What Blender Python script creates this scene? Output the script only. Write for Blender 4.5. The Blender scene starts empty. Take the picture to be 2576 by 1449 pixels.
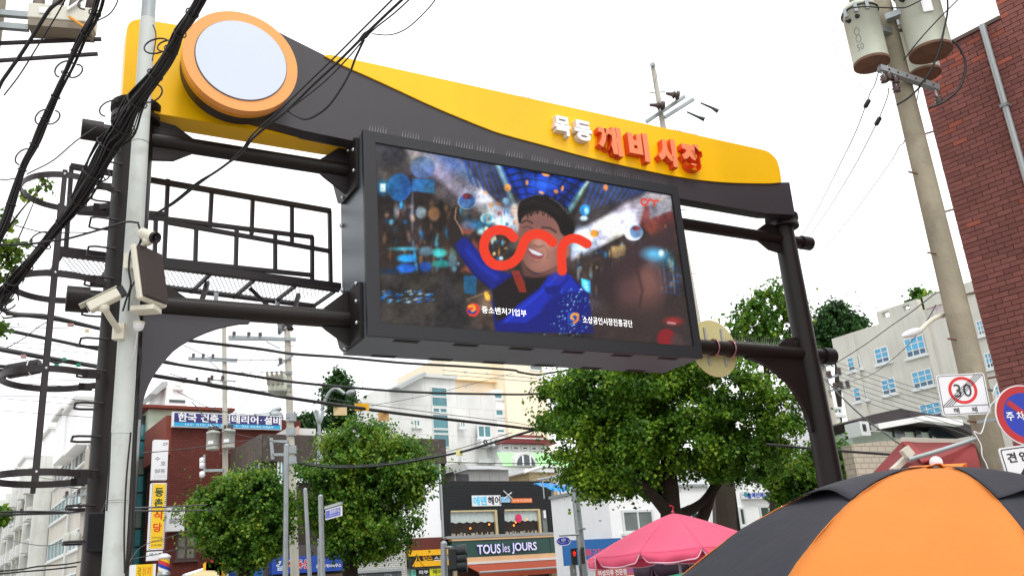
import bpy, math, random
import numpy as np
from mathutils import Vector, Matrix, Quaternion

random.seed(7)
rng = np.random.default_rng(7)
S = bpy.context.scene
COL = S.collection
PI = math.pi
rad = math.radians

# ---------------------------------------------------------------- camera
CX, CY, FL = 1288.0, 724.5, 2237.0          # measured on a 2576 px wide view of the photograph
_z = np.array([-524.0, 6606.0, -2237.0]); _z /= np.linalg.norm(_z)
_f = np.array([0, 0, -1.0]); _y = _f - _f.dot(_z) * _z; _y /= np.linalg.norm(_y)
_x = np.cross(_y, _z)
ROT = np.array([_x, _y, _z])                 # camera axes -> world axes
EYE = np.array([0.0, 0.0, 1.6])
cam = bpy.data.cameras.new('camera'); co = bpy.data.objects.new('camera', cam); COL.objects.link(co)
cam.sensor_width = 36.0; cam.lens = FL / 2576 * 36.0; cam.clip_start = 0.05; cam.clip_end = 3000
co.matrix_world = Matrix.Translation(Vector(EYE)) @ Matrix(ROT.tolist()).to_4x4()
S.camera = co

# ---------------------------------------------------------------- light
w = bpy.data.worlds.new('World'); S.world = w; w.use_nodes = True
nt = w.node_tree; nt.nodes.clear()
wo = nt.nodes.new('ShaderNodeOutputWorld'); bg = nt.nodes.new('ShaderNodeBackground')
sky = nt.nodes.new('ShaderNodeTexSky'); sky.sky_type = 'NISHITA'; sky.sun_disc = False
SUN_EL, SUN_AZ = 62.0, 150.0                 # high, behind the camera and a little to the right
sky.sun_elevation = rad(SUN_EL); sky.sun_rotation = rad(SUN_AZ)
sky.air_density = 1.0; sky.dust_density = 3.0
tc = nt.nodes.new('ShaderNodeTexCoord'); nz = nt.nodes.new('ShaderNodeTexNoise'); nz.inputs['Scale'].default_value = 1.6
nz.inputs['Detail'].default_value = 5
cr = nt.nodes.new('ShaderNodeValToRGB')
cr.color_ramp.elements[0].color = (11.5, 11.8, 12.2, 1); cr.color_ramp.elements[1].color = (14.5, 14.5, 14.4, 1)
cr.color_ramp.elements[0].position = .3; cr.color_ramp.elements[1].position = .7
mx = nt.nodes.new('ShaderNodeMix'); mx.data_type = 'RGBA'; mx.inputs['Factor'].default_value = 0.93
nt.links.new(tc.outputs['Generated'], nz.inputs['Vector']); nt.links.new(nz.outputs['Fac'], cr.inputs['Fac'])
nt.links.new(sky.outputs['Color'], mx.inputs['A']); nt.links.new(cr.outputs['Color'], mx.inputs['B'])
nt.links.new(mx.outputs['Result'], bg.inputs['Color']); bg.inputs['Strength'].default_value = 0.125
nt.links.new(bg.outputs['Background'], wo.inputs['Surface'])
sl = bpy.data.lights.new('sun', 'SUN'); sl.energy = 1.5; sl.angle = rad(16); sl.color = (1.0, 0.97, 0.92)
so = bpy.data.objects.new('sun', sl); COL.objects.link(so)
_d = Vector((math.sin(rad(SUN_AZ)) * math.cos(rad(SUN_EL)), math.cos(rad(SUN_AZ)) * math.cos(rad(SUN_EL)), math.sin(rad(SUN_EL))))
so.rotation_euler = _d.to_track_quat('Z', 'Y').to_euler(); so.location = (0, -10, 40)
S.view_settings.view_transform = 'Standard'; S.view_settings.look = 'None'
S.view_settings.gamma = 1.0; S.view_settings.use_curve_mapping = False; S.view_settings.exposure = 0.0
S.render.film_transparent = False
S.render.engine = 'CYCLES'; S.cycles.max_bounces = 6; S.cycles.transparent_max_bounces = 12

# ---------------------------------------------------------------- places measured in the photograph
def ray(u, v):
    r = ROT @ np.array([u - CX, -(v - CY), -FL]); return r / np.linalg.norm(r)
def at(u, v, Y):                             # the point seen at (u, v) that lies Y metres ahead
    r = ray(u, v); return Vector(EYE + r * (Y / r[1]))
def atz(u, v, z):
    r = ray(u, v); return Vector(EYE + r * ((z - EYE[2]) / r[2]))
def proj(P):                                 # world points (n,3) -> (u, v)
    c = (np.asarray(P) - EYE) @ ROT
    return CX + FL * c[..., 0] / -c[..., 2], CY - FL * c[..., 1] / -c[..., 2]
def azdir(u, v, D):
    r = ray(u, v); a = math.atan2(r[0], r[1]); return (D * math.sin(a), D * math.cos(a))
_X0 = (0, 880, 1760, 2656); _Y0 = (0, 500, 1000, 1494)
def Q(i, j, x, y): return ((_X0[i] + x * .34938) / 1.38043, (_Y0[j] + y * .34938) / 1.38043)
class Fr:                                    # upright frame: x along azimuth az, y away, z up
    def __init__(s, p0, az):
        a = rad(az); s.p0 = np.array([p0[0], p0[1], 0.0]); s.az = az
        s.a = np.array([math.sin(a), math.cos(a), 0]); s.n = np.array([-s.a[1], s.a[0], 0])
    def hit(s, u, v, off=0.0):               # on the plane y = -off  -> (x, z)
        r = ray(u, v); p = s.p0 - s.n * off; t = (p - EYE).dot(s.n) / r.dot(s.n); q = EYE + r * t
        return float((q - p).dot(s.a)), float(q[2])
    def hitx(s, u, v, x=0.0):                # on the plane x = const -> (y, z)
        r = ray(u, v); p = s.p0 + s.a * x; t = (p - EYE).dot(s.a) / r.dot(s.a); q = EYE + r * t
        return float((q - p).dot(s.n)), float(q[2])
    def loc(s, P):
        d = np.array(P) - s.p0; return Vector((d.dot(s.a), d.dot(s.n), d[2]))
    def W(s, x, y, z): return Vector(s.p0 + s.a * x + s.n * y + np.array([0, 0, z]))
    @property
    def rz(s): return PI / 2 - rad(s.az)

# ---------------------------------------------------------------- objects
def link(o, parent=None):
    COL.objects.link(o)
    if parent is not None: o.parent = parent
    return o
def tag(o, label=None, cat=None, group=None, kind=None):
    if label: o['label'] = label
    if cat: o['category'] = cat
    if group: o['group'] = group
    if kind: o['kind'] = kind
    return o
def thing(name, label, cat, F=None, loc=(0, 0, 0), rz=0.0, group=None):
    o = bpy.data.objects.new(name, None); o.empty_display_size = .3
    if F is not None: o.location = F.p0; o.rotation_euler = (0, 0, F.rz)
    else: o.location = loc; o.rotation_euler = (0, 0, rz)
    return tag(link(o), label, cat, group)
class MB:
    def __init__(s): s.v = []; s.f = []; s.m = []; s.sm = []
    def add(s, vs, fs, m=0, smooth=False):
        k = len(s.v); s.v += [tuple(p) for p in vs]
        for f in fs: s.f.append(tuple(i + k for i in f)); s.m.append(m); s.sm.append(smooth)
        return s
    def box(s, x0, x1, y0, y1, z0, z1, m=0):
        vs = [(x, y, z) for z in (z0, z1) for y in (y0, y1) for x in (x0, x1)]
        return s.add(vs, [(0, 2, 3, 1), (4, 5, 7, 6), (0, 1, 5, 4), (2, 6, 7, 3), (0, 4, 6, 2), (1, 3, 7, 5)], m)
    def prism(s, poly, y0, y1, m=0, side=None, axis='y'):   # poly of (x, z); extruded along y
        n = len(poly)
        if sum(poly[i][0] * poly[(i + 1) % n][1] - poly[(i + 1) % n][0] * poly[i][1] for i in range(n)) < 0: poly = poly[::-1]
        if axis == 'y': f = lambda p, y: (p[0], y, p[1])
        elif axis == 'x': f = lambda p, y: (y, p[0], p[1])
        else: f = lambda p, y: (p[0], p[1], y)
        vs = [f(p, y0) for p in poly] + [f(p, y1) for p in poly]
        s.add(vs, [tuple(range(n)), tuple(range(2 * n - 1, n - 1, -1))], m)
        s.add(vs, [(i, i + n, (i + 1) % n + n, (i + 1) % n) for i in range(n)], m if side is None else side)
        return s
    def tube(s, p0, p1, r0, r1=None, n=12, m=0, cap=True):
        return s.path([p0, p1], [r0, r0 if r1 is None else r1], n, m, cap)
    def path(s, pts, r, n=8, m=0, cap=True, closed=False):
        pts = [Vector(p) for p in pts]; L = len(pts)
        rs = r if isinstance(r, (list, tuple)) else [r] * L
        vs = []; prev = None
        for i, p in enumerate(pts):
            if closed: t = pts[(i + 1) % L] - pts[i - 1]
            else: t = pts[min(i + 1, L - 1)] - pts[max(i - 1, 0)]
            t.normalize()
            if prev is None:
                a = Vector((0, 0, 1)) if abs(t.z) < .9 else Vector((1, 0, 0)); a = (a - t * a.dot(t)).normalized()
            else: a = (prev - t * prev.dot(t)).normalized()
            prev = a; b = t.cross(a)
            for k in range(n):
                an = 2 * PI * k / n; vs.append(p + (a * math.cos(an) + b * math.sin(an)) * rs[i])
        fs = []
        for i in range(L if closed else L - 1):
            j = (i + 1) % L
            for k in range(n): k2 = (k + 1) % n; fs.append((i * n + k, i * n + k2, j * n + k2, j * n + k))
        s.add(vs, fs, m, n > 4)
        if cap and not closed:
            c = [tuple(range(n))[::-1], tuple((L - 1) * n + k for k in range(n))]; s.add(vs, c, m)
        return s
    def bar(s, p0, p1, w, h=None, m=0, up=(0, 0, 1)):       # rectangular bar between two points
        p0 = Vector(p0); p1 = Vector(p1); h = w if h is None else h
        t = (p1 - p0).normalized(); u = Vector(up)
        if abs(t.dot(u)) > .98: u = Vector((0, 1, 0))
        a = t.cross(u).normalized() * (w / 2); b = a.cross(t).normalized() * (h / 2)
        vs = [p + q for p in (p0, p1) for q in (-a - b, a - b, a + b, -a + b)]
        return s.add(vs, [(0, 1, 2, 3), (7, 6, 5, 4), (0, 4, 5, 1), (1, 5, 6, 2), (2, 6, 7, 3), (3, 7, 4, 0)], m)
    def lathe(s, prof, n=24, c=(0, 0, 0), m=0, smooth=True):  # prof (r, z)
        vs = []; k = len(prof)
        for r, z in prof:
            for i in range(n): a = 2 * PI * i / n; vs.append((c[0] + r * math.cos(a), c[1] + r * math.sin(a), c[2] + z))
        fs = [(j * n + i, j * n + (i + 1) % n, (j + 1) * n + (i + 1) % n, (j + 1) * n + i) for j in range(k - 1) for i in range(n)]
        s.add(vs, fs, m, smooth)
        if prof[0][0] > 1e-4: s.add(vs, [tuple(range(n))[::-1]], m)
        if prof[-1][0] > 1e-4: s.add(vs, [tuple((k - 1) * n + i for i in range(n))], m)
        return s
    def ball(s, c, r, m=0, n=14, sz=1.0):
        return s.lathe([(max(1e-5, r * math.sin(PI * i / 8)), -r * sz * math.cos(PI * i / 8)) for i in range(9)], n, c, m)
    def mesh(s, name, mats):
        me = bpy.data.meshes.new(name); me.from_pydata([tuple(v) for v in s.v], [], s.f)
        if not isinstance(mats, (list, tuple)): mats = [mats]
        for q in mats: me.materials.append(q)
        me.polygons.foreach_set('material_index', s.m); me.polygons.foreach_set('use_smooth', s.sm)
        me.update(); return me
    def build(s, name, mats, parent=None, label=None, M=None, kind=None):
        o = bpy.data.objects.new(name, s.mesh(name, mats)); link(o, parent)
        if M is not None: o.matrix_local = M
        if label: o['label'] = label
        if kind: o['kind'] = kind
        return o
def bevel(o, wd=.01, seg=2):
    b = o.modifiers.new('bevel', 'BEVEL'); b.width = wd; b.segments = seg; b.limit_method = 'ANGLE'; b.angle_limit = rad(40); return o
def copy_tree(o, parent=None):
    c = o.copy(); COL.objects.link(c)
    if parent is not None: c.parent = parent
    for ch in list(o.children): copy_tree(ch, c)
    return c
def smooth_pts(pts, n=6):                     # Catmull-Rom through the points
    P = [Vector(p) for p in pts]
    if len(P) < 3: return P
    P = [P[0] * 2 - P[1]] + P + [P[-1] * 2 - P[-2]]; out = []
    for i in range(1, len(P) - 2):
        for k in range(n):
            t = k / n; a, b, c, d = P[i - 1], P[i], P[i + 1], P[i + 2]
            out.append(.5 * ((2 * b) + (c - a) * t + (2 * a - 5 * b + 4 * c - d) * t * t + (3 * b - a - 3 * c + d) * t ** 3))
    out.append(P[-2]); return out

# ---------------------------------------------------------------- materials
def lin(c): return tuple((x / 12.92 if x <= .04045 else ((x + .055) / 1.055) ** 2.4) for x in c)
def hx(h):
    return lin((int(h[0:2], 16) / 255, int(h[2:4], 16) / 255, int(h[4:6], 16) / 255))
_MC = {}
def M(name, col, rough=.6, var=.1, vs=1.5, metal=0.0, bump=0.0, bs=25.0, spec=.5, streak=0.0, emit=0.0, island=0.0, coat=0.0, dirt=0.0, dcol='3a352e'):
    if name in _MC: return _MC[name]
    m = bpy.data.materials.new(name); m.use_nodes = True; t = m.node_tree; N = t.nodes; L = t.links
    p = N['Principled BSDF']; c = hx(col) if isinstance(col, str) else col
    p.inputs['Roughness'].default_value = rough; p.inputs['Metallic'].default_value = metal
    p.inputs['Specular IOR Level'].default_value = spec; p.inputs['Coat Weight'].default_value = coat
    tc = N.new('ShaderNodeTexCoord')
    nz = N.new('ShaderNodeTexNoise'); nz.inputs['Scale'].default_value = vs; nz.inputs['Detail'].default_value = 6; nz.inputs['Roughness'].default_value = .62
    L.new(tc.outputs['Object'], nz.inputs['Vector'])
    mr = N.new('ShaderNodeMapRange'); mr.inputs['From Min'].default_value = .3; mr.inputs['From Max'].default_value = .7
    mr.inputs['To Min'].default_value = 1 - var; mr.inputs['To Max'].default_value = 1 + var * .6
    L.new(nz.outputs['Fac'], mr.inputs['Value']); fac = mr.outputs['Result']
    if streak:
        mp = N.new('ShaderNodeMapping'); mp.inputs['Scale'].default_value = (5, 5, .35); L.new(tc.outputs['Object'], mp.inputs['Vector'])
        n2 = N.new('ShaderNodeTexNoise'); n2.inputs['Scale'].default_value = 1.3; n2.inputs['Detail'].default_value = 5; L.new(mp.outputs['Vector'], n2.inputs['Vector'])
        r2 = N.new('ShaderNodeMapRange'); r2.inputs['From Min'].default_value = .42; r2.inputs['From Max'].default_value = .75
        r2.inputs['To Min'].default_value = 1; r2.inputs['To Max'].default_value = 1 - streak; L.new(n2.outputs['Fac'], r2.inputs['Value'])
        mm = N.new('ShaderNodeMath'); mm.operation = 'MULTIPLY'; L.new(fac, mm.inputs[0]); L.new(r2.outputs['Result'], mm.inputs[1]); fac = mm.outputs[0]
    if island:
        g = N.new('ShaderNodeNewGeometry'); oi = N.new('ShaderNodeObjectInfo'); ad = N.new('ShaderNodeMath'); ad.operation = 'ADD'
        L.new(g.outputs['Random Per Island'], ad.inputs[0]); L.new(oi.outputs['Random'], ad.inputs[1])
        fr = N.new('ShaderNodeMath'); fr.operation = 'FRACT'; L.new(ad.outputs[0], fr.inputs[0])
        r3 = N.new('ShaderNodeMapRange'); r3.inputs['To Min'].default_value = 1 - island; r3.inputs['To Max'].default_value = 1 + island; L.new(fr.outputs[0], r3.inputs['Value'])
        mm = N.new('ShaderNodeMath'); mm.operation = 'MULTIPLY'; L.new(fac, mm.inputs[0]); L.new(r3.outputs['Result'], mm.inputs[1]); fac = mm.outputs[0]
    vm = N.new('ShaderNodeVectorMath'); vm.operation = 'SCALE'; vm.inputs[0].default_value = c; L.new(fac, vm.inputs['Scale'])
    outc = vm.outputs['Vector']
    if dirt:
        n3 = N.new('ShaderNodeTexNoise'); n3.inputs['Scale'].default_value = 4.5; n3.inputs['Detail'].default_value = 8; L.new(tc.outputs['Object'], n3.inputs['Vector'])
        r4 = N.new('ShaderNodeMapRange'); r4.inputs['From Min'].default_value = .55; r4.inputs['From Max'].default_value = .72
        r4.inputs['To Min'].default_value = 0; r4.inputs['To Max'].default_value = dirt; L.new(n3.outputs['Fac'], r4.inputs['Value'])
        mi = N.new('ShaderNodeMix'); mi.data_type = 'RGBA'; L.new(r4.outputs['Result'], mi.inputs['Factor']); L.new(outc, mi.inputs['A'])
        mi.inputs['B'].default_value = (*hx(dcol), 1); outc = mi.outputs['Result']
    L.new(outc, p.inputs['Base Color'])
    if emit: L.new(outc, p.inputs['Emission Color']); p.inputs['Emission Strength'].default_value = emit
    if bump:
        nb = N.new('ShaderNodeTexNoise'); nb.inputs['Scale'].default_value = bs; nb.inputs['Detail'].default_value = 4; L.new(tc.outputs['Object'], nb.inputs['Vector'])
        bp = N.new('ShaderNodeBump'); bp.inputs['Strength'].default_value = bump; bp.inputs['Distance'].default_value = .02
        L.new(nb.outputs['Fac'], bp.inputs['Height']); L.new(bp.outputs['Normal'], p.inputs['Normal'])
    _MC[name] = m; return m
def Mbrick(name, c1, c2, mortar, scale=1.0, bw=.22, rh=.075, ms=.012, var=.12, axis='A', bump=.6):
    m = bpy.data.materials.new(name); m.use_nodes = True; t = m.node_tree; N = t.nodes; L = t.links; p = N['Principled BSDF']
    p.inputs['Roughness'].default_value = .85
    tc = N.new('ShaderNodeTexCoord'); sp = N.new('ShaderNodeSeparateXYZ'); L.new(tc.outputs['Object'], sp.inputs[0])
    ad = N.new('ShaderNodeMath'); ad.operation = 'ADD'; L.new(sp.outputs['X'], ad.inputs[0]); L.new(sp.outputs['Y'], ad.inputs[1])
    cb = N.new('ShaderNodeCombineXYZ'); L.new(ad.outputs[0], cb.inputs['X']); L.new(sp.outputs['Z'], cb.inputs['Y'])
    b = N.new('ShaderNodeTexBrick'); L.new(cb.outputs[0], b.inputs['Vector']); b.inputs['Scale'].default_value = scale
    b.inputs['Color1'].default_value = (*hx(c1), 1); b.inputs['Color2'].default_value = (*hx(c2), 1); b.inputs['Mortar'].default_value = (*hx(mortar), 1)
    b.inputs['Brick Width'].default_value = bw; b.inputs['Row Height'].default_value = rh; b.inputs['Mortar Size'].default_value = ms
    b.inputs['Mortar Smooth'].default_value = .3
    nz = N.new('ShaderNodeTexNoise'); nz.inputs['Scale'].default_value = .7; nz.inputs['Detail'].default_value = 7; L.new(tc.outputs['Object'], nz.inputs['Vector'])
    mr = N.new('ShaderNodeMapRange'); mr.inputs['From Min'].default_value = .3; mr.inputs['From Max'].default_value = .7
    mr.inputs['To Min'].default_value = 1 - var * 1.5; mr.inputs['To Max'].default_value = 1 + var; L.new(nz.outputs['Fac'], mr.inputs['Value'])
    vm = N.new('ShaderNodeVectorMath'); vm.operation = 'SCALE'; L.new(b.outputs['Color'], vm.inputs[0]); L.new(mr.outputs['Result'], vm.inputs['Scale'])
    L.new(vm.outputs['Vector'], p.inputs['Base Color'])
    bp = N.new('ShaderNodeBump'); bp.inputs['Strength'].default_value = bump; bp.inputs['Distance'].default_value = .01; bp.invert = True
    L.new(b.outputs['Fac'], bp.inputs['Height']); L.new(bp.outputs['Normal'], p.inputs['Normal'])
    return m
def Mleaf(name, c1, c2, c3):
    m = bpy.data.materials.new(name); m.use_nodes = True; t = m.node_tree; N = t.nodes; L = t.links; N.clear()
    out = N.new('ShaderNodeOutputMaterial'); g = N.new('ShaderNodeNewGeometry'); r = N.new('ShaderNodeValToRGB')
    tc = N.new('ShaderNodeTexCoord'); nz = N.new('ShaderNodeTexNoise'); nz.inputs['Scale'].default_value = .9; nz.inputs['Detail'].default_value = 3
    L.new(tc.outputs['Object'], nz.inputs['Vector'])
    ad = N.new('ShaderNodeMath'); ad.operation = 'MULTIPLY_ADD'; ad.inputs[1].default_value = .55; L.new(g.outputs['Random Per Island'], ad.inputs[0])
    mr = N.new('ShaderNodeMapRange'); mr.inputs['From Min'].default_value = .35; mr.inputs['From Max'].default_value = .65; mr.inputs['To Max'].default_value = .45
    L.new(nz.outputs['Fac'], mr.inputs['Value']); L.new(mr.outputs['Result'], ad.inputs[2]); L.new(ad.outputs[0], r.inputs['Fac'])
    e = r.color_ramp.elements; e[0].color = (*hx(c1), 1); e[1].color = (*hx(c3), 1); q = e.new(.55); q.color = (*hx(c2), 1)
    e[0].position = .1; e[2].position = .95
    d = N.new('ShaderNodeBsdfPrincipled'); d.inputs['Roughness'].default_value = .5; d.inputs['Specular IOR Level'].default_value = .35
    tr = N.new('ShaderNodeBsdfTranslucent'); L.new(r.outputs['Color'], d.inputs['Base Color']); L.new(r.outputs['Color'], tr.inputs['Color'])
    ms = N.new('ShaderNodeMixShader'); ms.inputs[0].default_value = .38; L.new(d.outputs[0], ms.inputs[1]); L.new(tr.outputs[0], ms.inputs[2])
    L.new(ms.outputs[0], out.inputs['Surface']); return m
def glass(name, col, rough=.08, var=.35):
    return M(name, col, rough=rough, var=var, vs=.8, spec=.8)

# ---------------------------------------------------------------- lettering (built-in font, baked to mesh)
_TC = {}
def text_geo(s, depth, bold, res=2):
    k = (s, depth, bold, res)
    if k in _TC: return _TC[k]
    c = bpy.data.curves.new('t', 'FONT'); c.body = s; c.resolution_u = res; c.extrude = .5 if depth else 0.0; c.offset = bold
    o = bpy.data.objects.new('t', c); COL.objects.link(o)
    dg = bpy.context.evaluated_depsgraph_get(); me = o.evaluated_get(dg).to_mesh()
    n = len(me.vertices); a = np.zeros(n * 3); me.vertices.foreach_get('co', a); a = a.reshape(-1, 3)
    fs = [tuple(p.vertices) for p in me.polygons]
    o.evaluated_get(dg).to_mesh_clear(); bpy.data.objects.remove(o); bpy.data.curves.remove(c)
    mn = a[:, :2].min(0); mxx = a[:, :2].max(0); a[:, :2] = (a[:, :2] - mn) / (mxx - mn)
    _TC[k] = (a, fs); return _TC[k]
def letters(parent, s, x0, x1, z0, z1, y, mat, depth=0.0, bold=.0, name='lettering', face='A', xc=0.0, res=2, shear=0.0, side=None):
    """flat or raised lettering in the local plane; its front stands at y (towards the viewer is -y)"""
    a, fs = text_geo(s, depth > 0, bold, res)
    X = x0 + (x1 - x0) * a[:, 0]; Z = z0 + (z1 - z0) * a[:, 1] + shear * (X - x0)
    Y = y + (depth * (.5 - a[:, 2]) if depth else 0 * X)
    mb = MB()
    if face == 'A': vs = np.stack([X, Y, Z], 1)
    else: vs = np.stack([xc + Y, X, Z], 1)
    mats = [mat] if side is None else [mat, side]
    mi = []
    if side is None: mb.add(vs.tolist(), fs, 0)
    else:
        for f in fs:
            front = all(a[i, 2] > .4 for i in f); mi.append(0 if front else 1)
        mb.add(vs.tolist(), fs, 0); mb.m = mi
    return mb.build(name, mats, parent)
def rect(F, a, b, off=0.0):                  # two opposite image corners -> x0, x1, z0, z1
    p = F.hit(*a, off); q = F.hit(*b, off)
    return min(p[0], q[0]), max(p[0], q[0]), min(p[1], q[1]), max(p[1], q[1])
def rectx(F, a, b, x=0.0):
    p = F.hitx(*a, x); q = F.hitx(*b, x)
    return min(p[0], q[0]), max(p[0], q[0]), min(p[1], q[1]), max(p[1], q[1])

# ================================================================ shared materials
m_dark = M('dark_bronze_paint', '1f1919', rough=.5, var=.12, spec=.3)
m_post = M('post_bronze_paint', '1c1513', rough=.46, var=.2, streak=.2, spec=.3)
m_rail = M('rail_paint', '2c2527', rough=.45, var=.12, spec=.4)
m_yel = M('yellow_sign_enamel', (.98, .545, .0), rough=.36, var=.12, vs=.4, coat=.1, spec=.35, streak=.03)
m_panel = M('charcoal_sign_enamel', '353036', rough=.44, var=.16, vs=.5, coat=.1, streak=.08)
m_led = M('led_cabinet_paint', '171920', rough=.5, var=.05)
m_ledside = M('led_cabinet_side', '59616a', rough=.4, var=.06)
m_steel = M('galvanised_steel', '9aa0a2', rough=.42, metal=.55, var=.15, vs=4)
m_bolt = M('bright_bolt_steel', 'c9cbd0', rough=.25, metal=.8, var=.1)
m_black = M('black_cable_jacket', '121012', rough=.5, var=.25, vs=6)
m_wire = M('thin_wire', '2c3136', rough=.5)
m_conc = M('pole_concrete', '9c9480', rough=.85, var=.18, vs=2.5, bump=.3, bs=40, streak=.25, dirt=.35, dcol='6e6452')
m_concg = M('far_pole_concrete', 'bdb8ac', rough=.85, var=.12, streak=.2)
m_white = M('white_pole_paint', 'c3c8c4', rough=.5, var=.07, vs=3, streak=.12, dirt=.3, dcol='6d685c')
m_camw = M('camera_shell', 'd8d4c4', rough=.4, var=.05, dirt=.2, dcol='8a7a5a')
m_porc = M('brown_porcelain', '4b3a36', rough=.25, var=.2)
m_porcg = M('grey_porcelain', '8a8078', rough=.3, var=.2)
m_trafo = M('transformer_tank', 'bfc4b4', rough=.5, var=.08, streak=.16, dirt=.2, dcol='8d8a74')
m_rust = M('rusty_underside', '70503e', rough=.8, var=.25, vs=5)
m_wsign = M('white_sign_face', 'e4e5e8', rough=.4, var=.02)
m_ink = M('black_print', '141414', rough=.5)
m_red = M('red_print', 'c81a1c', rough=.4)
m_blue = M('blue_print', '1230a8', rough=.4)

# ================================================================ ground
asph = M('asphalt', (0.055, 0.055, 0.058), rough=.9, var=.25, bump=.3, bs=60)
paving = M('paving', (0.36, 0.34, 0.31), rough=.85, var=.2)
MB().add([(-900, -500, 0), (900, -500, 0), (900, 1800, 0), (-900, 1800, 0)], [(0, 1, 2, 3)]).build('ground', paving, kind='structure')
GA = rad(90 - 55)
mb = MB().box(-60, 90, -9, 9, .004, .008); o = mb.build('road', asph, kind='structure', M=Matrix.Translation((-2, 31, 0)) @ Matrix.Rotation(GA, 4, 'Z'))
for k in range(2):
    mb = MB().box(-60, 90, 9.0, 9.18, .0, .14) if k == 0 else MB().box(-60, 90, -9.18, -9.0, .0, .14)
    mb.build('kerb', M('kerb_stone', (.4, .39, .37), rough=.8), kind='structure', M=Matrix.Translation((-2, 31, 0)) @ Matrix.Rotation(GA, 4, 'Z'))
MB().box(-60, 90, -.07, .07, .012, .016).build('road_marking', M('marking_yellow', 'e8b020'), kind='structure', M=Matrix.Translation((-2, 31, 0)) @ Matrix.Rotation(GA, 4, 'Z'))

# ================================================================ market gate
G = Fr(azdir(0, 0, 1), 60.17)
a_ = rad(-24.9); G.p0 = np.array([9 * math.sin(a_), 9 * math.cos(a_), 0.0])
XR = 9.24
gate = thing('market_gate', 'dark steel gate over the street with wavy yellow and charcoal sign board', 'gate', G)
def post(x, top, r0, r1):
    mb = MB(); mb.lathe([(r0, 0.14), (r0, 2.0), (r1, top)], 32, (x, 0, 0)); mb.lathe([(.3, 0), (.3, .14)], 32, (x, 0, 0))
    for k in range(8):
        a = k * PI / 4; c, s = math.cos(a), math.sin(a); mb.bar((x + .2 * c, .2 * s, .15), (x + .2 * c, .2 * s, .4), .16, .012, up=(-s, c, 0))
    return mb.build('post', m_post, gate)
post(0, 6.62, .2, .18); post(XR, 6.64, .18, .15)
for x, z in ((0, 6.6), (XR, 6.62)):
    mb = MB().lathe([(.24, z - .1), (.24, z - .04), (.19, z - .04), (.19, z + .02), (.25, z + .02), (.25, z + .09)], 28, (x, 0, 0)); mb.build('flange', m_dark, gate)
ZU, ZL = 6.33, 4.52
for z, r in ((ZU, .085), (ZL, .1)):
    o = MB().tube((-.42, 0, z), (XR + .42, 0, z), r, n=28).build('beam', m_post, gate)
    for x in (-.5, XR + .32):
        mb = MB().tube((x, 0, z), (x + .2, 0, z), r * 1.25, n=28); mb.build('beam_end_cap', m_dark, gate)
    for s in (1, -1):                                       # triangular gussets beside the posts
        for x0 in (0.17, XR - .17):
            d = 1 if x0 < 1 else -1
            mb = MB().prism([(x0, z + s * r * .6), (x0 + d * .42, z + s * r * .9), (x0 + d * .22, z + s * (r + .12)), (x0, z + s * (r + .15))], -.02, .02)
            mb.build('gusset', m_dark, gate)
hp = [G.hit(*Q(0, 2, *p), .0) for p in ((2480, 290), (2475, 355), (2380, 358), (2270, 378), (2160, 405), (2060, 440), (1970, 478), (1880, 523), (1800, 570), (1730, 622), (1680, 675), (1630, 732), (1585, 790), (1540, 852), (1503, 915), (1470, 982), (1442, 1055), (1420, 1130), (1410, 1210), (1405, 1300))]
hl = [(.12, ZL - .02), (hp[0][0], ZL - .02)] + hp[1:] + [(.12, hp[-1][1])]
MB().prism(hl, -.035, .035).build('curved_bracket', m_panel, gate)
MB().prism([(XR - x, z) for x, z in hl], -.035, .035).build('curved_bracket', m_post, gate)

def poly_hits(pts, off): return [G.hit(u, v, off) for u, v in pts]
def soft(pts, n=5): return [(p.x, p.z) for p in smooth_pts([(x, 0, z) for x, z in pts], n)]
OY, OD, OR = .10, .28, .30
py = poly_hits([(1000, 385), (900, 371), (814, 358), (652, 330), (402, 287), (308, 270), (307, 253), (313, 160), (318, 90)], OY)
py += soft(poly_hits([(318, 90), (320, 70), (328, 57), (340, 51), (354, 49)], OY), 4)[1:]
py += poly_hits([(480, 69), (560, 85), (700, 140), (900, 300)], OY)
o = MB().prism(py, -OY, .2).build('yellow_panel', m_yel, gate); bevel(o, .012)
curve = [(815, 139), (860, 162), (930, 193), (1000, 225), (1093, 268), (1219, 320), (1275, 339), (1368, 364), (1478, 394), (1604, 423), (1718, 445), (1819, 457), (1927, 460)]
cd = soft(poly_hits([(721, 92)] + curve, OD), 4)
pd = cd + poly_hits([(1986, 459), (2000, 540), (1927, 537), (1710, 499), (913, 360), (880, 353), (764, 329), (637, 295), (540, 262), (490, 210), (500, 120), (560, 50), (640, 50)], OD)
o = MB().prism(pd, -OD, .02 - OY - .003).build('charcoal_panel', m_panel, gate); bevel(o, .01)
cy = soft(poly_hits([(u, v + 1.5) for u, v in curve] + [(1966, 459)], OR), 4)
py2 = cy + poly_hits([(1964, 440)], OR) + soft(poly_hits([(1961, 424), (1955, 405), (1944, 391), (1930, 381), (1912, 375.5)], OR), 4) + poly_hits([(1282 / 1.38043 * 1.0 + 0, 159), (830, 138)], OR)
o = MB().prism(py2, -OR, -.02).build('yellow_panel', m_yel, gate); bevel(o, .01)
# joints in the sheet metal
for u in (1180, 1560, 1800):
    pass
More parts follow.
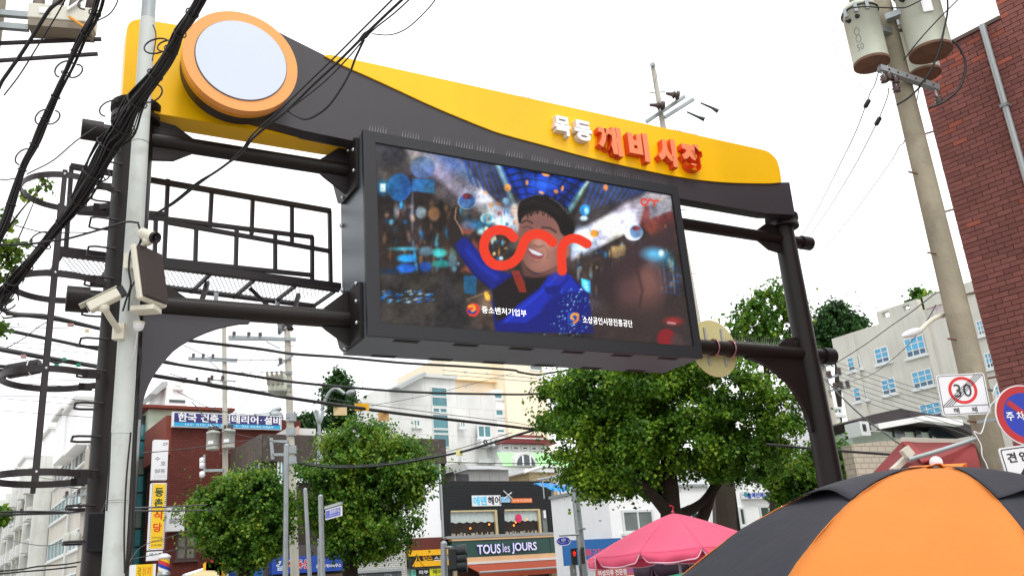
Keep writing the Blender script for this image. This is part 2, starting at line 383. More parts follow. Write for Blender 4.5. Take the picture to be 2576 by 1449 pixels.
# round emblem (its face is left plain)
OC = .62
c0 = G.hit(608, 153, OC); rx = (G.hit(751, 150, OC)[0] - G.hit(466, 158, OC)[0]) / 2; rz_ = (G.hit(608, 28, OC)[1] - G.hit(608, 278, OC)[1]) / 2
cr_ = (rx + rz_) / 2; print('disc', rx, rz_, c0)
def disc(r, y0, y1, n=72): return [(c0[0] + r * math.cos(2 * PI * k / n), c0[1] + r * math.sin(2 * PI * k / n)) for k in range(n)], y0, y1
m_orim = M('orange_rim_enamel', 'f0a052', rough=.3, var=.04, coat=.3)
o = MB().prism(disc(cr_, 0, 0)[0], -OC, -OC + .09, m=0).build('round_rim', m_orim, gate); bevel(o, .02, 3)
MB().prism(disc(cr_ * .985, 0, 0)[0], -OC + .09, -OC + .17).build('rim_side', M('rim_side_yellow', 'd98a10', rough=.35), gate)
MB().prism(disc(cr_ * .955, 0, 0)[0], -OC + .17, -OD + .01).build('drum', M('drum_brown', '2c1d12', rough=.5), gate)
MB().prism(disc(cr_ * .805, 0, 0)[0], -OC - .004, -OC + .02).build('face_edge', M('face_edge_grey', '4a4a50', rough=.4), gate)
o = MB().prism(disc(cr_ * .79, 0, 0)[0], -OC - .016, -OC + .02).build('round_face', M('pale_face', 'ccd6e6', rough=.35, var=.02, vs=.6, coat=.15), gate); bevel(o, .008)

m_lo = M('letter_orange_face', 'f48a5c', rough=.5, var=.04); m_lo2 = M('letter_orange_side', 'ea5222', rough=.5, var=.06)
m_lw = M('letter_white_face', 'eceff5', rough=.4, var=.02); m_lw2 = M('letter_white_side', 'e6ddd6', rough=.45)
LT = lambda x, y: (1361.9 + x * .17434, 275.3 + y * .17434)
for ch, a, b, m1, m2, dp, bo in (('목', (180, 76), (440, 400), m_lw, m_lw2, .10, .042), ('동', (468, 136), (750, 478), m_lw, m_lw2, .10, .042),
                         ('깨', (795, 205), (1190, 690), m_lo, m_lo2, .11, .046), ('비', (1235, 298), (1580, 768), m_lo, m_lo2, .11, .062),
                         ('시', (1650, 385), (1980, 842), m_lo, m_lo2, .11, .072), ('장', (2000, 462), (2362, 912), m_lo, m_lo2, .11, .062)):
    of = OR + dp
    x0, x1, z0, z1 = rect(G, LT(*a), LT(*b), of)
    o = letters(gate, ch, x0, x1, z0, z1, -of, m1, depth=dp - .004, bold=bo, name='raised_letter', side=m2, res=4)
    tag(o, 'white raised Korean letter' if m1 is m_lw else 'orange raised Korean letter')
# bird spikes on the gate
def spikes(parent, F, x0, x1, y, z, n=7, h=.11, name='bird_spikes', mat=None):
    mb = MB()
    for k in range(n):
        x = x0 + (x1 - x0) * k / (n - 1)
        for dy, hh in ((-.045, 1.0), (.05, .55)):
            mb.add([(x - .004, y, z), (x + .004, y, z), (x, y + .006, z), (x + .002, y + dy, z + h * hh)], [(0, 1, 3), (1, 2, 3), (2, 0, 3)])
    mb.box(x0 - .01, x1 + .01, y - .012, y + .012, z, z + .006)
    return mb.build(name, mat or m_bolt, parent)
for k in range(5):
    spikes(gate, G, 7.7 + k * .3, 7.95 + k * .3, 0, ZL + .098, 7, .13)
for u, v in ((1318, 243), (1325, 245), (1700, 327), (1716, 331), (1740, 336)):
    x, z = G.hit(u, v, OR - .1); spikes(gate, G, x - .05, x + .1, -OR + .1, z - .02, 5, .09)

# ================================================================ LED screen
LX0, LX1, LZ0, LZ1 = 2.32, 6.80, 4.21, 6.61
led = thing('led_screen', 'large LED billboard showing a smiling man behind a red looping logo', 'screen', G)
o = MB().box(LX0, LX1, -.455, .33, LZ0, LZ1).build('cabinet', m_ledside, led)
scr = [G.hit(u, v, .475) for u, v in ((942.5, 363.5), (1689, 489), (1743, 875), (954, 813.5))]
SX0 = (scr[0][0] + scr[3][0]) / 2; SX1 = (scr[1][0] + scr[2][0]) / 2; SZ1 = (scr[0][1] + scr[1][1]) / 2; SZ0 = (scr[2][1] + scr[3][1]) / 2
print('screen', scr, SX0, SX1, SZ0, SZ1)
mb = MB()
mb.box(LX0 - .006, SX0, -.5, -.45, LZ0 - .004, LZ1 + .004); mb.box(SX1, LX1 + .006, -.5, -.45, LZ0 - .004, LZ1 + .004)
mb.box(SX0, SX1, -.5, -.45, LZ0 - .004, SZ0); mb.box(SX0, SX1, -.5, -.45, SZ1, LZ1 + .004)
o = mb.build('bezel', m_led, led)
mb = MB(); e = .012
for q in ((SX0, SX0 + e, SZ0, SZ1), (SX1 - e, SX1, SZ0, SZ1), (SX0 + e, SX1 - e, SZ0, SZ0 + e), (SX0 + e, SX1 - e, SZ1 - e, SZ1)): mb.box(q[0], q[1], -.49, -.457, q[2], q[3])
mb.build('inner_frame', M('black_gasket', '0c0c0e', rough=.5), led)
m_vent = M('vent_black', '171514', rough=.6)
for row, (ua, va), (ub, vb) in ((0, Q(1, 2, 1527, 522), Q(2, 2, 1593, 703)), (1, Q(1, 2, 1295, 677), Q(2, 2, 1277, 822))):
    pa = G.loc(atz(ua, va, LZ0)); pb = G.loc(atz(ub, vb, LZ0))
    for k in range(6):
        c = pa.lerp(pb, k / 5); mb = MB(); y = (pa.y + pb.y) / 2
        for j in range(12): mb.box(c.x - .14 + j * .0235, c.x - .14 + j * .0235 + .016, y - .03, y + .03, LZ0 - .006, LZ0 - .001)
        for yy in (-.034, .03): mb.box(c.x - .15, c.x + .15, y + yy, y + yy + .004, LZ0 - .008, LZ0 - .001)
        mb.build('vent', m_vent, led)
for u0, v0, u1, v1 in ((928.5, 333, 969, 341), (1011, 346, 1051, 354), (1090, 361, 1129, 368), (1146, 371, 1186, 378), (1199, 380, 1240, 388), (1273, 393, 1311, 401), (1337, 405, 1375, 412), (1394, 415, 1431, 423), (1447, 425, 1484, 432), (1499, 434, 1534, 441), (1546, 443, 1581, 450), (1593, 451, 1628, 458), (1640, 460, 1674, 467)):
    x0, x1 = G.hit(u0, v0, .42)[0], G.hit(u1, v1, .42)[0]
    spikes(led, G, x0, x1, -.42, LZ1 + .002, 7, .12)
for pts in ([Q(1, 1, *p) for p in ((828, 178), (935, 20), (975, -45), (1030, -60), (1030, 425), (882, 600), (850, 592), (790, 370), (800, 320))],
            [Q(1, 2, *p) for p in ((822, 192), (990, 0), (1030, -50), (1068, -60), (1074, 500), (892, 632), (866, 600), (806, 390), (815, 330))]):
    mb = MB().prism([G.hitx(u, v, LX0 - .03) for u, v in pts], LX0 - .045, LX0 - .008, axis='x'); mb.build('mounting_plate', m_dark, led)
for z in (ZU, ZL):
    for s, q in ((1, .34), (-1, .3)):
        MB().prism([(LX0 - .05, z + s * .07), (LX0 - .36, z + s * .08), (LX0 - .3, z + s * .13), (LX0 - .05, z + s * q)], -.02, .02).build('stiffener', m_dark, led)
for y, z in ((-.3, ZU + .12), (-.3, ZU - .14), (-.12, ZU + .2), (-.3, ZL + .12), (-.3, ZL - .12), (-.3, ZL + .32), (.1, ZU - .3), (.1, ZL - .3)):
    MB().ball((LX0 - .055, y, z), .02, n=8).build('bolt', m_bolt, led)
for z in (5.75, 4.95): MB().ball((LX0 - .02, .26, z), .028, n=8).build('latch', m_bolt, led)
for k in range(2): MB().tube((LX1 + .0, .1, 5.9 - k * .9), (LX1 + .07, .1, 5.9 - k * .9), .03, n=10).build('cable_gland', m_steel, led)

# ---- the moving picture, frozen: coloured pixels on the screen face (s-space = enlarged view of the photograph)
NX, NZ = 400, 214
gx, gz = np.meshgrid(np.linspace(SX0 + .01, SX1 - .01, NX), np.linspace(SZ0 + .01, SZ1 - .01, NZ))
PW = G.p0[None, :] + gx.reshape(-1, 1) * G.a + (-.478) * G.n * 1.0 + np.array([0, 0, 1]) * gz.reshape(-1, 1)
pu, pv = proj(PW); sx = (pu - 941.7) / .38988; sy = (pv - 347.7) / .38988
img = np.zeros((len(sx), 3)); img[:] = (.17, .145, .14)
def c8(h): return np.array([int(h[i:i + 2], 16) / 255 for i in (0, 2, 4)])
def ss(d, s): return np.clip(.5 - d / (2 * s), 0, 1)
def paint(a, c):
    global img
    img = img * (1 - a[:, None]) + a[:, None] * (c8(c) if isinstance(c, str) else np.asarray(c))
def sd_poly(P):
    P = np.array(P, float); d = np.full(len(sx), 1e18); ins = np.zeros(len(sx), bool); n = len(P)
    for i in range(n):
        ax, ay = P[i]; bx, by = P[(i + 1) % n]; ex, ey = bx - ax, by - ay; wx, wy = sx - ax, sy - ay
        t = np.clip((wx * ex + wy * ey) / (ex * ex + ey * ey + 1e-9), 0, 1); d = np.minimum(d, (wx - ex * t) ** 2 + (wy - ey * t) ** 2)
        cnd = ((ay > sy) != (by > sy)); xx = ax + (sy - ay) / (by - ay + 1e-12) * (bx - ax); ins ^= cnd & (sx < xx)
    return np.where(ins, -1, 1) * np.sqrt(d)
def pg(P, c, s=3, al=1.0): paint(ss(sd_poly(P), s) * al, c)
def el(x, y, rx, ry, c, s=3, al=1.0, rot=0.0):
    ca, sa = math.cos(rad(rot)), math.sin(rad(rot)); dx, dy = sx - x, sy - y; X = dx * ca + dy * sa; Y = -dx * sa + dy * ca
    k = np.sqrt((X / rx) ** 2 + (Y / ry) ** 2); paint(ss((k - 1) * min(rx, ry), s) * al, c)
def st(P, w_, c, s=3, al=1.0):
    d = np.full(len(sx), 1e18)
    for i in range(len(P) - 1):
        ax, ay = P[i]; bx, by = P[i + 1]; ex, ey = bx - ax, by - ay; wx, wy = sx - ax, sy - ay
        t = np.clip((wx * ex + wy * ey) / (ex * ex + ey * ey + 1e-9), 0, 1); d = np.minimum(d, (wx - ex * t) ** 2 + (wy - ey * t) ** 2)
    paint(ss(np.sqrt(d) - w_ / 2, s) * al, c)
def cm(P, n=10): return [(p.x, p.y) for p in smooth_pts([(x, y, 0) for x, y in P], n)]
R = random.Random(5)
# arcade
pg([(0, 40), (560, 140), (900, 560), (560, 560), (430, 440), (240, 250), (0, 330)], '4a4346', 25)
el(130, 110, 190, 70, '3c3c42', 40)
pg([(190, 40), (520, 115), (900, 520), (850, 580), (600, 430), (400, 260), (230, 160)], '8e8793', 18)
pg([(420, 100), (540, 130), (700, 300), (620, 300)], '6b82ae', 30, .7)
pg([(560, 330), (700, 330), (905, 520), (860, 590), (700, 470)], 'd9dcea', 22)
pg([(300, 60), (540, 120), (660, 270), (480, 220)], '33507f', 40, .6)
pg([(565, 130), (790, 170), (905, 420), (900, 520), (740, 360)], '413a3e', 8)
for k in range(7):
    a = 575 + k * 34; pg([(a, 140 + k * 6), (a + 20, 144 + k * 6), (a + 60 + k * 8, 300 + k * 24), (a + 44 + k * 8, 290 + k * 24)], '27478c', 5, .8)
pg([(800, 165), (1385, 265), (1270, 470), (1100, 360), (940, 400), (880, 330)], '12349a', 8)
for k in range(5): st(cm([(840 + k * 20, 200 + k * 42), (1010, 170 + k * 48), (1180, 205 + k * 50), (1370 - k * 26, 290 + k * 46)]), 9 + 2 * (k % 2), '0b1526', 4, .85)
for k in range(6): st([(830 + k * 105, 170 + k * 16), (960 + k * 44, 430)], 20, '0c1428', 8, .6)
el(1080, 300, 70, 40, '2c66d8', 30, .6); el(1120, 330, 60, 30, '1f50c6', 25, .6)
st([(800, 175), (850, 300), (900, 430)], 26, '88b6b4', 12, .9); st([(1385, 275), (1320, 370), (1255, 470)], 30, '7fb3ae', 14, .9); st([(1375, 280), (1325, 360)], 10, 'dff2ee', 8, .8)
pg([(1395, 268), (1915, 360), (1915, 420), (1650, 560), (1300, 640), (1290, 520)], '3f3a40', 8)
for k in range(11):
    a = 1400 + k * 36; pg([(a, 285 + k * 5), (a + 22, 290 + k * 5), (a - 50 + k * 2, 470 - k * 11), (a - 68 + k * 2, 480 - k * 11)], '2a4f94', 5, .75)
pg([(1915, 362), (1922, 430), (1720, 560), (1280, 790), (1280, 640), (1600, 430), (1760, 350)], '9d9794', 14)
pg([(1290, 610), (1560, 480), (1690, 470), (1700, 560), (1280, 790)], 'e6e8f2', 20)
pg([(1760, 440), (1910, 370), (1922, 470), (1790, 530)], '8f8d8c', 10)
pg([(1710, 560), (1745, 430), (1775, 440), (1780, 520), (1925, 470), (1960, 600), (1970, 790), (1880, 760), (1760, 600)], '7c3b36', 10, .9)
el(880, 560, 110, 120, 'cfe4f6', 60, .85); el(1330, 680, 90, 80, 'b9dcf2', 50, .7); el(960, 480, 40, 60, 'e9c49e', 15, .6)
# left stalls
pg([(0, 300), (240, 250), (440, 420), (900, 620), (760, 1000), (420, 900), (30, 980)], '2e2523', 20)
pg([(20, 880), (430, 860), (760, 1000), (800, 1260), (35, 1200)], '34302e', 30)
pg([(600, 1040), (760, 980), (800, 1260), (640, 1200)], '6b564a', 30, .8)
for k in range(110):
    x = R.uniform(60, 620); y = R.uniform(420, 870); c = R.choice(['7b5a48', '9c7c66', '1b6fb0', '2e9bd2', '5a3a2c', '3c2b26', '131013', '14486e', '6fc3dd', 'b98a60'])
    el(x, y, R.uniform(4, 16), R.uniform(8, 34), c, 7, R.uniform(.4, .9), R.uniform(-12, 12))
for x, y, a, b, c in ((190, 714, 65, 10, '49c6f4'), (210, 775, 60, 26, '1e9be8'), (205, 840, 62, 30, '1b6cd8'), (330, 830, 40, 34, '1c4fb0'), (335, 730, 46, 30, '51708c'), (420, 740, 45, 30, '38b6c8'), (430, 810, 55, 24, '2aa3a0'), (505, 780, 26, 70, '54707c'), (100, 860, 60, 20, '14263c'), (300, 480, 34, 38, 'a7bccc'), (385, 490, 38, 44, 'a9775a'), (245, 470, 7, 70, 'b7c7d6'), (140, 470, 14, 40, '8a8f98')): el(x, y, a, b, c, 9, .85)
el(160, 318, 78, 90, '2467ae', 5); el(312, 190, 78, 72, '54698a', 6); pg([(243, 262), (388, 268), (388, 358), (240, 342)], '2c6a9c', 5)
el(55, 320, 34, 45, '2e9ce8', 18, .8); pg([(38, 295), (72, 295), (72, 348), (38, 345)], 'd9fbff', 5)
el(597, 408, 58, 52, '9fb0c4', 4); el(597, 408, 53, 47, '3a6cae', 4); el(597, 375, 30, 18, '7f2f38', 4)
for k in range(4): st([(570, 400 + k * 12), (625, 402 + k * 12)], 4, 'c7d6ea', 3, .45)
el(730, 515, 47, 38, 'bcd9e6', 5); el(730, 515, 32, 24, '5d9cc0', 4); el(600, 580, 48, 40, 'a2492f', 10, .8); el(690, 600, 22, 22, 'bff0ff', 14); el(650, 560, 80, 30, '2a84c6', 20, .7)
pg([(590, 820), (640, 640), (700, 760), (690, 870), (560, 860)], '8f4a34', 14, .8); pg([(575, 885), (662, 890), (655, 1010), (580, 1000)], '1f5b8e', 5)
for k in range(60): el(R.uniform(50, 380), R.uniform(985, 1060) - 0, R.uniform(4, 18), R.uniform(2, 7), R.choice(['1d6fd8', '2f9cf0', '123c8c', '9fc9ea', '0c2450']), 4, .8, -8)
st([(600, 1040), (740, 990)], 10, 'a98a66', 5, .5); el(728, 1020, 16, 30, 'f0a63c', 5, 1, -20)
for k in range(40): el(R.uniform(700, 930), R.uniform(430, 800), R.uniform(4, 14), R.uniform(6, 20), R.choice(['c7e9f6', 'e89a4a', '3b9fd6', '8f4a34', 'f2d9a8', '1c4f86']), 5, .75)
el(850, 405, 20, 22, '9cd6ee', 8); el(860, 320, 22, 24, 'f0a050', 5); el(905, 470, 24, 42, 'f1d3b0', 10, .8)
# right stalls
pg([(1240, 800), (1700, 620), (1960, 660), (2060, 1350), (1400, 1270), (1330, 950)], '3a302f', 24)
for k in range(90):
    x = R.uniform(1260, 1940); y = R.uniform(690, 990); el(x, y, R.uniform(4, 14), R.uniform(6, 34), R.choice(['c9dbe6', '2e86c8', '6fc9ee', '8c7a60', '17120f', '1c436e', '3d2f2a', 'd6b98a']), 6, R.uniform(.35, .85))
pg([(1530, 700), (1620, 690), (1620, 760), (1530, 775)], 'b99a66', 8, .8); el(1800, 770, 90, 60, '3aa8f0', 40, .9); el(1770, 760, 24, 30, 'bfeaff', 12); el(1850, 750, 22, 26, 'a8defc', 12)
for k in range(7): st([(1780 + k * 28, 800), (1800 + k * 28, 1000)], 8, R.choice(['6b8cb0', '1f4c90', '8fa6c0']), 6, .6)
for k in range(5): st([(1840, 830 + k * 40), (1980, 850 + k * 40)], 7, '1b55a8', 5, .5)
pg([(1335, 905), (1392, 920), (1396, 998), (1340, 985)], '35c0f0', 5); pg([(1350, 925), (1380, 932), (1382, 975), (1354, 970)], 'bff4ff', 8, .6)
el(1358, 465, 34, 36, '2b86d6', 5); el(1368, 470, 14, 20, '9be0ff', 6); el(1352, 518, 24, 16, 'c7ecfa', 6)
el(1672, 608, 58, 54, 'd9e8f2', 5); el(1690, 605, 42, 42, '4d6c88', 6, .85); el(1690, 582, 24, 14, '7c3030', 5)
el(1420, 615, 26, 24, 'f8a838', 3)
for x, y, a, b, r_ in ((1105, 235, 26, 12, 15), (985, 288, 9, 16, 0), (1172, 345, 16, 12, 30), (1213, 325, 9, 18, 10), (1078, 352, 18, 8, 20), (1492, 320, 15, 20, 0), (715, 350, 12, 8, 30), (800, 425, 16, 9, 20), (1880, 570, 7, 12, -20), (1910, 620, 12, 7, 30)): el(x, y, a, b, 'e8904a', 3, .95, r_)
def vnoise(sc, seed):
    r_ = np.random.default_rng(seed); g = r_.random((64, 64)); X = (sx / sc) % 62; Y = (sy / sc) % 62; xi = X.astype(int); yi = Y.astype(int); fx = X - xi; fy = Y - yi
    fx = fx * fx * (3 - 2 * fx); fy = fy * fy * (3 - 2 * fy); return (g[yi, xi] * (1 - fx) + g[yi, xi + 1] * fx) * (1 - fy) + (g[yi + 1, xi] * (1 - fx) + g[yi + 1, xi + 1] * fx) * fy
tex = .5 * vnoise(90, 1) + .3 * vnoise(34, 2) + .2 * vnoise(13, 3); img = img * (.45 + 1.1 * tex)[:, None]
img[:, 2] *= 1 + .25 * (vnoise(120, 4) - .5)
# performer
pg([(470, 560), (500, 455), (530, 430), (545, 470), (540, 540), (575, 640), (620, 700), (560, 760), (480, 680)], '2a211f', 8)
st([(528, 450), (520, 520), (556, 580), (572, 620)], 6, 'd9b08a', 4, .8)
pg(cm([(520, 690), (575, 640), (640, 690), (720, 790), (800, 850), (870, 880), (890, 960), (800, 1030), (740, 960), (640, 880), (560, 770)], 4), '14207c', 6)
st([(600, 720), (690, 830), (790, 900)], 26, '1f34b4', 16, .8); st([(560, 760), (640, 870), (740, 960)], 14, '0b1252', 8, .8)
pg([(790, 930), (880, 870), (980, 880), (1150, 850), (1280, 900), (1380, 1000), (1420, 1260), (780, 1250), (760, 1060)], '131a72', 8)
pg([(760, 980), (900, 880), (1000, 890), (1150, 840), (1180, 880), (1010, 1010), (860, 1150), (790, 1180)], '1c1619', 8)
pg([(1150, 850), (1260, 880), (1335, 985), (1170, 1010), (1090, 1110), (980, 1190), (820, 1190), (920, 1080), (1060, 980)], '1a2aa6', 8)
st([(1170, 900), (1080, 990), (960, 1090), (850, 1180)], 14, '2440cc', 10, .8); st([(1250, 900), (1160, 1010), (1080, 1110)], 16, '101a70', 8, .7)
pg([(1090, 960), (1200, 950), (1190, 1000), (1120, 1010)], '0f1868', 6, .8)
for k in range(5): st([(890 + 10 * k, 860), (915 + 12 * k, 930), (940 + 9 * k, 990)], 8, 'b0341e', 4, .9)
el(940, 930, 26, 40, '8a2a1c', 8, .7, -25)
pg(cm([(950, 800), (1000, 860), (1060, 880), (1180, 830), (1180, 860), (1050, 900), (960, 890)], 3), '5e3c34', 10)
pg(cm([(930, 560), (950, 500), (1010, 472), (1080, 464), (1150, 500), (1195, 560), (1220, 620), (1228, 700), (1205, 790), (1150, 838), (1070, 868), (1010, 850), (962, 795), (938, 710), (925, 630)], 4), '8a5d54', 6)
el(1085, 735, 95, 100, 'b07c6c', 70, .9, -10); el(1060, 540, 90, 50, '7d5650', 40, .8); el(975, 690, 40, 90, '6b4644', 40, .7); el(1190, 740, 40, 100, '8c5f55', 40, .8); el(1060, 672, 34, 30, 'c08c7c', 22, .8); st(cm([(1028, 690), (1055, 702), (1088, 696)]), 9, '5e3a36', 6, .7)
st(cm([(1095, 690), (1120, 730), (1118, 775)]), 7, '7a5048', 7, .6); el(1130, 690, 36, 26, 'bd8a7a', 24, .6)
st(cm([(950, 545), (985, 532), (1020, 548)]), 10, '2c2020', 5, .85); st(cm([(1082, 578), (1128, 580), (1172, 606)]), 11, '2c2020', 5, .85); st(cm([(955, 578), (990, 572), (1020, 584)]), 5, '241a1c', 4, .7)
pg(cm([(986, 706), (1030, 720), (1092, 750), (1072, 780), (1024, 772), (994, 746)], 5), '8e4a4c', 4)
pg(cm([(992, 711), (1030, 724), (1086, 751), (1058, 757), (1018, 743)], 5), 'd6dce6', 3); st(cm([(1012, 792), (1040, 800), (1070, 796)]), 6, '7a4c46', 6, .6)
el(1245, 735, 17, 36, '9b6252', 6, 1, 12); el(925, 560, 8, 34, 'd0b0a0', 6, .8)
pg(cm([(930, 545), (925, 467), (947, 410), (1015, 374), (1118, 378), (1197, 440), (1254, 500), (1290, 569), (1284, 615), (1244, 634), (1205, 612), (1182, 552), (1140, 505), (1072, 468), (1004, 480), (956, 512), (944, 548)], 5), '120d0d', 5)
for k in range(26):
    a = rad(200 + k * 6.2); x0_, y0_ = 1095 + 165 * math.cos(a), 505 + 125 * math.sin(a); st([(x0_, y0_), (x0_ + R.uniform(-16, 16), y0_ - R.uniform(4, 16))], 7, '120d0d', 3)
for k in range(12): x0_ = 960 + k * 20; st([(x0_, 455 + abs(k - 5) * 3), (x0_ + R.uniform(-8, 14), 480 + abs(k - 5) * 6 + R.uniform(0, 14))], 6, '1a1312', 3, .9)
for k in range(9): st(cm([(1000 + k * 26, 392 + k * 8), (1030 + k * 26, 410 + k * 10), (1046 + k * 26, 440 + k * 11)]), 4, '3a3034', 3, .5)
el(1010, 415, 50, 12, '2a2224', 14, .7, -15); el(1150, 450, 70, 14, '241c1e', 14, .7, 38)
st(cm([(1130, 385), (1190, 420), (1225, 465)]), 5, '8c7464', 4, .6); st(cm([(960, 400), (1020, 372), (1090, 368)]), 4, '4a5e8a', 4, .7); el(1000, 480, 60, 16, '241817', 10, .6, -10)
# sparkling sleeve, blurred raised fist
for k in range(190):
    x = R.gauss(1275, 70); y = R.uniform(970, 1290); x += (y - 1130) * -.15; el(x, y, R.uniform(2, 6), R.uniform(3, 8), R.choice(['cfe6ff', '3f9ae8', '1b3c70', '7cc6f4', '0c1a34', '2360a8']), 2, R.uniform(.4, .95), R.uniform(0, 90))
el(1690, 980, 190, 250, '3a2a2b', 70, .95); el(1760, 960, 90, 170, '7d544e', 50, .9); pg([(1560, 830), (1700, 700), (1800, 640), (1930, 560), (1970, 700), (1790, 740), (1720, 830), (1640, 960)], '38292b', 30)
el(1520, 930, 110, 130, '33272a', 40, .95); el(1650, 990, 80, 120, '5e3f3f', 40, .8); el(1790, 1090, 70, 110, '6a4641', 40, .8); st([(1600, 850), (1700, 760), (1850, 650), (1930, 590)], 95, '3d2c2f', 34, .9); st([(1700, 870), (1730, 980), (1710, 1090)], 8, '2c1e20', 14, .8); el(1800, 745, 60, 34, '62c4f6', 26, .9); el(1850, 740, 16, 18, 'dffaff', 8)
pg([(1420, 1150), (2040, 1000), (2060, 1355), (1430, 1280)], '362c2b', 70, .85)
el(1885, 1290, 60, 62, '8a1c22', 10, .9); el(1930, 1180, 55, 26, '9a2c2c', 14, .9); st([(1895, 1190), (1940, 1195)], 10, 'd8c8c8', 5, .8); el(1950, 1310, 40, 50, '4a3a3a', 14, .8)
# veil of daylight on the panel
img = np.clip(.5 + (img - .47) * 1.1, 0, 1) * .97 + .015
# red looping logo
RED = 'f23c22'
st(cm([(898, 640), (862, 606), (808, 592), (752, 608), (715, 655), (708, 715), (730, 775), (775, 815), (830, 822), (885, 805), (925, 768), (948, 722), (966, 672), (1000, 632), (1055, 618), (1110, 636), (1150, 672)]), 62, RED, 2)
st(cm([(1212, 856), (1208, 780), (1210, 715), (1235, 668), (1275, 648), (1320, 654), (1372, 682)]), 60, RED, 2)
k_ = .165
T = lambda P: [(1742 + (x - 820) * k_, 411 + (y - 703) * k_) for x, y in P]
st(T(cm([(898, 640), (862, 606), (808, 592), (752, 608), (715, 655), (708, 715), (730, 775), (775, 815), (830, 822), (885, 805), (925, 768), (948, 722), (966, 672), (1000, 632), (1055, 618), (1110, 636), (1150, 672)], 4)), 11, RED, 2)
st(T(cm([(1212, 856), (1208, 780), (1210, 715), (1235, 668), (1275, 648), (1320, 654), (1372, 682)], 4)), 11, RED, 2)
el(1854, 396, 6, 6, 'f0c050', 2)
# two swirl emblems
def swirl(x, y, r, sq):
    if sq: pg([(x - r, y - r), (x + r * .3, y - r), (x + r, y + r * .2), (x + r * .6, y + r), (x - r, y + r * .6)], '1848b8', 2)
    else: el(x, y, r, r, 'e83c2c', 2); pg(cm([(x - r, y - r * .2), (x - r * .2, y + r * .2), (x + r * .5, y - r * .2), (x + r * .3, y + r * .9), (x - r * .6, y + r * .8)], 4), '1a3f9c', 3)
    st(cm([(x + r * .8, y - r * .6), (x + r * .75, y + r * .3), (x + r * .1, y + r * .8)] if sq else [(x + r * .5, y - r * .75), (x + r * .85, y), (x + r * .3, y + r * .8), (x - r * .5, y + r * .75)]), r * .38, 'f08a2c' if sq else 'e8402c', 2)
    st(cm([(x + r * .7, y - r * .6), (x, y - r * .65), (x - r * .35, y - r * .1), (x, y + r * .2)] if sq else [(x - r * .6, y - r * .5), (x, y - r * .6), (x + r * .25, y - r * .1), (x - r * .1, y + r * .15)]), r * .42, 'f6a83c', 2)
swirl(637, 1107, 42, False); swirl(1283, 1160, 38, True)
img = np.clip(img + (rng.random((len(sx), 1)) - .5) * .03, 0, 1)
li = np.where(img <= .04045, img / 12.92, ((img + .055) / 1.055) ** 2.4)
me = bpy.data.meshes.new('display'); idx = np.arange(NX * NZ).reshape(NZ, NX)
fq = np.stack([idx[:-1, :-1], idx[:-1, 1:], idx[1:, 1:], idx[1:, :-1]], -1).reshape(-1, 4)
vv = np.stack([gx.ravel(), np.full(gx.size, -.478), gz.ravel()], 1)
me.vertices.add(len(vv)); me.vertices.foreach_set('co', vv.ravel()); me.loops.add(fq.size); me.loops.foreach_set('vertex_index', fq.ravel())
me.polygons.add(len(fq)); me.polygons.foreach_set('loop_start', np.arange(0, fq.size, 4)); me.polygons.foreach_set('loop_total', np.full(len(fq), 4)); me.update(calc_edges=True)
ca = me.color_attributes.new('pixels', 'FLOAT_COLOR', 'POINT'); ca.data.foreach_set('color', np.concatenate([li, np.ones((len(li), 1))], 1).ravel())
m = bpy.data.materials.new('lit_display'); m.use_nodes = True; t = m.node_tree; p = t.nodes['Principled BSDF']
at_ = t.nodes.new('ShaderNodeVertexColor'); at_.layer_name = 'pixels'; p.inputs['Base Color'].default_value = (.01, .01, .01, 1); p.inputs['Roughness'].default_value = .8; p.inputs['Specular IOR Level'].default_value = .12
t.links.new(at_.outputs['Color'], p.inputs['Emission Color']); p.inputs['Emission Strength'].default_value = 1.0
me.materials.append(m); link(bpy.data.objects.new('display', me), led)
m_lit = M('lit_white_pixels', 'ffffff', emit=.85, var=0)
SV = lambda x, y: (941.7 + x * .38988, 347.7 + y * .38988)
for s_, a, b in (('중소벤처기업부', (692, 1082), (983, 1152)), ('소상공인시장진흥공단', (1343, 1146), (1668, 1220))):
    x0, x1, z0, z1 = rect(G, SV(*a), SV(*b), .481); dz = .0
    # slope of the row on the panel is level, so take the height at the left end
    zt = G.hit(*SV(*a), .481)[1]; zb = zt - .125
    letters(led, s_, x0, x1, z0, z1, -.4805, m_lit, bold=.0, name='display_caption')

# ================================================================ catwalk behind the gate
CW = Fr(azdir(0, 0, 1), 52.9); CW.p0 = np.array([9.6 * math.sin(a_), 9.6 * math.cos(a_), 0.0])
cat = thing('maintenance_catwalk', 'dark catwalk behind the gate with rectangular grid railing and expanded mesh floor', 'catwalk', CW)
def cbar(p, q, wd, name='rail_bar', y=0.0, mat=None):
    a = CW.hit(*p, -y); b = CW.hit(*q, -y)
    return MB().bar((a[0], y, a[1]), (b[0], y, b[1]), wd).build(name, mat or m_rail, cat)
H = Q
for p, q in ((H(0, 1, 700, 222), H(1, 1, 765, 668)),):
    cbar(p, q, .055, 'top_rail')
for p, q in ((H(0, 1, 770, 680), H(0, 1, 1640, 745)), (H(0, 1, 1640, 745), H(1, 1, 592, 928)), (H(0, 1, 1640, 775), H(1, 1, 765, 1068)), (H(0, 1, 1600, 1152), H(1, 1, 585, 1305)), (H(0, 1, 1640, 700), H(0, 1, 700, 640))):
    cbar(p, q, .045, 'middle_rail')
cbar(H(0, 1, 565, 1065), H(1, 1, 860, 1425), .085, 'bottom_rail')
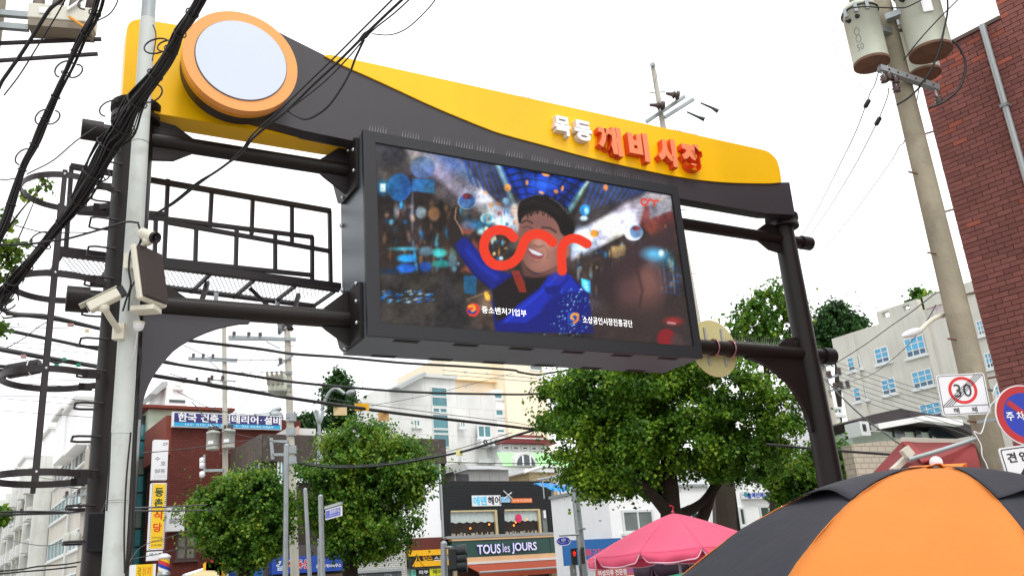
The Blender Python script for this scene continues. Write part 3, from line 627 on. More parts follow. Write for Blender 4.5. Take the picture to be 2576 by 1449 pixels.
for p, q in ((H(0, 1, 710, 225), H(0, 1, 655, 1050)), (H(0, 1, 1185, 290), H(0, 1, 1155, 1090)), (H(0, 1, 1668, 355), H(0, 1, 1632, 1150)), (H(0, 1, 2105, 450), H(0, 1, 2085, 830)), (H(0, 1, 2512, 530), H(0, 1, 2500, 900)),
             (H(0, 1, 1950, 850), H(0, 1, 1940, 1190)), (H(0, 1, 2352, 850), H(0, 1, 2342, 1230)), (H(0, 1, 1548, 760), H(0, 1, 1536, 1140)),
             (H(1, 1, 382, 590), H(1, 1, 382, 985)), (H(1, 1, 756, 665), H(1, 1, 768, 1395)), (H(1, 1, 216, 880), H(1, 1, 216, 1260)), (H(1, 1, 584, 925), H(1, 1, 584, 1380))):
    cbar(p, q, .042, 'rail_post')
fl = CW.hit(*H(0, 1, 2000, 1235))[1]; xl = CW.hit(*H(0, 1, 570, 1065))[0]; xr = CW.hit(*H(1, 1, 860, 1425))[0]
mb = MB(); yA, yB = .05, .72; step = .05; zf = fl - .02     # expanded metal: crossing zigzag strands
n = int((xr - xl) / step)
for k in range(n):
    x = xl + k * step
    for s in (1, -1):
        m_ = int((yB - yA) / step)
        dx = s * (yB - yA) * .5
        x2 = min(max(x + dx, xl), xr); f = 1 if abs(dx) < 1e-6 else (x2 - x) / dx
        mb.bar((x, yA, zf), (x2, yA + (yB - yA) * f, zf), .004, .005)
for k in range(n):
    x = xl + (k + .5) * step
mb.build('mesh_floor', m_steel, cat, kind='stuff')
for y in (yA - .02, yB): MB().bar((xl, y, zf), (xr, y, zf), .03, .06).build('floor_edge', m_rail, cat)
for k in range(7):
    x = xl + .05 + (xr - xl - .1) * k / 6; MB().bar((x, yA, zf - .02), (x, yB, zf - .02), .03, .04).build('floor_joist', m_rail, cat)
for x, d in ((.95, -.25), (1.45, .5), (2.05, -.3), (2.75, .45)):
    MB().bar((x, .3, zf - .03), (x + d * .8, .0, ZL + .1), .045).build('brace', m_rail, cat)
for x in (1.15, 1.9, 2.6):
    MB().bar((x, .6, zf - .03), (x - .18, .05, ZL + .1), .05, .012, m=0).build('perforated_strap', m_steel, cat)

# ================================================================ caged ladder on the left post
lad = thing('caged_ladder', 'dark ladder rungs with flat safety hoops on the left gate post', 'ladder', G)
zs = []
hoopc = []
for (u, v) in ((172, 487), (150, 725), (128, 955), (108, 1204)):
    x, z = G.hit(u, v, -.02); hoopc.append((x, z))
print('hoops', hoopc)
HR = .40; HC = -.575
def hoop(z, r=HR, c=HC):
    mb = MB(); n = 40; P = []
    for k in range(n + 1):
        a = rad(38) + (2 * PI - rad(76)) * k / n; P.append((c + r * math.cos(a), r * math.sin(a)))
    P = [(-.17, P[0][1] * .75)] + P + [(-.17, P[-1][1] * .75)]
    for i in range(len(P) - 1):
        (xa, ya), (xb, yb) = P[i], P[i + 1]; mb.bar((xa, ya, z), (xb, yb, z), .01, .06)
    return mb.build('hoop', m_rail, lad)
for c in hoopc:
    hoop(c[1])
    for y in (.26, -.26): MB().box(-.32, -.2, y - .012, y + .012, c[1] - .035, c[1] + .035).build('clamp', m_dark, lad)
for a in (96, 264, 180):
    x = HC + (HR + .006) * math.cos(rad(a)); y = (HR + .006) * math.sin(rad(a))
    zt, zb = (hoopc[0][1] + .05, hoopc[3][1] - .08)
    if a == 180: continue
    MB().bar((x, y, zb), (x, y, zt), .045, .012, up=(0, 1, 0)).build('cage_strap', m_rail, lad)
    for c in hoopc: MB().ball((x, y + (-.012 if a > 180 else .012), c[1]), .014, n=8).build('bolt', m_bolt, lad)
z = 1.0
rz0 = [G.hit(*H(0, 1, 1000, 670))[1], G.hit(*H(0, 1, 1000, 1000))[1]]
for k in range(18):
    z = .75 + k * .305
    if z > 6.3: break
    p = [(-.1, -.14, z), (-.3, -.15, z), (-.35, -.12, z), (-.35, .12, z), (-.3, .15, z), (-.1, .14, z)]
    MB().path(p, .011, 6).build('rung', m_rail, lad)

# ================================================================ white pole with cameras
def pt(u, v, Y): return at(u, v, Y)
WY = 7.35
pb, ptop = at(284, 1449, WY), at(372, 50, WY); dr = (ptop - pb).normalized()
def wp(z): return pb + dr * ((z - pb.z) / dr.z)
WB = wp(0)
wpole = thing('white_pole', 'slender white painted steel pole standing in front of the left gate post', 'pole', loc=WB)
IM = Matrix.Translation(-WB)
def wbuild(mb, name, mat, par, label=None):
    return mb.build(name, mat, par, label, M=Matrix.Translation(-Vector(par.location)))
wbuild(MB().tube(wp(0), wp(ptop.z), .094, .07, n=28), 'shaft', m_white, wpole)
wbuild(MB().tube(wp(ptop.z), wp(ptop.z + 2.2), .066, .06, n=24), 'galvanised_top', m_steel, wpole)
wbuild(MB().lathe([(.2, 0), (.2, .02), (.1, .02)], 24, WB), 'base_plate', m_steel, wpole)
for v in (228, 362, 1090, 1256, 1262): 
    z = at(330, v, WY).z; c = wp(z); r = .0935 - .004 * z
    wbuild(MB().path([(c.x + (r + .003) * math.cos(2 * PI * k / 20), c.y + (r + .003) * math.sin(2 * PI * k / 20), z) for k in range(20)], .004, 5, closed=True), 'cable_tie', m_black if v < 700 else m_white, wpole)
# upper bullet camera
def camera_thing(label, c, d, L, r, armfrom, square):
    c = Vector(c); d = Vector(d).normalized(); t = thing('security_camera', label, 'camera', loc=c)
    q = d.to_track_quat('X', 'Z').to_matrix().to_4x4()
    if square:
        o = MB().box(-L / 2, L / 2, -r, r, -r * .8, r * .9).build('housing', m_camw, t, M=q); bevel(o, r * .25, 3)
        o = MB().box(-L / 2 - .01, L / 2 + .05, -r * 1.15, r * 1.15, r * .9, r * 1.05).build('sun_shield', m_camw, t, M=q); bevel(o, .006)
        MB().tube((L / 2 + .002, 0, 0), (L / 2 + .012, 0, 0), r * .6, n=20).build('lens', m_porc, t, M=q)
        MB().box(-L / 2 - .05, -L / 2, -r * .8, r * .8, -r * .7, r * .8).build('rear_cap', m_black, t, M=q)
    else:
        MB().lathe([(r * .8, -L / 2), (r, -L / 2 + .02), (r, L / 2)], 26).build('housing', m_camw, t, M=q @ Matrix.Rotation(PI / 2, 4, 'Y'))
        MB().lathe([(r * 1.04, 0), (r * 1.04, .03), (r * .85, .031), (r * .8, .012), (1e-4, .012)], 26).build('lens_ring', m_black, t, M=q @ Matrix.Translation((L / 2 - .01, 0, 0)) @ Matrix.Rotation(PI / 2, 4, 'Y'))
        MB().ball((L / 2 + .005, 0, 0), r * .35, n=12).build('lens', M('lens_glass', '050508', rough=.05), t, M=q)
    a = Vector(armfrom) - c
    MB().path(smooth_pts([(0, 0, -r * .7), (a.x * .25, a.y * .25, -r * 1.6), tuple(a)], 5), [.028] * 3 + [.026] * 8 if False else .027, 10).build('bracket_arm', m_camw, t)
    MB().ball((0, 0, -r * 1.1), .045, n=10).build('ball_joint', m_camw, t)
    MB().box(a.x - .05, a.x + .05, a.y - .03, a.y + .03, a.z - .07, a.z + .07).build('mount', m_camw, t)
    return t
Y1 = 7.1
c1 = at(372, 592, Y1); d1 = at(394, 608, Y1 - .02) - c1
camera_thing('white bullet camera high on the white pole facing right', c1, (.75, -.35, -.42), .19, .05, wp(at(345, 640, Y1).z) + Vector((.03, -.1, 0)), False)
c2 = at(262, 757, 6.85); camera_thing('boxy white camera on a long arm pointing down left from the white pole', c2, (-.78, -.25, -.5), .26, .05, wp(at(315, 810, 7).z) + Vector((-.03, -.1, 0)), True)
# flat brown panel lamp strapped on the right of the white pole
fp = at(375, 695, 7.15); fl_ = thing('flat_panel_antenna', 'brown faced flat panel unit with pale edge strapped to the white pole', 'antenna panel', loc=fp)
Rm = Matrix.Rotation(rad(72), 4, 'Z') @ Matrix.Rotation(rad(-12), 4, 'X')
o = MB().box(-.16, .16, -.02, .03, -.26, .26).build('back_tray', m_camw, fl_, M=Rm); bevel(o, .01)
MB().box(-.14, .14, -.055, -.021, -.24, .24).build('brown_face', M('panel_brown', '2f211b', rough=.5), fl_, M=Rm)
MB().bar((-.02, .05, -.1), (-.16, .15, -.12), .03).build('bracket', m_camw, fl_); MB().box(-.1, .1, -.1, .06, -.33, -.29).build('shelf', m_camw, fl_)
# horn dome
hp_ = at(349, 815, 7.2); hd = thing('dome_lamp', 'small white dome fixed under the lower gate beam beside the pole', 'lamp', loc=hp_)
MB().lathe([(.045, 0), (.043, -.03), (.03, -.055), (.001, -.065)], 18).build('dome', m_wsign, hd); MB().lathe([(.05, 0), (.05, .015)], 18).build('collar', m_camw, hd)
# black loudspeaker box on the gate post
sb = at(252, 1335, 7.9); sp_ = thing('loudspeaker', 'black box loudspeaker strapped to the left gate post with white tape', 'speaker', loc=sb, rz=rad(24))
o = MB().box(-.105, .105, -.1, .1, -.17, .15).build('cabinet', M('speaker_black', '191b24', rough=.6), sp_); bevel(o, .012)
MB().box(-.09, .09, -.106, -.101, -.155, .135).build('grille', M('grille_cloth', '101018', rough=.9, bump=.3, bs=300), sp_)
MB().path([(.0, 0, .15), (.05, .02, .3), (.1, .05, .33), (.12, .07, .2)], .012, 6).build('handle', m_rail, sp_)
# wiring that runs down the white pole
def cable(name, label, pts, r, mat=None, cat='cable', group=None, n=6, sm=6, loc=None):
    pts = [Vector(p) for p in pts]; b = pts[0]
    P = smooth_pts([p - b for p in pts], sm)
    o = MB().path(P, r, n).build(name, mat or m_black); o.location = b; return tag(o, label, cat, group)
def pix(pts): return [at(u, v, Y) for u, v, Y in pts]
def zq(i, j, L, Y): return [(*Q(i, j, x, y), Y if not isinstance(Y, (list, tuple)) else Y[0] + (Y[1] - Y[0]) * k / max(1, len(L) - 1)) for k, (x, y) in enumerate(L)]
cable('pole_wire', 'black cable hanging in a long loop from the upper camera down the white pole', pix(zq(0, 1, [(1370, 780), (1400, 900), (1380, 1000), (1300, 1060), (1280, 1250), (1300, 1400)], 7.2) + zq(0, 2, [(1250, 130), (1220, 230)], 7.22)), .009, n=6)
cable('pole_wire', 'second black cable beside it running from the camera bracket down the pole', pix(zq(0, 1, [(1460, 800), (1420, 950), (1360, 1080), (1400, 1250), (1320, 1400)], 7.18) + zq(0, 2, [(1290, 60), (1275, 225)], 7.22)), .008)
cable('pole_wire', 'thin black wire dropping along the yellow panel edge beside the white pole top', pix(zq(0, 0, [(1520, 250), (1548, 330), (1545, 420), (1530, 520), (1512, 610)], 7.15)), .006)
cable('pole_wire', 'pale thin wire running down the right edge of the white pole', pix(zq(0, 2, [(1360, 250), (1385, 330), (1360, 480), (1330, 660), (1265, 815)], 7.2)), .006, m_white)
cable('post_cable', 'black cable between the white pole and the gate bracket', pix(zq(0, 2, [(1385, 420), (1370, 560), (1395, 660), (1385, 820), (1345, 990), (1370, 1100)], 7.6)), .012)
cable('post_cable', 'black cable running down to street level right of the white pole', pix(zq(0, 2, [(1372, 1110), (1362, 1300), (1352, 1450)], 7.6) + zq(0, 3, [(1340, 300), (1325, 700), (1310, 1100), (1250, 1400)], 7.6)), .012)
cable('post_cable', 'black cable lying on the face of the white pole near street level', pix(zq(0, 3, [(1100, 20), (1085, 400), (1060, 800)], 7.2)), .007)
cable('post_cable', 'thin dark cable down the right side of the lower white pole', pix(zq(0, 3, [(1300, 20), (1255, 500), (1235, 1000), (1240, 1420)], 7.24)), .008)

# ================================================================ overhead cable bundles, upper left
def bundle(label, spine, widths, n, rs, seed, loops=(), group=None):
    r_ = random.Random(seed); P = smooth_pts(spine, 5); L = len(P)
    Wd = np.interp(np.linspace(0, 1, L), np.linspace(0, 1, len(widths)), widths)
    t = thing('cable_bundle', label, 'cables', loc=P[0]); base = P[0]
    for k in range(n):
        ph = r_.uniform(0, 6.28); rr = math.sqrt(r_.uniform(0, 1)); fr = r_.uniform(-.07, .09); q = []
        for i, p in enumerate(P):
            tan = (P[min(i + 1, L - 1)] - P[max(i - 1, 0)]).normalized(); a = tan.cross(Vector((0, 1, 0))).normalized(); b = tan.cross(a)
            an = ph + fr * i * .5; w_ = Wd[i] * .5 * rr * (1 + .22 * math.sin(i * .35 + ph))
            q.append(p + a * math.cos(an) * w_ + b * math.sin(an) * w_ - base)
        MB().path(q, rs * r_.uniform(.6, 1.25), 6).build('strand', m_black, t)
    for (u, v, Y, rr, a0, a1, tilt) in loops:
        c = at(u, v, Y) - base; q = []
        for k in range(17):
            an = rad(a0 + (a1 - a0) * k / 16); q.append(c + Vector((rr * math.cos(an), rr * .3 * math.sin(an), rr * math.sin(an) * tilt)))
        MB().path(q, .007, 6).build('slack_loop', m_black, t)
    for i in range(3, L - 3, 6):
        p = P[i] - base; tan = (P[i + 1] - P[i - 1]).normalized()
        a = tan.cross(Vector((0, 1, 0))).normalized(); b = tan.cross(a); w_ = Wd[i] * .5 + .01
        MB().path([p + a * math.cos(2 * PI * k / 12) * w_ + b * math.sin(2 * PI * k / 12) * w_ for k in range(12)], .006, 5, closed=True).build('tie', m_black, t)
    return t
A = [(*Q(0, 0, x, y), Y) for x, y, Y in ((1010, -120, 5.6), (985, 0, 5.7), (930, 170, 5.85), (850, 330, 6.0), (770, 490, 6.1), (690, 660, 6.2), (600, 850, 6.3), (520, 1040, 6.4), (430, 1230, 6.45), (340, 1440, 6.5))] + [(*Q(0, 1, x, y), Y) for x, y, Y in ((240, 210, 6.55), (150, 480, 6.6), (40, 800, 6.65), (-120, 1150, 6.7))]
bundle('thick black cable bundle crossing the top left corner steeply', pix(A), [.07, .068, .062, .056, .05, .05, .055, .05, .055, .055], 20, .0085, 1,
       [(*Q(0, 0, 640, 690), 6.15, .075, 20, 250, 1.2), (*Q(0, 0, 745, 710), 6.2, .06, -120, 90, 1.2), (*Q(0, 0, 425, 1165), 6.35, .06, 60, 260, 1.3), (*Q(0, 0, 520, 1170), 6.4, .06, -130, 80, 1.2), (*Q(0, 1, 240, 130), 6.5, .07, 60, 250, 1.2), (*Q(0, 0, 880, 30), 5.8, .08, 20, 260, 1.0)])
B = [(*Q(0, 0, x, y), Y) for x, y, Y in ((2060, -120, 5.4), (1985, 0, 5.5), (1890, 170, 5.65), (1790, 330, 5.8), (1720, 470, 5.9), (1600, 660, 6.05), (1450, 880, 6.2), (1310, 1090, 6.35), (1200, 1290, 6.5), (1080, 1440, 6.6))] + [(*Q(0, 1, x, y), Y) for x, y, Y in ((960, 260, 6.7), (830, 480, 6.8), (690, 690, 6.9), (560, 860, 7.0), (420, 1040, 7.1), (270, 1210, 7.2), (130, 1390, 7.3))] + [(*Q(0, 2, x, y), Y) for x, y, Y in ((40, 90, 7.4), (-120, 320, 7.5))]
bundle('widest black cable bundle running diagonally over the yellow panel and across the white pole', pix(B), [.075, .075, .075, .075, .09, .11, .15, .18, .18, .17, .14, .085, .075, .08, .10, .12, .13], 36, .0085, 2,
       [(*Q(0, 0, 1560, 460), 6.0, .1, -10, 300, .9), (*Q(0, 0, 1660, 460), 6.0, .075, -20, 300, .9), (*Q(0, 0, 1500, 930), 6.2, .09, -110, 90, 1.1), (*Q(0, 0, 1100, 1080), 6.4, .09, 60, 250, 1.0), (*Q(0, 1, 410, 950), 7.0, .09, 40, 300, .9), (*Q(0, 1, 160, 1320), 7.2, .09, 60, 300, 1.0), (*Q(0, 1, 1020, 320), 6.8, .06, -110, 60, 1.0), (*Q(0, 2, 60, 60), 7.3, .1, 0, 330, 1.1), (*Q(0, 2, 90, 130), 7.3, .08, 0, 330, 1.1)])
cable('overhead_cable', 'single dark twisted cable left of the steep corner bundle', pix(zq(0, 0, [(640, -60), (600, 10), (500, 90), (400, 240), (320, 370), (210, 540), (90, 710), (10, 830), (-60, 1000)], (5.8, 6.5))), .016, n=8)
cable('overhead_cable', 'thin grey wire with a clamp end below the pale switchgear', pix(zq(0, 0, [(660, -20), (560, 160), (400, 420), (200, 740), (40, 950)], (5.9, 6.4))), .006)
cable('overhead_cable', 'thin wire curving right from the corner bundle at the top edge', pix(zq(0, 0, [(1180, -30), (1150, 60), (1080, 150), (960, 215)], (5.6, 5.8))), .005)
cable('overhead_cable', 'thin wire sagging from the white pole to the lower left of the corner bundle', pix(zq(0, 0, [(965, 1260), (800, 1370), (700, 1450)], (7.2, 7.0)) + zq(0, 1, [(520, 170), (270, 300)], (6.9, 6.6))), .006)
cable('overhead_cable', 'short wire leaving the left picture edge under the corner bundle', pix(zq(0, 1, [(-40, 352), (80, 355), (190, 335)], (6.6, 6.6))), .006)
cable('overhead_cable', 'dark cable from the upper camera sagging left across the ladder cage', pix(zq(0, 1, [(1380, 785), (1260, 775), (1100, 820), (900, 880), (680, 940), (520, 965), (250, 998), (-40, 1005)], (7.25, 6.8))), .010)
cable('overhead_cable', 'thinner wire sagging just above the camera cable at the ladder cage', pix(zq(0, 1, [(1260, 778), (1080, 835), (900, 878), (700, 880), (470, 885), (260, 840), (120, 800)], (7.5, 7.0))), .005)

# ---- service drop crossing the round emblem down to the white pole
for k, (lab, L1, Ys, r) in enumerate((
    ('upper strand of the service drop crossing the charcoal panel to the white pole', [(2, 1400, -20), (2, 1280, 100), (2, 1060, 320), (2, 820, 560), (2, 560, 810), (2, 280, 1080), (2, 0, 1330)], (5.6, 6.6), .007),
    ('thick middle strand of the service drop crossing the charcoal panel', [(2, 1500, -20), (2, 1350, 120), (2, 1160, 300), (2, 1060, 400), (2, 860, 600), (2, 600, 840), (2, 330, 1100), (2, 0, 1370)], (5.6, 6.6), .011),
    ('lower strand of the service drop crossing the charcoal panel', [(2, 1570, -20), (2, 1400, 135), (2, 1160, 330), (2, 930, 590), (2, 700, 820), (2, 420, 1040), (2, 60, 1310)], (5.6, 6.6), .006))):
    P = [(*Q(1, 0, x, y), 0) for _, x, y in L1] + [(*Q(0, 1, x, y), 0) for x, y in ((2400, 60 + 20 * k), (2200, 240), (1960, 400 - 15 + 15 * k), (1720, 590 - 12 + 12 * k), (1500, 720))]
    n = len(P); P = [(u, v, Ys[0] + (7.25 - Ys[0]) * i / (n - 1)) for i, (u, v, _) in enumerate(P)]
    cable('service_drop', lab, pix(P), r)
cable('service_drop', 'slack loop hanging from the service drop over the charcoal panel', pix(zq(1, 0, [(1100, 400), (1060, 480), (1010, 590), (960, 720), (860, 900), (740, 1060), (620, 1150), (520, 1188), (430, 1160), (340, 1105)], (6.0, 6.4))), .009)
cable('service_drop', 'thin wire curving up to the right from the service drop junction', pix(zq(1, 0, [(1180, 340), (1330, 352), (1450, 325), (1560, 260), (1680, 150), (1780, 40), (1830, -40)], (5.95, 5.6))), .005)
o = MB().path([p - at(*Q(1, 0, 1060, 400), 5.95) for p in pix(zq(1, 0, [(1060, 400), (1110, 355), (1165, 305)], (5.95, 5.9)))], [.014, .024, .014], 10).build('splice_sleeve', m_black); o.location = at(*Q(1, 0, 1060, 400), 5.95); tag(o, 'dark splice sleeve on the service drop above the charcoal panel', 'splice')

# ================================================================ pale switchgear at the top left edge
E_ = Fr(azdir(150, 60, 8.2), 74)
sg = thing('pole_switchgear', 'pale metal switchgear box with porcelain bushings cut by the top left corner', 'switchgear', E_)
x0, x1, z0, z1 = rect(E_, Q(0, 0, 278, 75), Q(0, 0, 905, 330)); z0 = E_.hit(*Q(0, 0, 278, 170))[1]; z1 = E_.hit(*Q(0, 0, 278, 25))[1]
o = MB().box(x0, x1, 0, .24, z0, z1).build('housing', M('switchgear_cream', 'cfcdc0', rough=.5, streak=.15), sg); bevel(o, .01)
MB().box(x0 + .01, x1 - .01, .01, .23, z0 - .08, z0 - .002).build('lower_tray', M('switchgear_tan', '84796a', rough=.7), sg)
MB().box(x0 + .1, x0 + .2, -.012, -.002, z0 + .05, z1 - .05).build('rating_plate', m_wsign, sg)
for k, fx in enumerate((.1, .4, .66, .92)):
    x = x0 + (x1 - x0) * fx; prof = []
    for j in range(9): prof += [(.062 - j * .002, j * .026), (.036, j * .026 + .013)]
    MB().lathe(prof, 18, (x, .12, z1)).build('bushing', m_porcg if k < 3 else m_porc, sg)
MB().bar((x1 - .22, -.02, z0 + .1), (x1 - .05, -.02, z1 + .12), .03, .02).build('lever', m_wsign, sg)
MB().bar((x1 - .2, -.03, z0 + .02), (x1 - .06, -.03, z0 - .08), .02).build('orange_handle', M('handle_orange', 'd8921c'), sg)
for dz in (.12, -.02): MB().bar((x0 - .28, .1, z1 - .1 - dz), (x0, .1, z1 - .1 - dz), .05, .06).build('support_arm', m_steel, sg)
MB().bar((x0 - .5, .2, z0 - .22), (x0 + .62, .2, z0 - .05), .03).build('brace', m_rail, sg); MB().bar((x0 - .5, .2, z0 - .42), (x0 + .6, .2, z0 - .22), .03).build('brace', m_rail, sg)
MB().box(x0 - .46, x0 - .28, .0, .3, 0, z1 + 1.2).build('pole_edge', m_conc, sg)

# ================================================================ concrete pole with transformers, right
P0 = azdir(2505, 1190, 10.7); CP = Vector((P0[0], P0[1], 0)); ta = at(2218, 0, P0[1]); print('pole lean', CP, ta)
cdir = (ta - Vector((CP.x, CP.y, 0))); cdir /= cdir.z
def cp(z): return Vector((CP.x + cdir.x * z, CP.y, z))
cpole = thing('utility_pole', 'tall tapered concrete utility pole carrying two large transformers at right', 'utility pole', loc=CP)
bm = lambda mb, name, mat, par=cpole, label=None: mb.build(name, mat, par, label, M=Matrix.Translation(-Vector(par.location)))
bm(MB().path([cp(z) for z in (0, 3, 6, 9, 12)], [.155, .137, .118, .098, .08], 32), 'shaft', m_conc)
for z in (1.55, 2.05): bm(MB().path([cp(z), cp(z + .27)], [.159, .156], 32, cap=False), 'steel_band', m_steel)
for k, z in enumerate((2.9, 3.35, 3.8, 4.3, 4.8, 5.3, 5.8, 6.3)):
    c = cp(z); s = 1 if k % 2 else -1; bm(MB().tube((c.x + s * .1, c.y - .05, z), (c.x + s * .22, c.y - .1, z + .01), .011, n=8), 'step_bolt', m_rust)
def transformer(label, ub, vb, Y, r, h, plate, num):
    c = at(ub, vb, Y); t = thing('transformer', label, 'transformer', loc=c)
    mb = MB().lathe([(r, 0), (r, h), (r * 1.02, h), (r * 1.02, h + .03), (r * .9, h + .08), (r * .3, h + .12)], 36)
    mb.build('tank', m_trafo, t)
    MB().lathe([(r * 1.015, .0), (r * 1.015, .035)], 36, (0, 0, -.012)).build('rim', m_rust, t)
    MB().lathe([(r * .96, -.02), (r * .96, -.016)], 36).build('base_plate', m_rust, t)
    MB().path([(r * 1.04 * math.cos(2 * PI * k / 30), r * 1.04 * math.sin(2 * PI * k / 30), h - .01) for k in range(30)], .012, 6, closed=True).build('clamp_band', m_rail, t)
    for a in (200, 235, 270): 
        x, y = r * 1.05 * math.cos(rad(a)), r * 1.05 * math.sin(rad(a))
        MB().box(x - .02, x + .02, y - .02, y + .02, h - .1, h + .02).build('lug', m_steel, t)
    for a in (205, 235):
        x, y = math.cos(rad(a)), math.sin(rad(a)); MB().tube((r * x, r * y, h * .78), (r * 1.25 * x, r * 1.25 * y, h * .76), .03, .02, n=10).build('terminal', m_black, t)
    prof = []
    for j in range(6): prof += [(.06 - j * .004, j * .03), (.035, j * .03 + .015)]
    MB().lathe(prof, 16, (-r * .3, -r * .2, h + .1)).build('bushing', m_porcg, t)
    if plate: o = MB().box(-.055, .055, -r - .03, -r - .01, h * .45, h * .65).build('name_plate', m_wsign, t); o.rotation_euler = (0, 0, rad(-10))
    if num:
        g = M('faded_print', '6f7b70', rough=.7)
        for s_, za, zb in (('50', .16, .28),):
            a, fs = text_geo(s_, False, .0); mb = MB(); vs = []
            for q in a: an = rad(222) + (q[0] - .5) * .42; vs.append((r * 1.004 * math.cos(an), r * 1.004 * math.sin(an), h * za + h * (zb - za) * q[1]))
            mb.add(vs, fs); mb.build('painted_number', g, t)
        for zc in (.38, .52):
            mb = MB(); P = []
            for k in range(20): an = rad(222) + .14 * math.cos(2 * PI * k / 20); P.append((r * 1.003 * math.cos(an), r * 1.003 * math.sin(an), h * zc + .05 * math.sin(2 * PI * k / 20)))
            mb.path(P, .004, 4, closed=True); mb.build('painted_ring', g, t)
    MB().bar((r * .8 * (1 if ub < 2220 else -1), .02, h * .68), ((r + .14) * (1 if ub < 2220 else -1), .1, h * .66), .1, .08).build('hanger', m_steel, t)
    return t
transformer('pale green transformer tank marked 50, left of the concrete pole', *Q(3, 0, 1062, 638), 9.35, .205, .72, False, True)
transformer('larger pale transformer tank with a white plate, right of the concrete pole', *Q(3, 0, 1650, 524), 9.25, .24, .88, True, False)
transformer('third transformer mostly hidden behind the crossarm, rusty underside showing', *Q(3, 0, 1585, 745), 9.95, .2, .8, False, False)
xa = at(*Q(3, 0, 1135, 680), 9.2); xb = at(*Q(3, 0, 1720, 880), 9.45)
ca_ = thing('crossarm', 'rusty steel crossarm bolted below the transformers on the concrete pole', 'crossarm', loc=xa)
bm(MB().bar(xa, xb, .07, .075), 'beam', m_steel, ca_)
for f, dz in ((.02, -.16), (.12, -.1), (.2, -.24), (.22, -.12), (.93, -.2)):
    p = xa.lerp(xb, f); prof = [(.01, 0), (.045, .01), (.03, .03), (.05, .05), (.03, .07), (.04, .09), (.01, .1)]
    MB().lathe(prof, 12, p - xa + Vector((0, -.03, dz - .05))).build('spool_insulator', m_porc, ca_)
    bm(MB().bar(p, p + Vector((0, -.03, dz)), .015), 'hook', m_steel, ca_)
for f in (.15, .3, .45, .6, .75, .9): 
    p = xa.lerp(xb, f); MB().ball(p - xa + Vector((0, -.04, 0)), .014, n=8).build('bolt', m_rust, ca_)
TW = (
    ('thick black jumper looping out over the brick wall from the pole', zq(3, 0, [(1840, 400), (1920, 460), (1990, 600), (1985, 740), (1930, 880), (1800, 1000), (1640, 1075)], 9.2), .014),
    ('black jumper falling from the right transformer across the crossarm', zq(3, 0, [(1815, -30), (1815, 130), (1780, 300), (1740, 480), (1670, 660), (1600, 780), (1540, 850), (1530, 880), (1420, 980), (1310, 1045)], (8.9, 9.2)), .012),
    ('grey wire slanting up right from the crossarm past the right transformer', zq(3, 0, [(1380, 600), (1520, 420), (1700, 220), (1880, 40), (1960, -40)], (9.1, 8.7)), .008),
    ('thin wire joining the two transformer tops', zq(3, 0, [(870, 80), (1000, 70), (1150, 78), (1330, 82), (1420, 70), (1580, -10)], 8.95), .009),
    ('hair thin wire looping left of the transformers', zq(3, 0, [(775, 190), (735, 175), (700, 250), (690, 420), (730, 600), (850, 760), (960, 860), (1045, 915)], 9.1), .003),
    ('wire with dark sleeves descending left from the crossarm', zq(3, 0, [(1130, 720), (1090, 850), (1050, 920), (1000, 1060), (930, 1250), (840, 1450)], (9.2, 11)) + zq(3, 1, [(750, 200), (540, 620), (360, 930), (200, 1200)], (12, 20)), .006),
    ('second sleeved wire descending left from the crossarm', zq(3, 0, [(1230, 880), (1220, 960), (1160, 1120), (1100, 1250), (1000, 1450)], (9.2, 11)) + zq(3, 1, [(870, 260), (630, 650), (380, 1010), (330, 1080)], (12, 20)), .006),
    ('third wire descending left close to the concrete pole', zq(3, 0, [(1530, 900), (1500, 1040), (1390, 1400)], (9.3, 10)) + zq(3, 1, [(1340, 20), (1270, 150), (1130, 350), (860, 720), (600, 1030), (400, 1230)], (10.5, 20)), .006))
for lab, P, r in TW: cable('pole_jumper', lab, pix(P), r)
for lab, (x, y, x2, y2) in (('upper left dark sleeve on a wire beside the concrete pole', (1040, 990, 992, 1075)), ('lower right dark sleeve on a wire beside the concrete pole', (1148, 1165, 1100, 1250))):
    p = at(*Q(3, 0, x, y), 10.3); q = at(*Q(3, 0, x2, y2), 10.3); o = MB().path([Vector((0, 0, 0)), (q - p) * .15, (q - p) * .85, q - p], [.01, .03, .03, .01], 10).build('insulating_sleeve', m_black); o.location = p; tag(o, lab, 'insulator')

# ---- signs strapped on the concrete pole
SG = Fr((cp(2.3).x, cp(2.3).y), 90)
def rbox(x0, x1, z0, z1, r, n=5):
    P = []
    for cx, cz, a0 in ((x1 - r, z1 - r, 0), (x0 + r, z1 - r, 90), (x0 + r, z0 + r, 180), (x1 - r, z0 + r, 270)):
        for k in range(n + 1): a = rad(a0 + 90 * k / n); P.append((cx + r * math.cos(a), cz + r * math.sin(a)))
    return P
def onsign(name, label, cat, c, W_, H_, rz=0.0, tilt=0.0):
    return thing(name, label, cat, loc=c, rz=rz)
def face_sign(label, quad_tl, quad_br, Y, az, tilt=0):
    F = Fr((0, 0), az); a = at(*quad_tl, Y); b = at(*quad_br, Y); c = (a + b) / 2
    F.p0 = np.array([c.x, c.y, 0]); x0, x1, z0, z1 = rect(F, quad_tl, quad_br); return F, (x0 + x1) / 2, (z0 + z1) / 2, x1 - x0, z1 - z0
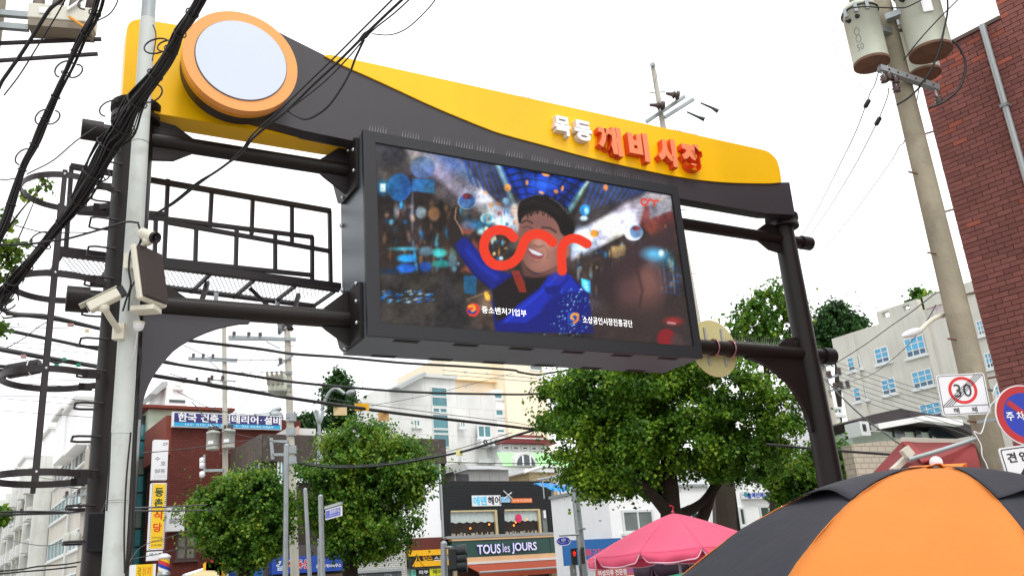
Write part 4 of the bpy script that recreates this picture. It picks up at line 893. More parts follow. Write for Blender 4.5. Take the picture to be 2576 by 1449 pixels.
# end of 30 limit
YS = 8.95
F1, cx, cz, W1, H1 = face_sign('', (2369, 942), (2480, 1042), YS, 96)
s1 = thing('speed_sign', 'square white end of 30 limit sign with red ring and black diagonal bars', 'road sign', loc=F1.W(cx, 0, cz), rz=F1.rz)
s1.rotation_euler = (0, rad(2.6), F1.rz); s1.scale = (.93, 1, .93)
W1 = .50; H1 = .45
Wd, Hd = W1 / 2, H1 / 2
o = MB().prism(rbox(-Wd, Wd, -Hd, Hd, .03), 0, .012).build('plate', m_wsign, s1)
mb = MB(); out = rbox(-Wd + .012, Wd - .012, -Hd + .012, Hd - .012, .022); inn = rbox(-Wd + .018, Wd - .018, -Hd + .018, Hd - .018, .018)
for i in range(len(out)): j = (i + 1) % len(out); mb.add([(out[i][0], -.002, out[i][1]), (out[j][0], -.002, out[j][1]), (inn[j][0], -.002, inn[j][1]), (inn[i][0], -.002, inn[i][1])], [(0, 1, 2, 3)])
mb.box(-Wd + .014, Wd - .014, -.0025, -.001, -Hd + .097, -Hd + .103); mb.build('border', m_ink, s1)
def ring(cx, cz, r0, r1, y, n=48, a0=0, a1=360):
    mb = MB()
    for k in range(n):
        a, b = rad(a0 + (a1 - a0) * k / n), rad(a0 + (a1 - a0) * (k + 1) / n)
        mb.add([(cx + r * math.cos(t), y, cz + r * math.sin(t)) for r, t in ((r0, a), (r1, a), (r1, b), (r0, b))], [(0, 1, 2, 3)])
    return mb
ring(.0, .045, .118, .148, -.003).build('red_ring', M('sign_red', 'd8161a', rough=.35), s1)
letters(s1, '30', -.09, .09, -.03, .115, -.0036, M('number_grey', '3a3638'), name='number', bold=.0)
mb = MB()
for k in range(4):
    o_ = -.045 + k * .028; pa = (-.235 + max(0, o_ + .045), -.11 + 0); 
    mb.add([(-.235 + k * .03, -.0045, -.118), (-.225 + k * .03, -.0045, -.118), (.15 + k * .026 + .008, -.0045, .208), (.15 + k * .026, -.0045, .208)], [(0, 1, 2, 3)])
mb.build('diagonal_bars', m_ink, s1)
letters(s1, '해', -.135, -.075, -.2, -.142, -.0036, m_ink, bold=.015); letters(s1, '제', .05, .11, -.2, -.142, -.0036, m_ink, bold=.015)
MB().tube((Wd - .02, .02, .05), (Wd + .1, .12, .05), .015, n=8).build('bracket', m_steel, s1); MB().box(-Wd * .8, Wd * .8, .013, .03, .03, .06).build('back_rail', m_steel, s1)
# no parking disc
c = at(2580, 1044, 8.8)
s2 = thing('no_parking_sign', 'round blue no parking sign with red rim, cut by the right picture edge', 'road sign', loc=c, rz=rad(4))
Rr = .30
MB().prism([(Rr * math.cos(2 * PI * k / 60), Rr * math.sin(2 * PI * k / 60)) for k in range(60)], 0, .012).build('plate', m_wsign, s2)
ring(0, 0, Rr * .74, Rr * .965, -.003, 60).build('red_rim', M('sign_red2', 'b3181c', rough=.35), s2)
MB().prism([(Rr * .745 * math.cos(2 * PI * k / 60), Rr * .745 * math.sin(2 * PI * k / 60)) for k in range(60)], -.002, -.001).build('blue_field', m_blue, s2)
MB().add([(-.17, -.0035, .12), (-.13, -.0035, .16), (.17, -.0035, -.12), (.13, -.0035, -.16)], [(0, 3, 2, 1)]).build('slash', M('sign_red2', 'b3181c'), s2)
for k, ch in enumerate('주차금지'): letters(s2, ch, -.2 + k * .105, -.2 + k * .105 + .078, -.045, .04, -.005, m_wsign, bold=.02)
MB().bar((-.05, .03, 0), (-.35, .25, 0), .03).build('bracket', m_steel, s2)
# tow-away sign
c = at(2601, 1172, 8.8)
s3 = thing('towing_sign', 'white towing warning sign with black lettering and tow truck, below the round blue sign', 'road sign', loc=c, rz=rad(4))
s3.rotation_euler = (0, rad(-3.5), rad(4))
MB().prism(rbox(-.3, .3, -.21, .21, .03), 0, .012).build('plate', m_wsign, s3)
mb = MB(); out = rbox(-.285, .285, -.195, .195, .022); inn = rbox(-.275, .275, -.185, .185, .016)
for i in range(len(out)): j = (i + 1) % len(out); mb.add([(out[i][0], -.002, out[i][1]), (out[j][0], -.002, out[j][1]), (inn[j][0], -.002, inn[j][1]), (inn[i][0], -.002, inn[i][1])], [(0, 1, 2, 3)])
mb.build('border', m_ink, s3)
for k, ch in enumerate('견인지역'): letters(s3, ch, -.24 + k * .125, -.24 + k * .125 + .095, .06, .155, -.003, m_ink, bold=.03)
MB().prism([(-.24, -.15), (-.24, -.06), (-.225, -.06), (-.225, -.1), (-.2, -.1), (-.1, .0), (-.02, -.04), (.1, -.04), (.14, -.1), (.14, -.15)], -.003, -.002).build('truck_pictogram', m_ink, s3)
MB().bar((-.2, .03, 0), (-.4, .25, 0), .03).build('bracket', m_steel, s3)
# string and rod around the pole
cable('string', 'frayed pale string knotted round the concrete pole', pix(zq(3, 2, [(2310, 950), (2270, 1040), (2300, 1100), (2250, 1160), (2230, 1230)], 8.9) + zq(3, 2, [(2200, 1290), (2150, 1440)], 8.9) + zq(3, 3, [(2080, 10), (2110, 70), (2150, 150), (2160, 250), (2200, 330), (2230, 420)], 8.9)), .006, m_wsign)
cable('conduit', 'grey galvanised rod slanting from the concrete pole to the red awning', [at(*Q(3, 3, 1430, 290), 8.9), at(*Q(3, 3, 1770, 190), 8.95), at(*Q(3, 3, 2090, 85), 9.0)], .022, m_steel, cat='rod', n=12)

# ---- round sign seen from behind on the lower right beam
bx = G.hit(1800, 874, 0)[0]
rs_ = thing('round_sign_back', 'cream back of a round road sign clamped to the lower beam right of the screen', 'road sign', G)
c = G.hit(1797, 876, -.14); rr = (G.hit(1797, 804, -.14)[1] - G.hit(1802, 945, -.14)[1]) / 2
MB().prism([(c[0] + rr * math.cos(2 * PI * k / 48), c[1] + rr * math.sin(2 * PI * k / 48)) for k in range(48)], .14, .155).build('disc', M('sign_back_cream', 'd8cf96', rough=.5, var=.05), rs_)
for dx in (-.14, .16):
    MB().box(c[0] + dx - .018, c[0] + dx + .018, .11, .14, c[1] - rr * .62, c[1] + rr * .7).build('back_rail', M('pale_rail', 'b9b8b4', rough=.4), rs_)
    MB().path([(c[0] + dx, .115 * math.cos(2 * PI * k / 20), ZL + .115 * math.sin(2 * PI * k / 20)) for k in range(20)], .013, 6, closed=True).build('clamp', M('band_steel', 'a5767a', rough=.25, metal=.8), rs_)

# ================================================================ buildings
def zm(x0, y0, sc): return lambda x, y: ((x0 + x / sc) / 1.38043, (y0 + y / sc) / 1.38043)
TZ = zm(1500, 1640, 4.025); NZ_ = zm(1040, 1640, 4.025); HZ = zm(440, 1300, 3.308); KZ = zm(440, 1640, 4.025)
MZ = zm(1500, 1250, 3.22); RZ = zm(2550, 1400, 3.622); L1 = zm(0, 1300, 4.14); L2 = zm(0, 1650, 4.14); PZ = zm(1960, 1800, 4.025)
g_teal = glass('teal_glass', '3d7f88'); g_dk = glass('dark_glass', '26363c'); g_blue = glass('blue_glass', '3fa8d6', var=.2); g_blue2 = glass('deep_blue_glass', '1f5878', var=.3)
g_grey = glass('grey_glass', '6b7672'); g_green = glass('green_glass', '22403c')
m_wf = M('white_window_frame', 'd9dddc', rough=.45, var=.04); m_af = M('aluminium_frame', 'a2a7a8', rough=.4, metal=.4)
m_ww = M('white_render', 'f6f7f7', rough=.8, var=.03, streak=.03); m_gw = M('grey_stone_cladding', 'd2d3d1', rough=.8, var=.06, streak=.08)
m_cream = M('cream_render', 'f5e6cc', rough=.8, var=.04, streak=.04)
class Face:
    """a wall plane of a building: 'A' runs along local x at y = off; 'B' runs along local y at x = off"""
    def __init__(s, F, face='A', off=0.0): s.F = F; s.face = face; s.o = off
    def hit(s, p): return s.F.hit(p[0], p[1], -s.o) if s.face == 'A' else s.F.hitx(p[0], p[1], s.o)
    def rect(s, a, b):
        p, q = s.hit(a), s.hit(b); return [min(p[0], q[0]), max(p[0], q[0]), min(p[1], q[1]), max(p[1], q[1])]
    def box(s, mb, a0, a1, z0, z1, d0, d1, m=0):            # d measured outwards from the wall
        if s.face == 'A': mb.box(a0, a1, s.o - d1, s.o - d0, z0, z1, m)
        else: mb.box(s.o - d1, s.o - d0, a0, a1, z0, z1, m)
        return mb
    def prism(s, mb, poly, d0, d1, m=0):
        return mb.prism(poly, s.o - d1, s.o - d0, m, axis='y' if s.face == 'A' else 'x')
    def text(s, parent, t, r, d, mat, **k):
        return letters(parent, t, r[0], r[1], r[2], r[3], s.o - d, mat, **k)
def win(par, W_, r, cols=2, rows=1, mf=None, mg=None, fw=.05, sill=True, panes=True, lowdark=None, proud=.06):
    mf = mf or m_wf; mg = mg or g_teal; x0, x1, z0, z1 = r; mb = MB(); b = fw
    W_.box(mb, x0, x1, z1 - b, z1, -.02, proud); W_.box(mb, x0, x1, z0, z0 + b, -.02, proud)
    W_.box(mb, x0, x0 + b, z0 + b, z1 - b, -.02, proud); W_.box(mb, x1 - b, x1, z0 + b, z1 - b, -.02, proud)
    cw = (x1 - x0) / cols; rh = (z1 - z0) / rows
    for c in range(1, cols): W_.box(mb, x0 + c * cw - b * .4, x0 + c * cw + b * .4, z0 + b, z1 - b, -.02, proud - .01)
    for q in range(1, rows): W_.box(mb, x0 + b, x1 - b, z0 + q * rh - b * .4, z0 + q * rh + b * .4, -.02, proud - .015)
    o = mb.build('window', mf, par)
    if sill: W_.box(MB(), x0 - .1, x1 + .1, z0 - .1, z0 - .002, -.02, proud + .08).build('sill', mf, o)
    if panes:
        for c in range(cols):
            for q in range(rows):
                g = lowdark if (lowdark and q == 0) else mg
                W_.box(MB(), x0 + c * cw + b * .5, x0 + (c + 1) * cw - b * .5, z0 + q * rh + b * .5, z0 + (q + 1) * rh - b * .5, .0, .018).build('pane', g, o)
    else: W_.box(MB(), x0 + b * .5, x1 - b * .5, z0 + b * .5, z1 - b * .5, .0, .015).build('pane', mg, o)
    return o
def board(par, W_, r, d0, d1, mat, name='signboard'):
    return bevel(W_.box(MB(), r[0], r[1], r[2], r[3], d0, d1).build(name, mat, par), .01)
def sub(r, fx0, fx1, fz0, fz1):
    w_, h = r[1] - r[0], r[3] - r[2]; return [r[0] + w_ * fx0, r[0] + w_ * fx1, r[2] + h * fz0, r[2] + h * fz1]

# ---------------- bakery and hair salon (black ribbed upper floor)
TF = Fr(azdir(*Q(1, 3, 1885, 800), 45), 55); T = Face(TF)
bak = thing('corner_building', 'two storey shop building, black ribbed upper floor with hair salon sign over green bakery fascia', 'building', TF)
tw = T.hit(TZ(1700, 500))[0]; ztop = (T.hit(TZ(150, 125))[1] + T.hit(TZ(1665, 118))[1]) / 2; zl = T.hit(TZ(900, 900))[1]
print('bakery w', tw, 'top', ztop, 'ledge', zl)
m_blk = M('black_ribbed_metal', '15171d', rough=.42, var=.1)
MB().box(0, tw, .0, 7, 0, ztop - .02).build('wall', M('side_wall_dark', '2a2b30'), bak)
wL = T.rect(TZ(245, 545), TZ(905, 880)); wR = T.rect(TZ(995, 530), TZ(1510, 850)); wS = T.rect(TZ(1520, 525), TZ(1620, 830))
zb_ = min(wL[2], wR[2]); zt_ = max(wL[3], wR[3]); wL[2:] = [zb_, zt_]; wR[2:] = [zb_, zt_]; wS[2:] = [zb_ + .05, zt_]
mb = MB(); z = zl + .1; k = 0
while z < ztop:
    z2 = min(z + .075, ztop)
    spans = [(-.02, tw + .02)] if (z > zt_ or z2 < zb_) else [(-.02, wL[0]), (wL[1], wR[0]), (wR[1], wS[0] + .0), (wS[1], tw + .02)]
    for a, b in spans:
        if b > a: mb.box(a, b, -.10, -.003, z, z + .045)
    z += .075
mb.build('ribbed_siding', m_blk, bak, kind='stuff')
MB().box(-.01, tw + .01, -.06, -.002, zt_, ztop - .01).build('siding_back', m_blk, bak)
for a, b in ((0, wL[0]), (wL[1], wR[0]), (wS[1], tw)): MB().box(a, b, -.06, -.002, zl + .1, zt_).build('siding_back', m_blk, bak)
m_curt = M('net_curtain', 'b9c6c4', rough=.9, var=.12, vs=9); m_int = M('salon_interior', '2a211c', rough=.9, var=.4, vs=2); m_gold = M('gold_trim', 'cdbf94', rough=.3, metal=.3)
for r, bl in ((wL, ((.42, .32), (.84, .45))), (wR, ((.32, .5), (.26, .38), (.64, .6)))):
    o = T.box(MB(), r[0], r[1], r[2], r[3], -.001, .008).build('window', m_int, bak)
    zc = r[2] + (r[3] - r[2]) * .55; P = []
    mb = MB(); n = 40
    for i in range(n):
        xa = r[0] + (r[1] - r[0]) * i / n; xb = r[0] + (r[1] - r[0]) * (i + 1) / n; ya = -.03 - .012 * math.sin(i * 1.3); yb = -.03 - .012 * math.sin((i + 1) * 1.3)
        mb.add([(xa, ya, zc + .03 * math.sin(i)), (xb, yb, zc + .03 * math.sin(i + 1)), (xb, yb, r[3]), (xa, ya, r[3])], [(0, 1, 2, 3)])
    mb.build('curtain', m_curt, o)
    for fx, fz in bl: MB().ball((r[0] + (r[1] - r[0]) * fx, -.03, r[2] + (r[3] - r[2]) * fz), .05, n=10).build('bulb', M('bulb_glow', 'ff9a3c', emit=1.4), o)
    mb = MB(); rr_ = random.Random(3)
    for i in range(26): x = r[0] + rr_.random() * (r[1] - r[0] - .2); h = rr_.uniform(.06, .2); mb.box(x, x + rr_.uniform(.04, .12), -.03, -.01, r[2], r[2] + h)
    mb.build('window_clutter', M('clutter', '9a9a90', var=.6, vs=8), o, kind='stuff')
    mb = MB(); T.box(mb, r[1] - .12, r[1] + .02, r[2], r[3], .04, .16); T.box(mb, r[0], r[1], r[3] - .05, r[3] + .03, .04, .14); mb.build('trim', m_gold, o)
    T.box(MB(), r[0] - .05, r[1] + .1, r[2] - .12, r[2] - .01, .0, .18).build('sill', m_af, o)
T.box(MB(), *wS, .0, .03).build('side_window', g_grey, bak)
zz = wS[3] - .35; T.box(MB(), wS[0] + .1, wS[1] - .1, zz - .1, zz + .3, .03, .1).build('lamp_box', m_wsign, bak)
o = MB(); o.prism([(wR[0] + (wR[1] - wR[0]) * .4 + .2 * math.cos(2 * PI * k / 24), wR[3] - .42 + .22 * math.sin(2 * PI * k / 24)) for k in range(24)], -.075, -.06); o.build('pink_round_sticker', M('sticker_pink', 'd62c60'), bak)
zf1 = T.hit(TZ(1000, 935))[1]; zf0 = T.hit(TZ(1000, 1165))[1]
T.box(MB(), -.1, tw + .35, zl - .03, zl + .1, 0, .45).build('ledge', m_af, bak)
m_crm = M('cream_moulding', 'dfb98d', rough=.5); m_gr = M('green_fascia', '2c4f48', rough=.45, var=.06)
xg0 = T.hit(TZ(225, 1000))[0]; xg1 = T.hit(TZ(1785, 1000))[0]
T.box(MB(), xg0, xg1, zf1, zf1 + .24, 0, .42).build('cream_band', m_crm, bak); T.box(MB(), xg0, xg1, zf0, zf1 - .003, 0, .38).build('green_fascia', m_gr, bak)
T.box(MB(), xg0, xg1, zf0 - .22, zf0 - .003, 0, .42).build('cream_band', m_crm, bak); T.box(MB(), xg0, xg1, zf0 - .33, zf0 - .223, 0, .46).build('white_rail', m_wf, bak)
xj = T.hit(TZ(1590, 1000))[0]; T.box(MB(), xj - .015, xj + .015, zf0, zf1, .38, .386).build('panel_joint', m_blk, bak)
T2 = Face(TF, 'A', -.38)
m_lit2 = M('lilac_letter', 'dfe0ff', rough=.4, var=.02, emit=.15); m_lit3 = M('violet_letter_side', '6c62c8', rough=.4)
for s_, a, b, bo in (('TOUS', (618, 1012), (950, 1128), .018), ('les', (972, 992), (1080, 1112), .0), ('JOURS', (1098, 984), (1458, 1118), .018)):
    r = T2.rect(TZ(*a), TZ(*b)); o = letters(bak, s_, *r, -.38 - .09, m_lit2, depth=.085, bold=bo, side=m_lit3, res=3)
# salon sign
r = T.rect(TZ(550, 340), TZ(745, 462)); bright = M('sign_cyan_glow', '35b6dc', emit=.25)
T.box(MB(), r[0] - .06, T.hit(TZ(938, 400))[0], r[2] - .04, r[3] + .05, .1, .17).build('salon_sign', m_wsign, bak)
T.text(bak, '에덴', r, .175, bright, bold=.03); r2 = T.rect(TZ(755, 345), TZ(935, 455)); r2[2] = r[2] + .02; r2[3] = r[3]; T.text(bak, '헤어', r2, .175, m_ink, bold=.03)
r3 = T.rect(TZ(945, 345), TZ(1075, 420)); T.box(MB(), r3[0], r3[1], r3[2], r3[3], .1, .15).build('sign_badge', M('badge_blue', '8fc4e6'), bak)
for sg_ in (1, -1): MB().bar((r3[0] + .15, -.17, r3[3] + (.3 if sg_ > 0 else -.1)), (r3[1] + .1, -.17, r3[3] + (-.1 if sg_ > 0 else .22)), .09, .03).build('scissors_blade', m_wsign, bak)
r4 = T.rect(TZ(1085, 368), TZ(1378, 424)); T.box(MB(), *r4, .1, .16).build('orange_sign', M('sign_orange', 'e0742c', emit=.1), bak)
T.text(bak, '남·여 컷 전문점', sub(r4, .08, .95, .25, .78), .165, m_wsign)
# awning and shop front
ra = T.rect(TZ(400, 1235), TZ(1815, 1290)); zA = zf0 - .34
xa0, xa1 = T.hit(TZ(400, 1280))[0], T.hit(TZ(1770, 1240))[0]
mb = MB(); mb.add([(xa0, -.4, zA), (xa1, -.4, zA), (xa1 + .0, -1.7, zA - .42), (xa0 + .0, -1.7, zA - .42)], [(0, 3, 2, 1)]); mb.add([(xa0, -.4, zA - .02), (xa1, -.4, zA - .02), (xa1, -1.7, zA - .44), (xa0, -1.7, zA - .44)], [(0, 1, 2, 3)])
mb.build('awning', M('awning_rust', '9c4024', rough=.7, var=.06), bak)
MB().tube((xa0, -1.7, zA - .42), (xa1, -1.7, zA - .42), .06, n=10).build('awning_rail', m_af, bak); MB().box(xa0, xa1, -1.74, -1.70, zA - .68, zA - .46).build('awning_valance', M('awning_rust', ''), bak)
T.box(MB(), xg0 + .3, xg1 - .3, 0, zA - .1, 0, .05).build('shop_glass', M('bakery_interior', '4a2e1e', rough=.4, var=.5, vs=1.2), bak)
for f in (.02, .36, .63, .93): x = xg0 + (xg1 - xg0) * f; T.box(MB(), x, x + .18, 0, zA - .1, .05, .2).build('pilaster', M('cream_pilaster', 'c9b79a'), bak)
T.box(MB(), xg1 - .9, xg1 - .1, 0, zA - .05, .0, .3).build('end_pillar', M('cream_pilaster', ''), bak)

# ---------------- white panel shop between salon and LG shop
wp_ = thing('shop_building', 'narrow shop with blank white panels, rust band and yellow dance school sign', 'building', TF)
x1_ = -.1; r = T.rect(NZ_(1470, 205), NZ_(1985, 905)); MB().box(r[0] - .1, x1_, .1, 1.2, 0, T.hit(Q(1, 3, 1830, 555))[1]).build('wall', m_ww, wp_)
for a, b in (((1475, 165), (1960, 668)), ((1475, 680), (1978, 905))):
    q = T.rect(NZ_(*a), NZ_(*b)); q[1] = min(q[1], x1_ - .05); o = board(wp_, T, q, -.05, .1, M('white_acrylic', 'f2f4f6', rough=.3, var=.01), 'white_panel')
T.box(MB(), x1_ - .08, x1_ + .02, zl, T.hit(NZ_(1950, 170))[1], -.05, .16).build('corner_trim', m_af, wp_)
q = T.rect(NZ_(1465, 925), NZ_(2005, 1105)); q[1] = x1_ + .1; board(wp_, T, q, -.08, .12, M('rust_panel', '5c2418', rough=.6, var=.2, streak=.2), 'rust_panel')
ys = T.rect(NZ_(1480, 1115), NZ_(2065, 1140)); zd = T.hit(NZ_(1750, 1330))[1]; x0, x1 = ys[0], ys[1]
board(wp_, T, [x0, x1, zd, ys[3]], .12, .3, M('sign_black', '1b1a1a', rough=.4), 'dance_sign'); m_y2 = M('sign_yellow', 'f2b40c', rough=.4, var=.03)
T.box(MB(), x0, x1, ys[2] - .03, ys[3] + .05, .12, .4).build('yellow_strip', m_y2, wp_); T.box(MB(), x0 + .3, x1, zd + .05, zd + .3, .3, .31).build('yellow_strip', m_y2, wp_)
h = ys[3] - zd; T.text(wp_, '댄스', [x0 + (x1 - x0) * .33, x0 + (x1 - x0) * .56, zd + h * .42, zd + h * .78], .315, m_y2, bold=.04); T.text(wp_, '스포츠', [x0 + (x1 - x0) * .6, x0 + (x1 - x0) * .96, zd + h * .38, zd + h * .68], .315, m_wsign, bold=.03)
c = (x0 + (x1 - x0) * .2, zd + h * .5); MB().path([(c[0] - .25, -.32, c[1] - .3), (c[0] - .05, -.32, c[1]), (c[0], -.32, c[1] + .3), (c[0] + .1, -.32, c[1]), (c[0] + .35, -.32, c[1] - .3)], .03, 5).build('dancer_mark', m_y2, wp_)
q = T.rect(NZ_(1620, 1355), NZ_(1790, 1440)); board(wp_, T, q, .05, .2, M('sign_black', ''), 'small_sign'); T.text(wp_, '피부', sub(q, .1, .9, .25, .85), .215, m_wsign, bold=.02)
q = T.rect(NZ_(1790, 1350), NZ_(1985, 1425)); q[2] -= .03; board(wp_, T, q, .05, .21, M('sign_lime', 'd3d41a'), 'small_sign'); T.text(wp_, '헤어', sub(q, .2, .85, .2, .85), .225, m_ink, bold=.01)
q = T.rect(NZ_(1535, 1365), NZ_(1600, 1460)); board(wp_, T, q, .05, .22, M('sign_mint', '6ec4b0'), 'small_sign'); T.text(wp_, '댄', sub(q, .15, .85, .3, .9), .235, m_ink)

# ---------------- phone shop of white glazed brick and blue estate agent sign, under the brown building
ph = thing('phone_shop', 'single storey shop of white glazed brick with raised LG U+ letters behind the middle tree', 'building', TF)
xr_ = T.hit(NZ_(1472, 1100))[0]; xl_ = T.hit(NZ_(600, 1300))[0]; zt = T.hit(NZ_(1400, 985))[1]
MB().box(xl_, xr_, -.15, 5, 0, zt).build('wall', Mbrick('white_glazed_brick', 'c9c9c4', 'bcbcb6', '8d8d88', 1, .24, .085, .012, .05), ph)
MB().box(xl_, xr_ + .04, -.22, 5, zt, zt + .14).build('coping', M('coping_taupe', '8d7d72'), ph)
T3 = Face(TF, 'A', -.15)
q = T3.rect(NZ_(1000, 1120), NZ_(1225, 1222)); letters(ph, 'LG U', *q, -.15 - .09, m_wsign, depth=.08, bold=.03, side=m_af); q = T3.rect(NZ_(1238, 1105), NZ_(1292, 1165)); letters(ph, '+', *q, -.15 - .09, m_wsign, depth=.08, bold=.03)
q = T3.rect(NZ_(780, 1375), NZ_(1415, 1450)); T3.box(MB(), q[0], q[1], 0, q[3], 0, .1).build('shop_front', M('shop_grey', '55575a', rough=.4), ph); T3.box(MB(), q[0], q[1], q[3] - .12, q[3], .1, .25).build('canopy', m_af, ph)
for f in (.08, .62): letters(ph, 'LG U+', q[0] + (q[1] - q[0]) * f, q[0] + (q[1] - q[0]) * (f + .16), q[3] - .42, q[3] - .2, -.255, m_wsign)
es = thing('estate_agent_shop', 'low shop front with long blue estate agent sign between poles and middle tree trunk', 'building', TF)
q = T3.rect(Q(1, 3, 165, 1300), Q(1, 3, 895, 1370)); zA_ = T3.hit(Q(1, 3, 500, 1250))[1]; zB_ = T3.hit(Q(1, 3, 500, 1415))[1]
MB().box(q[0] - .8, xl_ - .05, .05, 5, 0, zA_ + .5).build('wall', M('dark_shop_wall', '4a4440'), es)
board(es, T3, [q[0], min(q[1], xl_ - .1), zB_, zA_], -.1, .25, M('sign_blue', '123f9e', rough=.4, var=.04)); zr = zA_ - zB_; wr = min(q[1], xl_ - .1) - q[0]
T3.text(es, '길', [q[0] + wr * .05, q[0] + wr * .17, zB_ + zr * .2, zB_ + zr * .8], .26, M('pale_print', 'b8c8e0'), bold=.03)
T3.text(es, '부동산', [q[0] + wr * .2, q[0] + wr * .53, zB_ + zr * .22, zB_ + zr * .82], .262, m_wsign, bold=.07); T3.text(es, '부동산', [q[0] + wr * .205, q[0] + wr * .525, zB_ + zr * .24, zB_ + zr * .8], .27, m_red, bold=.03)
T3.text(es, '공인중개사사무소', [q[0] + wr * .6, q[0] + wr * .96, zB_ + zr * .22, zB_ + zr * .45], .262, m_wsign, bold=.02)
T3.box(MB(), q[0], q[1], 0, zB_ - .1, -.08, .02).build('shop_glass', M('shop_interior', '6a5136', rough=.5, var=.5, vs=1), es)

# ---------------- brown brick building
BF = Fr(azdir(*HZ(1565, 900), 42.5), 55); BA = Face(BF); BB = Face(BF, 'B', 0.0)
br = thing('brown_brick_building', 'weathered dark brown brick building with white framed windows behind the two utility poles', 'building', BF)
bx1 = BA.hit(Q(1, 3, 1905, 300))[0]; bzt = BA.hit(Q(1, 3, 420, 50))[1]; bzt2 = BA.hit(Q(1, 3, 1700, 85))[1]; byl = BB.hit(HZ(1165, 1000))[0]
print('brown', bx1, bzt, bzt2, byl)
m_bb = Mbrick('dark_brown_brick', '3d2e29', '332723', '2a2322', 1, .22, .075, .012, .25)
bz = (bzt + bzt2) / 2
MB().box(0, bx1, 0, max(byl, 5), zt + .2, bz).build('wall', m_bb, br); MB().box(0.02, bx1 - .02, .02, max(byl, 5), 0, zt + .2).build('lower_wall', M('dark_shop_wall', ''), br)
BA.box(MB(), -.05, bx1 + .02, bz - 1.25, bz, .0, .12).build('parapet', M('parapet_brown', '443832', var=.25, streak=.3, dirt=.4, dcol='7d7468'), br)
BB.box(MB(), -.05, byl, bz - 1.25, bz, .0, .12).build('parapet', M('parapet_grey', '6b625a', var=.25, streak=.35, dirt=.5, dcol='2b2622'), br)
for a, b in (((235, 250), (315, 510)), ((420, 240), (620, 500)), ((1700, 258), (1865, 515))):
    r = BA.rect(Q(1, 3, *a), Q(1, 3, *b)); win(br, BA, r, 2, 1, m_wf, g_teal, fw=.09)
for a, b in (((1290, 1060), (1385, 1180)), ((1440, 990), (1530, 1150))):
    r = BB.rect(HZ(*a), HZ(*b)); r[3] += .1; win(br, BB, r, 1, 1, m_wf, g_grey, fw=.08)
BB.box(MB(), byl * .15, byl * .85, bz - 1.9, bz - 1.8, 0, .15).build('ledge', M('parapet_grey', ''), br)
# awnings glimpsed at the roofline left of the middle pole
rt = thing('rooftop_hut', 'small pale rooftop hut with sloping pinkish roof beside the pole above the brown parapet', 'hut', BF)
r = BA.rect(Q(1, 2, 420, 1370), Q(1, 2, 700, 1440)); MB().box(r[0], r[1], 1, 3, bz, r[3] + .1).build('wall', m_gw, rt); MB().prism([(r[0] - .6, bz), (r[0] + .4, r[3] + .14), (r[0] + .4, bz)], .6, 3).build('slope', M('pink_roof', 'c9ab98'), rt)

# ---------------- red brick building with navy sign
HF = Fr(azdir(*HZ(505, 800), 46), 55); HA = Face(HF); HB = Face(HF, 'B', 0.0)
hb = thing('red_brick_building', 'red brick building with long navy and cyan Korean sign along its roof edge', 'building', HF)
hx1 = HA.hit(HZ(2000, 800))[0]; hzt = HA.hit(HZ(505, 470))[1]; hyl = HB.hit(HZ(262, 760))[0]; print('red', hx1, hzt, hyl)
m_rb = Mbrick('red_brick', '6e2b20', '5d241b', '43201a', 1, .24, .10, .014, .12)
MB().box(0, hx1, 0, hyl, 0, hzt).build('wall', m_rb, hb)
q = HA.rect(HZ(512, 440), HZ(1755, 645)); z1, z0 = HA.hit(HZ(512, 440))[1], HA.hit(HZ(505, 612))[1]; q[2], q[3] = z0, z1
board(hb, HA, [q[0], q[1], z0, z1], .05, .3, M('sign_white_edge', 'd8dde0'), 'rooftop_sign'); zm_ = z0 + (z1 - z0) * .31
HA.box(MB(), q[0] + .08, q[1] - .06, zm_, z1 - .05, .3, .31).build('navy_field', M('navy', '24206c', rough=.4), hb); HA.box(MB(), q[0] + .08, q[1] - .06, z0 + .04, zm_ - .005, .3, .31).build('cyan_field', M('cyan', '1f9ed0', rough=.4), hb)
W_ = q[1] - q[0]
for s_, f0, f1 in (('한국', .045, .21), ('건축', .245, .405), ('인테리어', .435, .775), ('·', .795, .81), ('설비', .83, .985)):
    hh = (.36, .92) if s_ != '·' else (.6, .68); HA.text(hb, s_, [q[0] + W_ * f0, q[0] + W_ * f1, z0 + (z1 - z0) * hh[0], z0 + (z1 - z0) * hh[1]], .316, m_wsign, bold=.03)
HA.text(hb, 'H.P. 010-3893-72   /  T. 02) 2642-6869', [q[0] + W_ * .11, q[0] + W_ * .92, z0 + (z1 - z0) * .07, z0 + (z1 - z0) * .25], .316, M('pale_cyan_print', 'c8ecf4'), bold=.005)
m_rbb = M('red_render', '7a3526', rough=.8, var=.12, streak=.15)
HB.box(MB(), -.0, hyl, hzt - 1.9, hzt, 0, .25).build('side_band', m_rbb, hb)
# set back top floor
HS = Face(HF, 'A', 4.6); r = HS.rect(HZ(255, 372), HZ(1150, 470)); zc = HS.hit(HZ(400, 372))[1]; zk = HS.hit(HZ(400, 405))[1]
MB().box(r[0], r[1], 4.55, 9, hzt, zk).build('upper_wall', M('pale_green_wall', 'b7c4b0', rough=.7), hb); MB().box(r[0] - .4, r[1] + .3, 4.1, 9.4, zk, zc).build('cornice', m_rbb, hb)
for a, b in (((690, 880), (965, 1215)),):
    r = HA.rect(KZ(*a), KZ(*b)); win(hb, HA, r, 2, 2, M('brown_frame', '4b3a34'), M('dim_pane', '6f6a5e', rough=.2, var=.3), fw=.09)
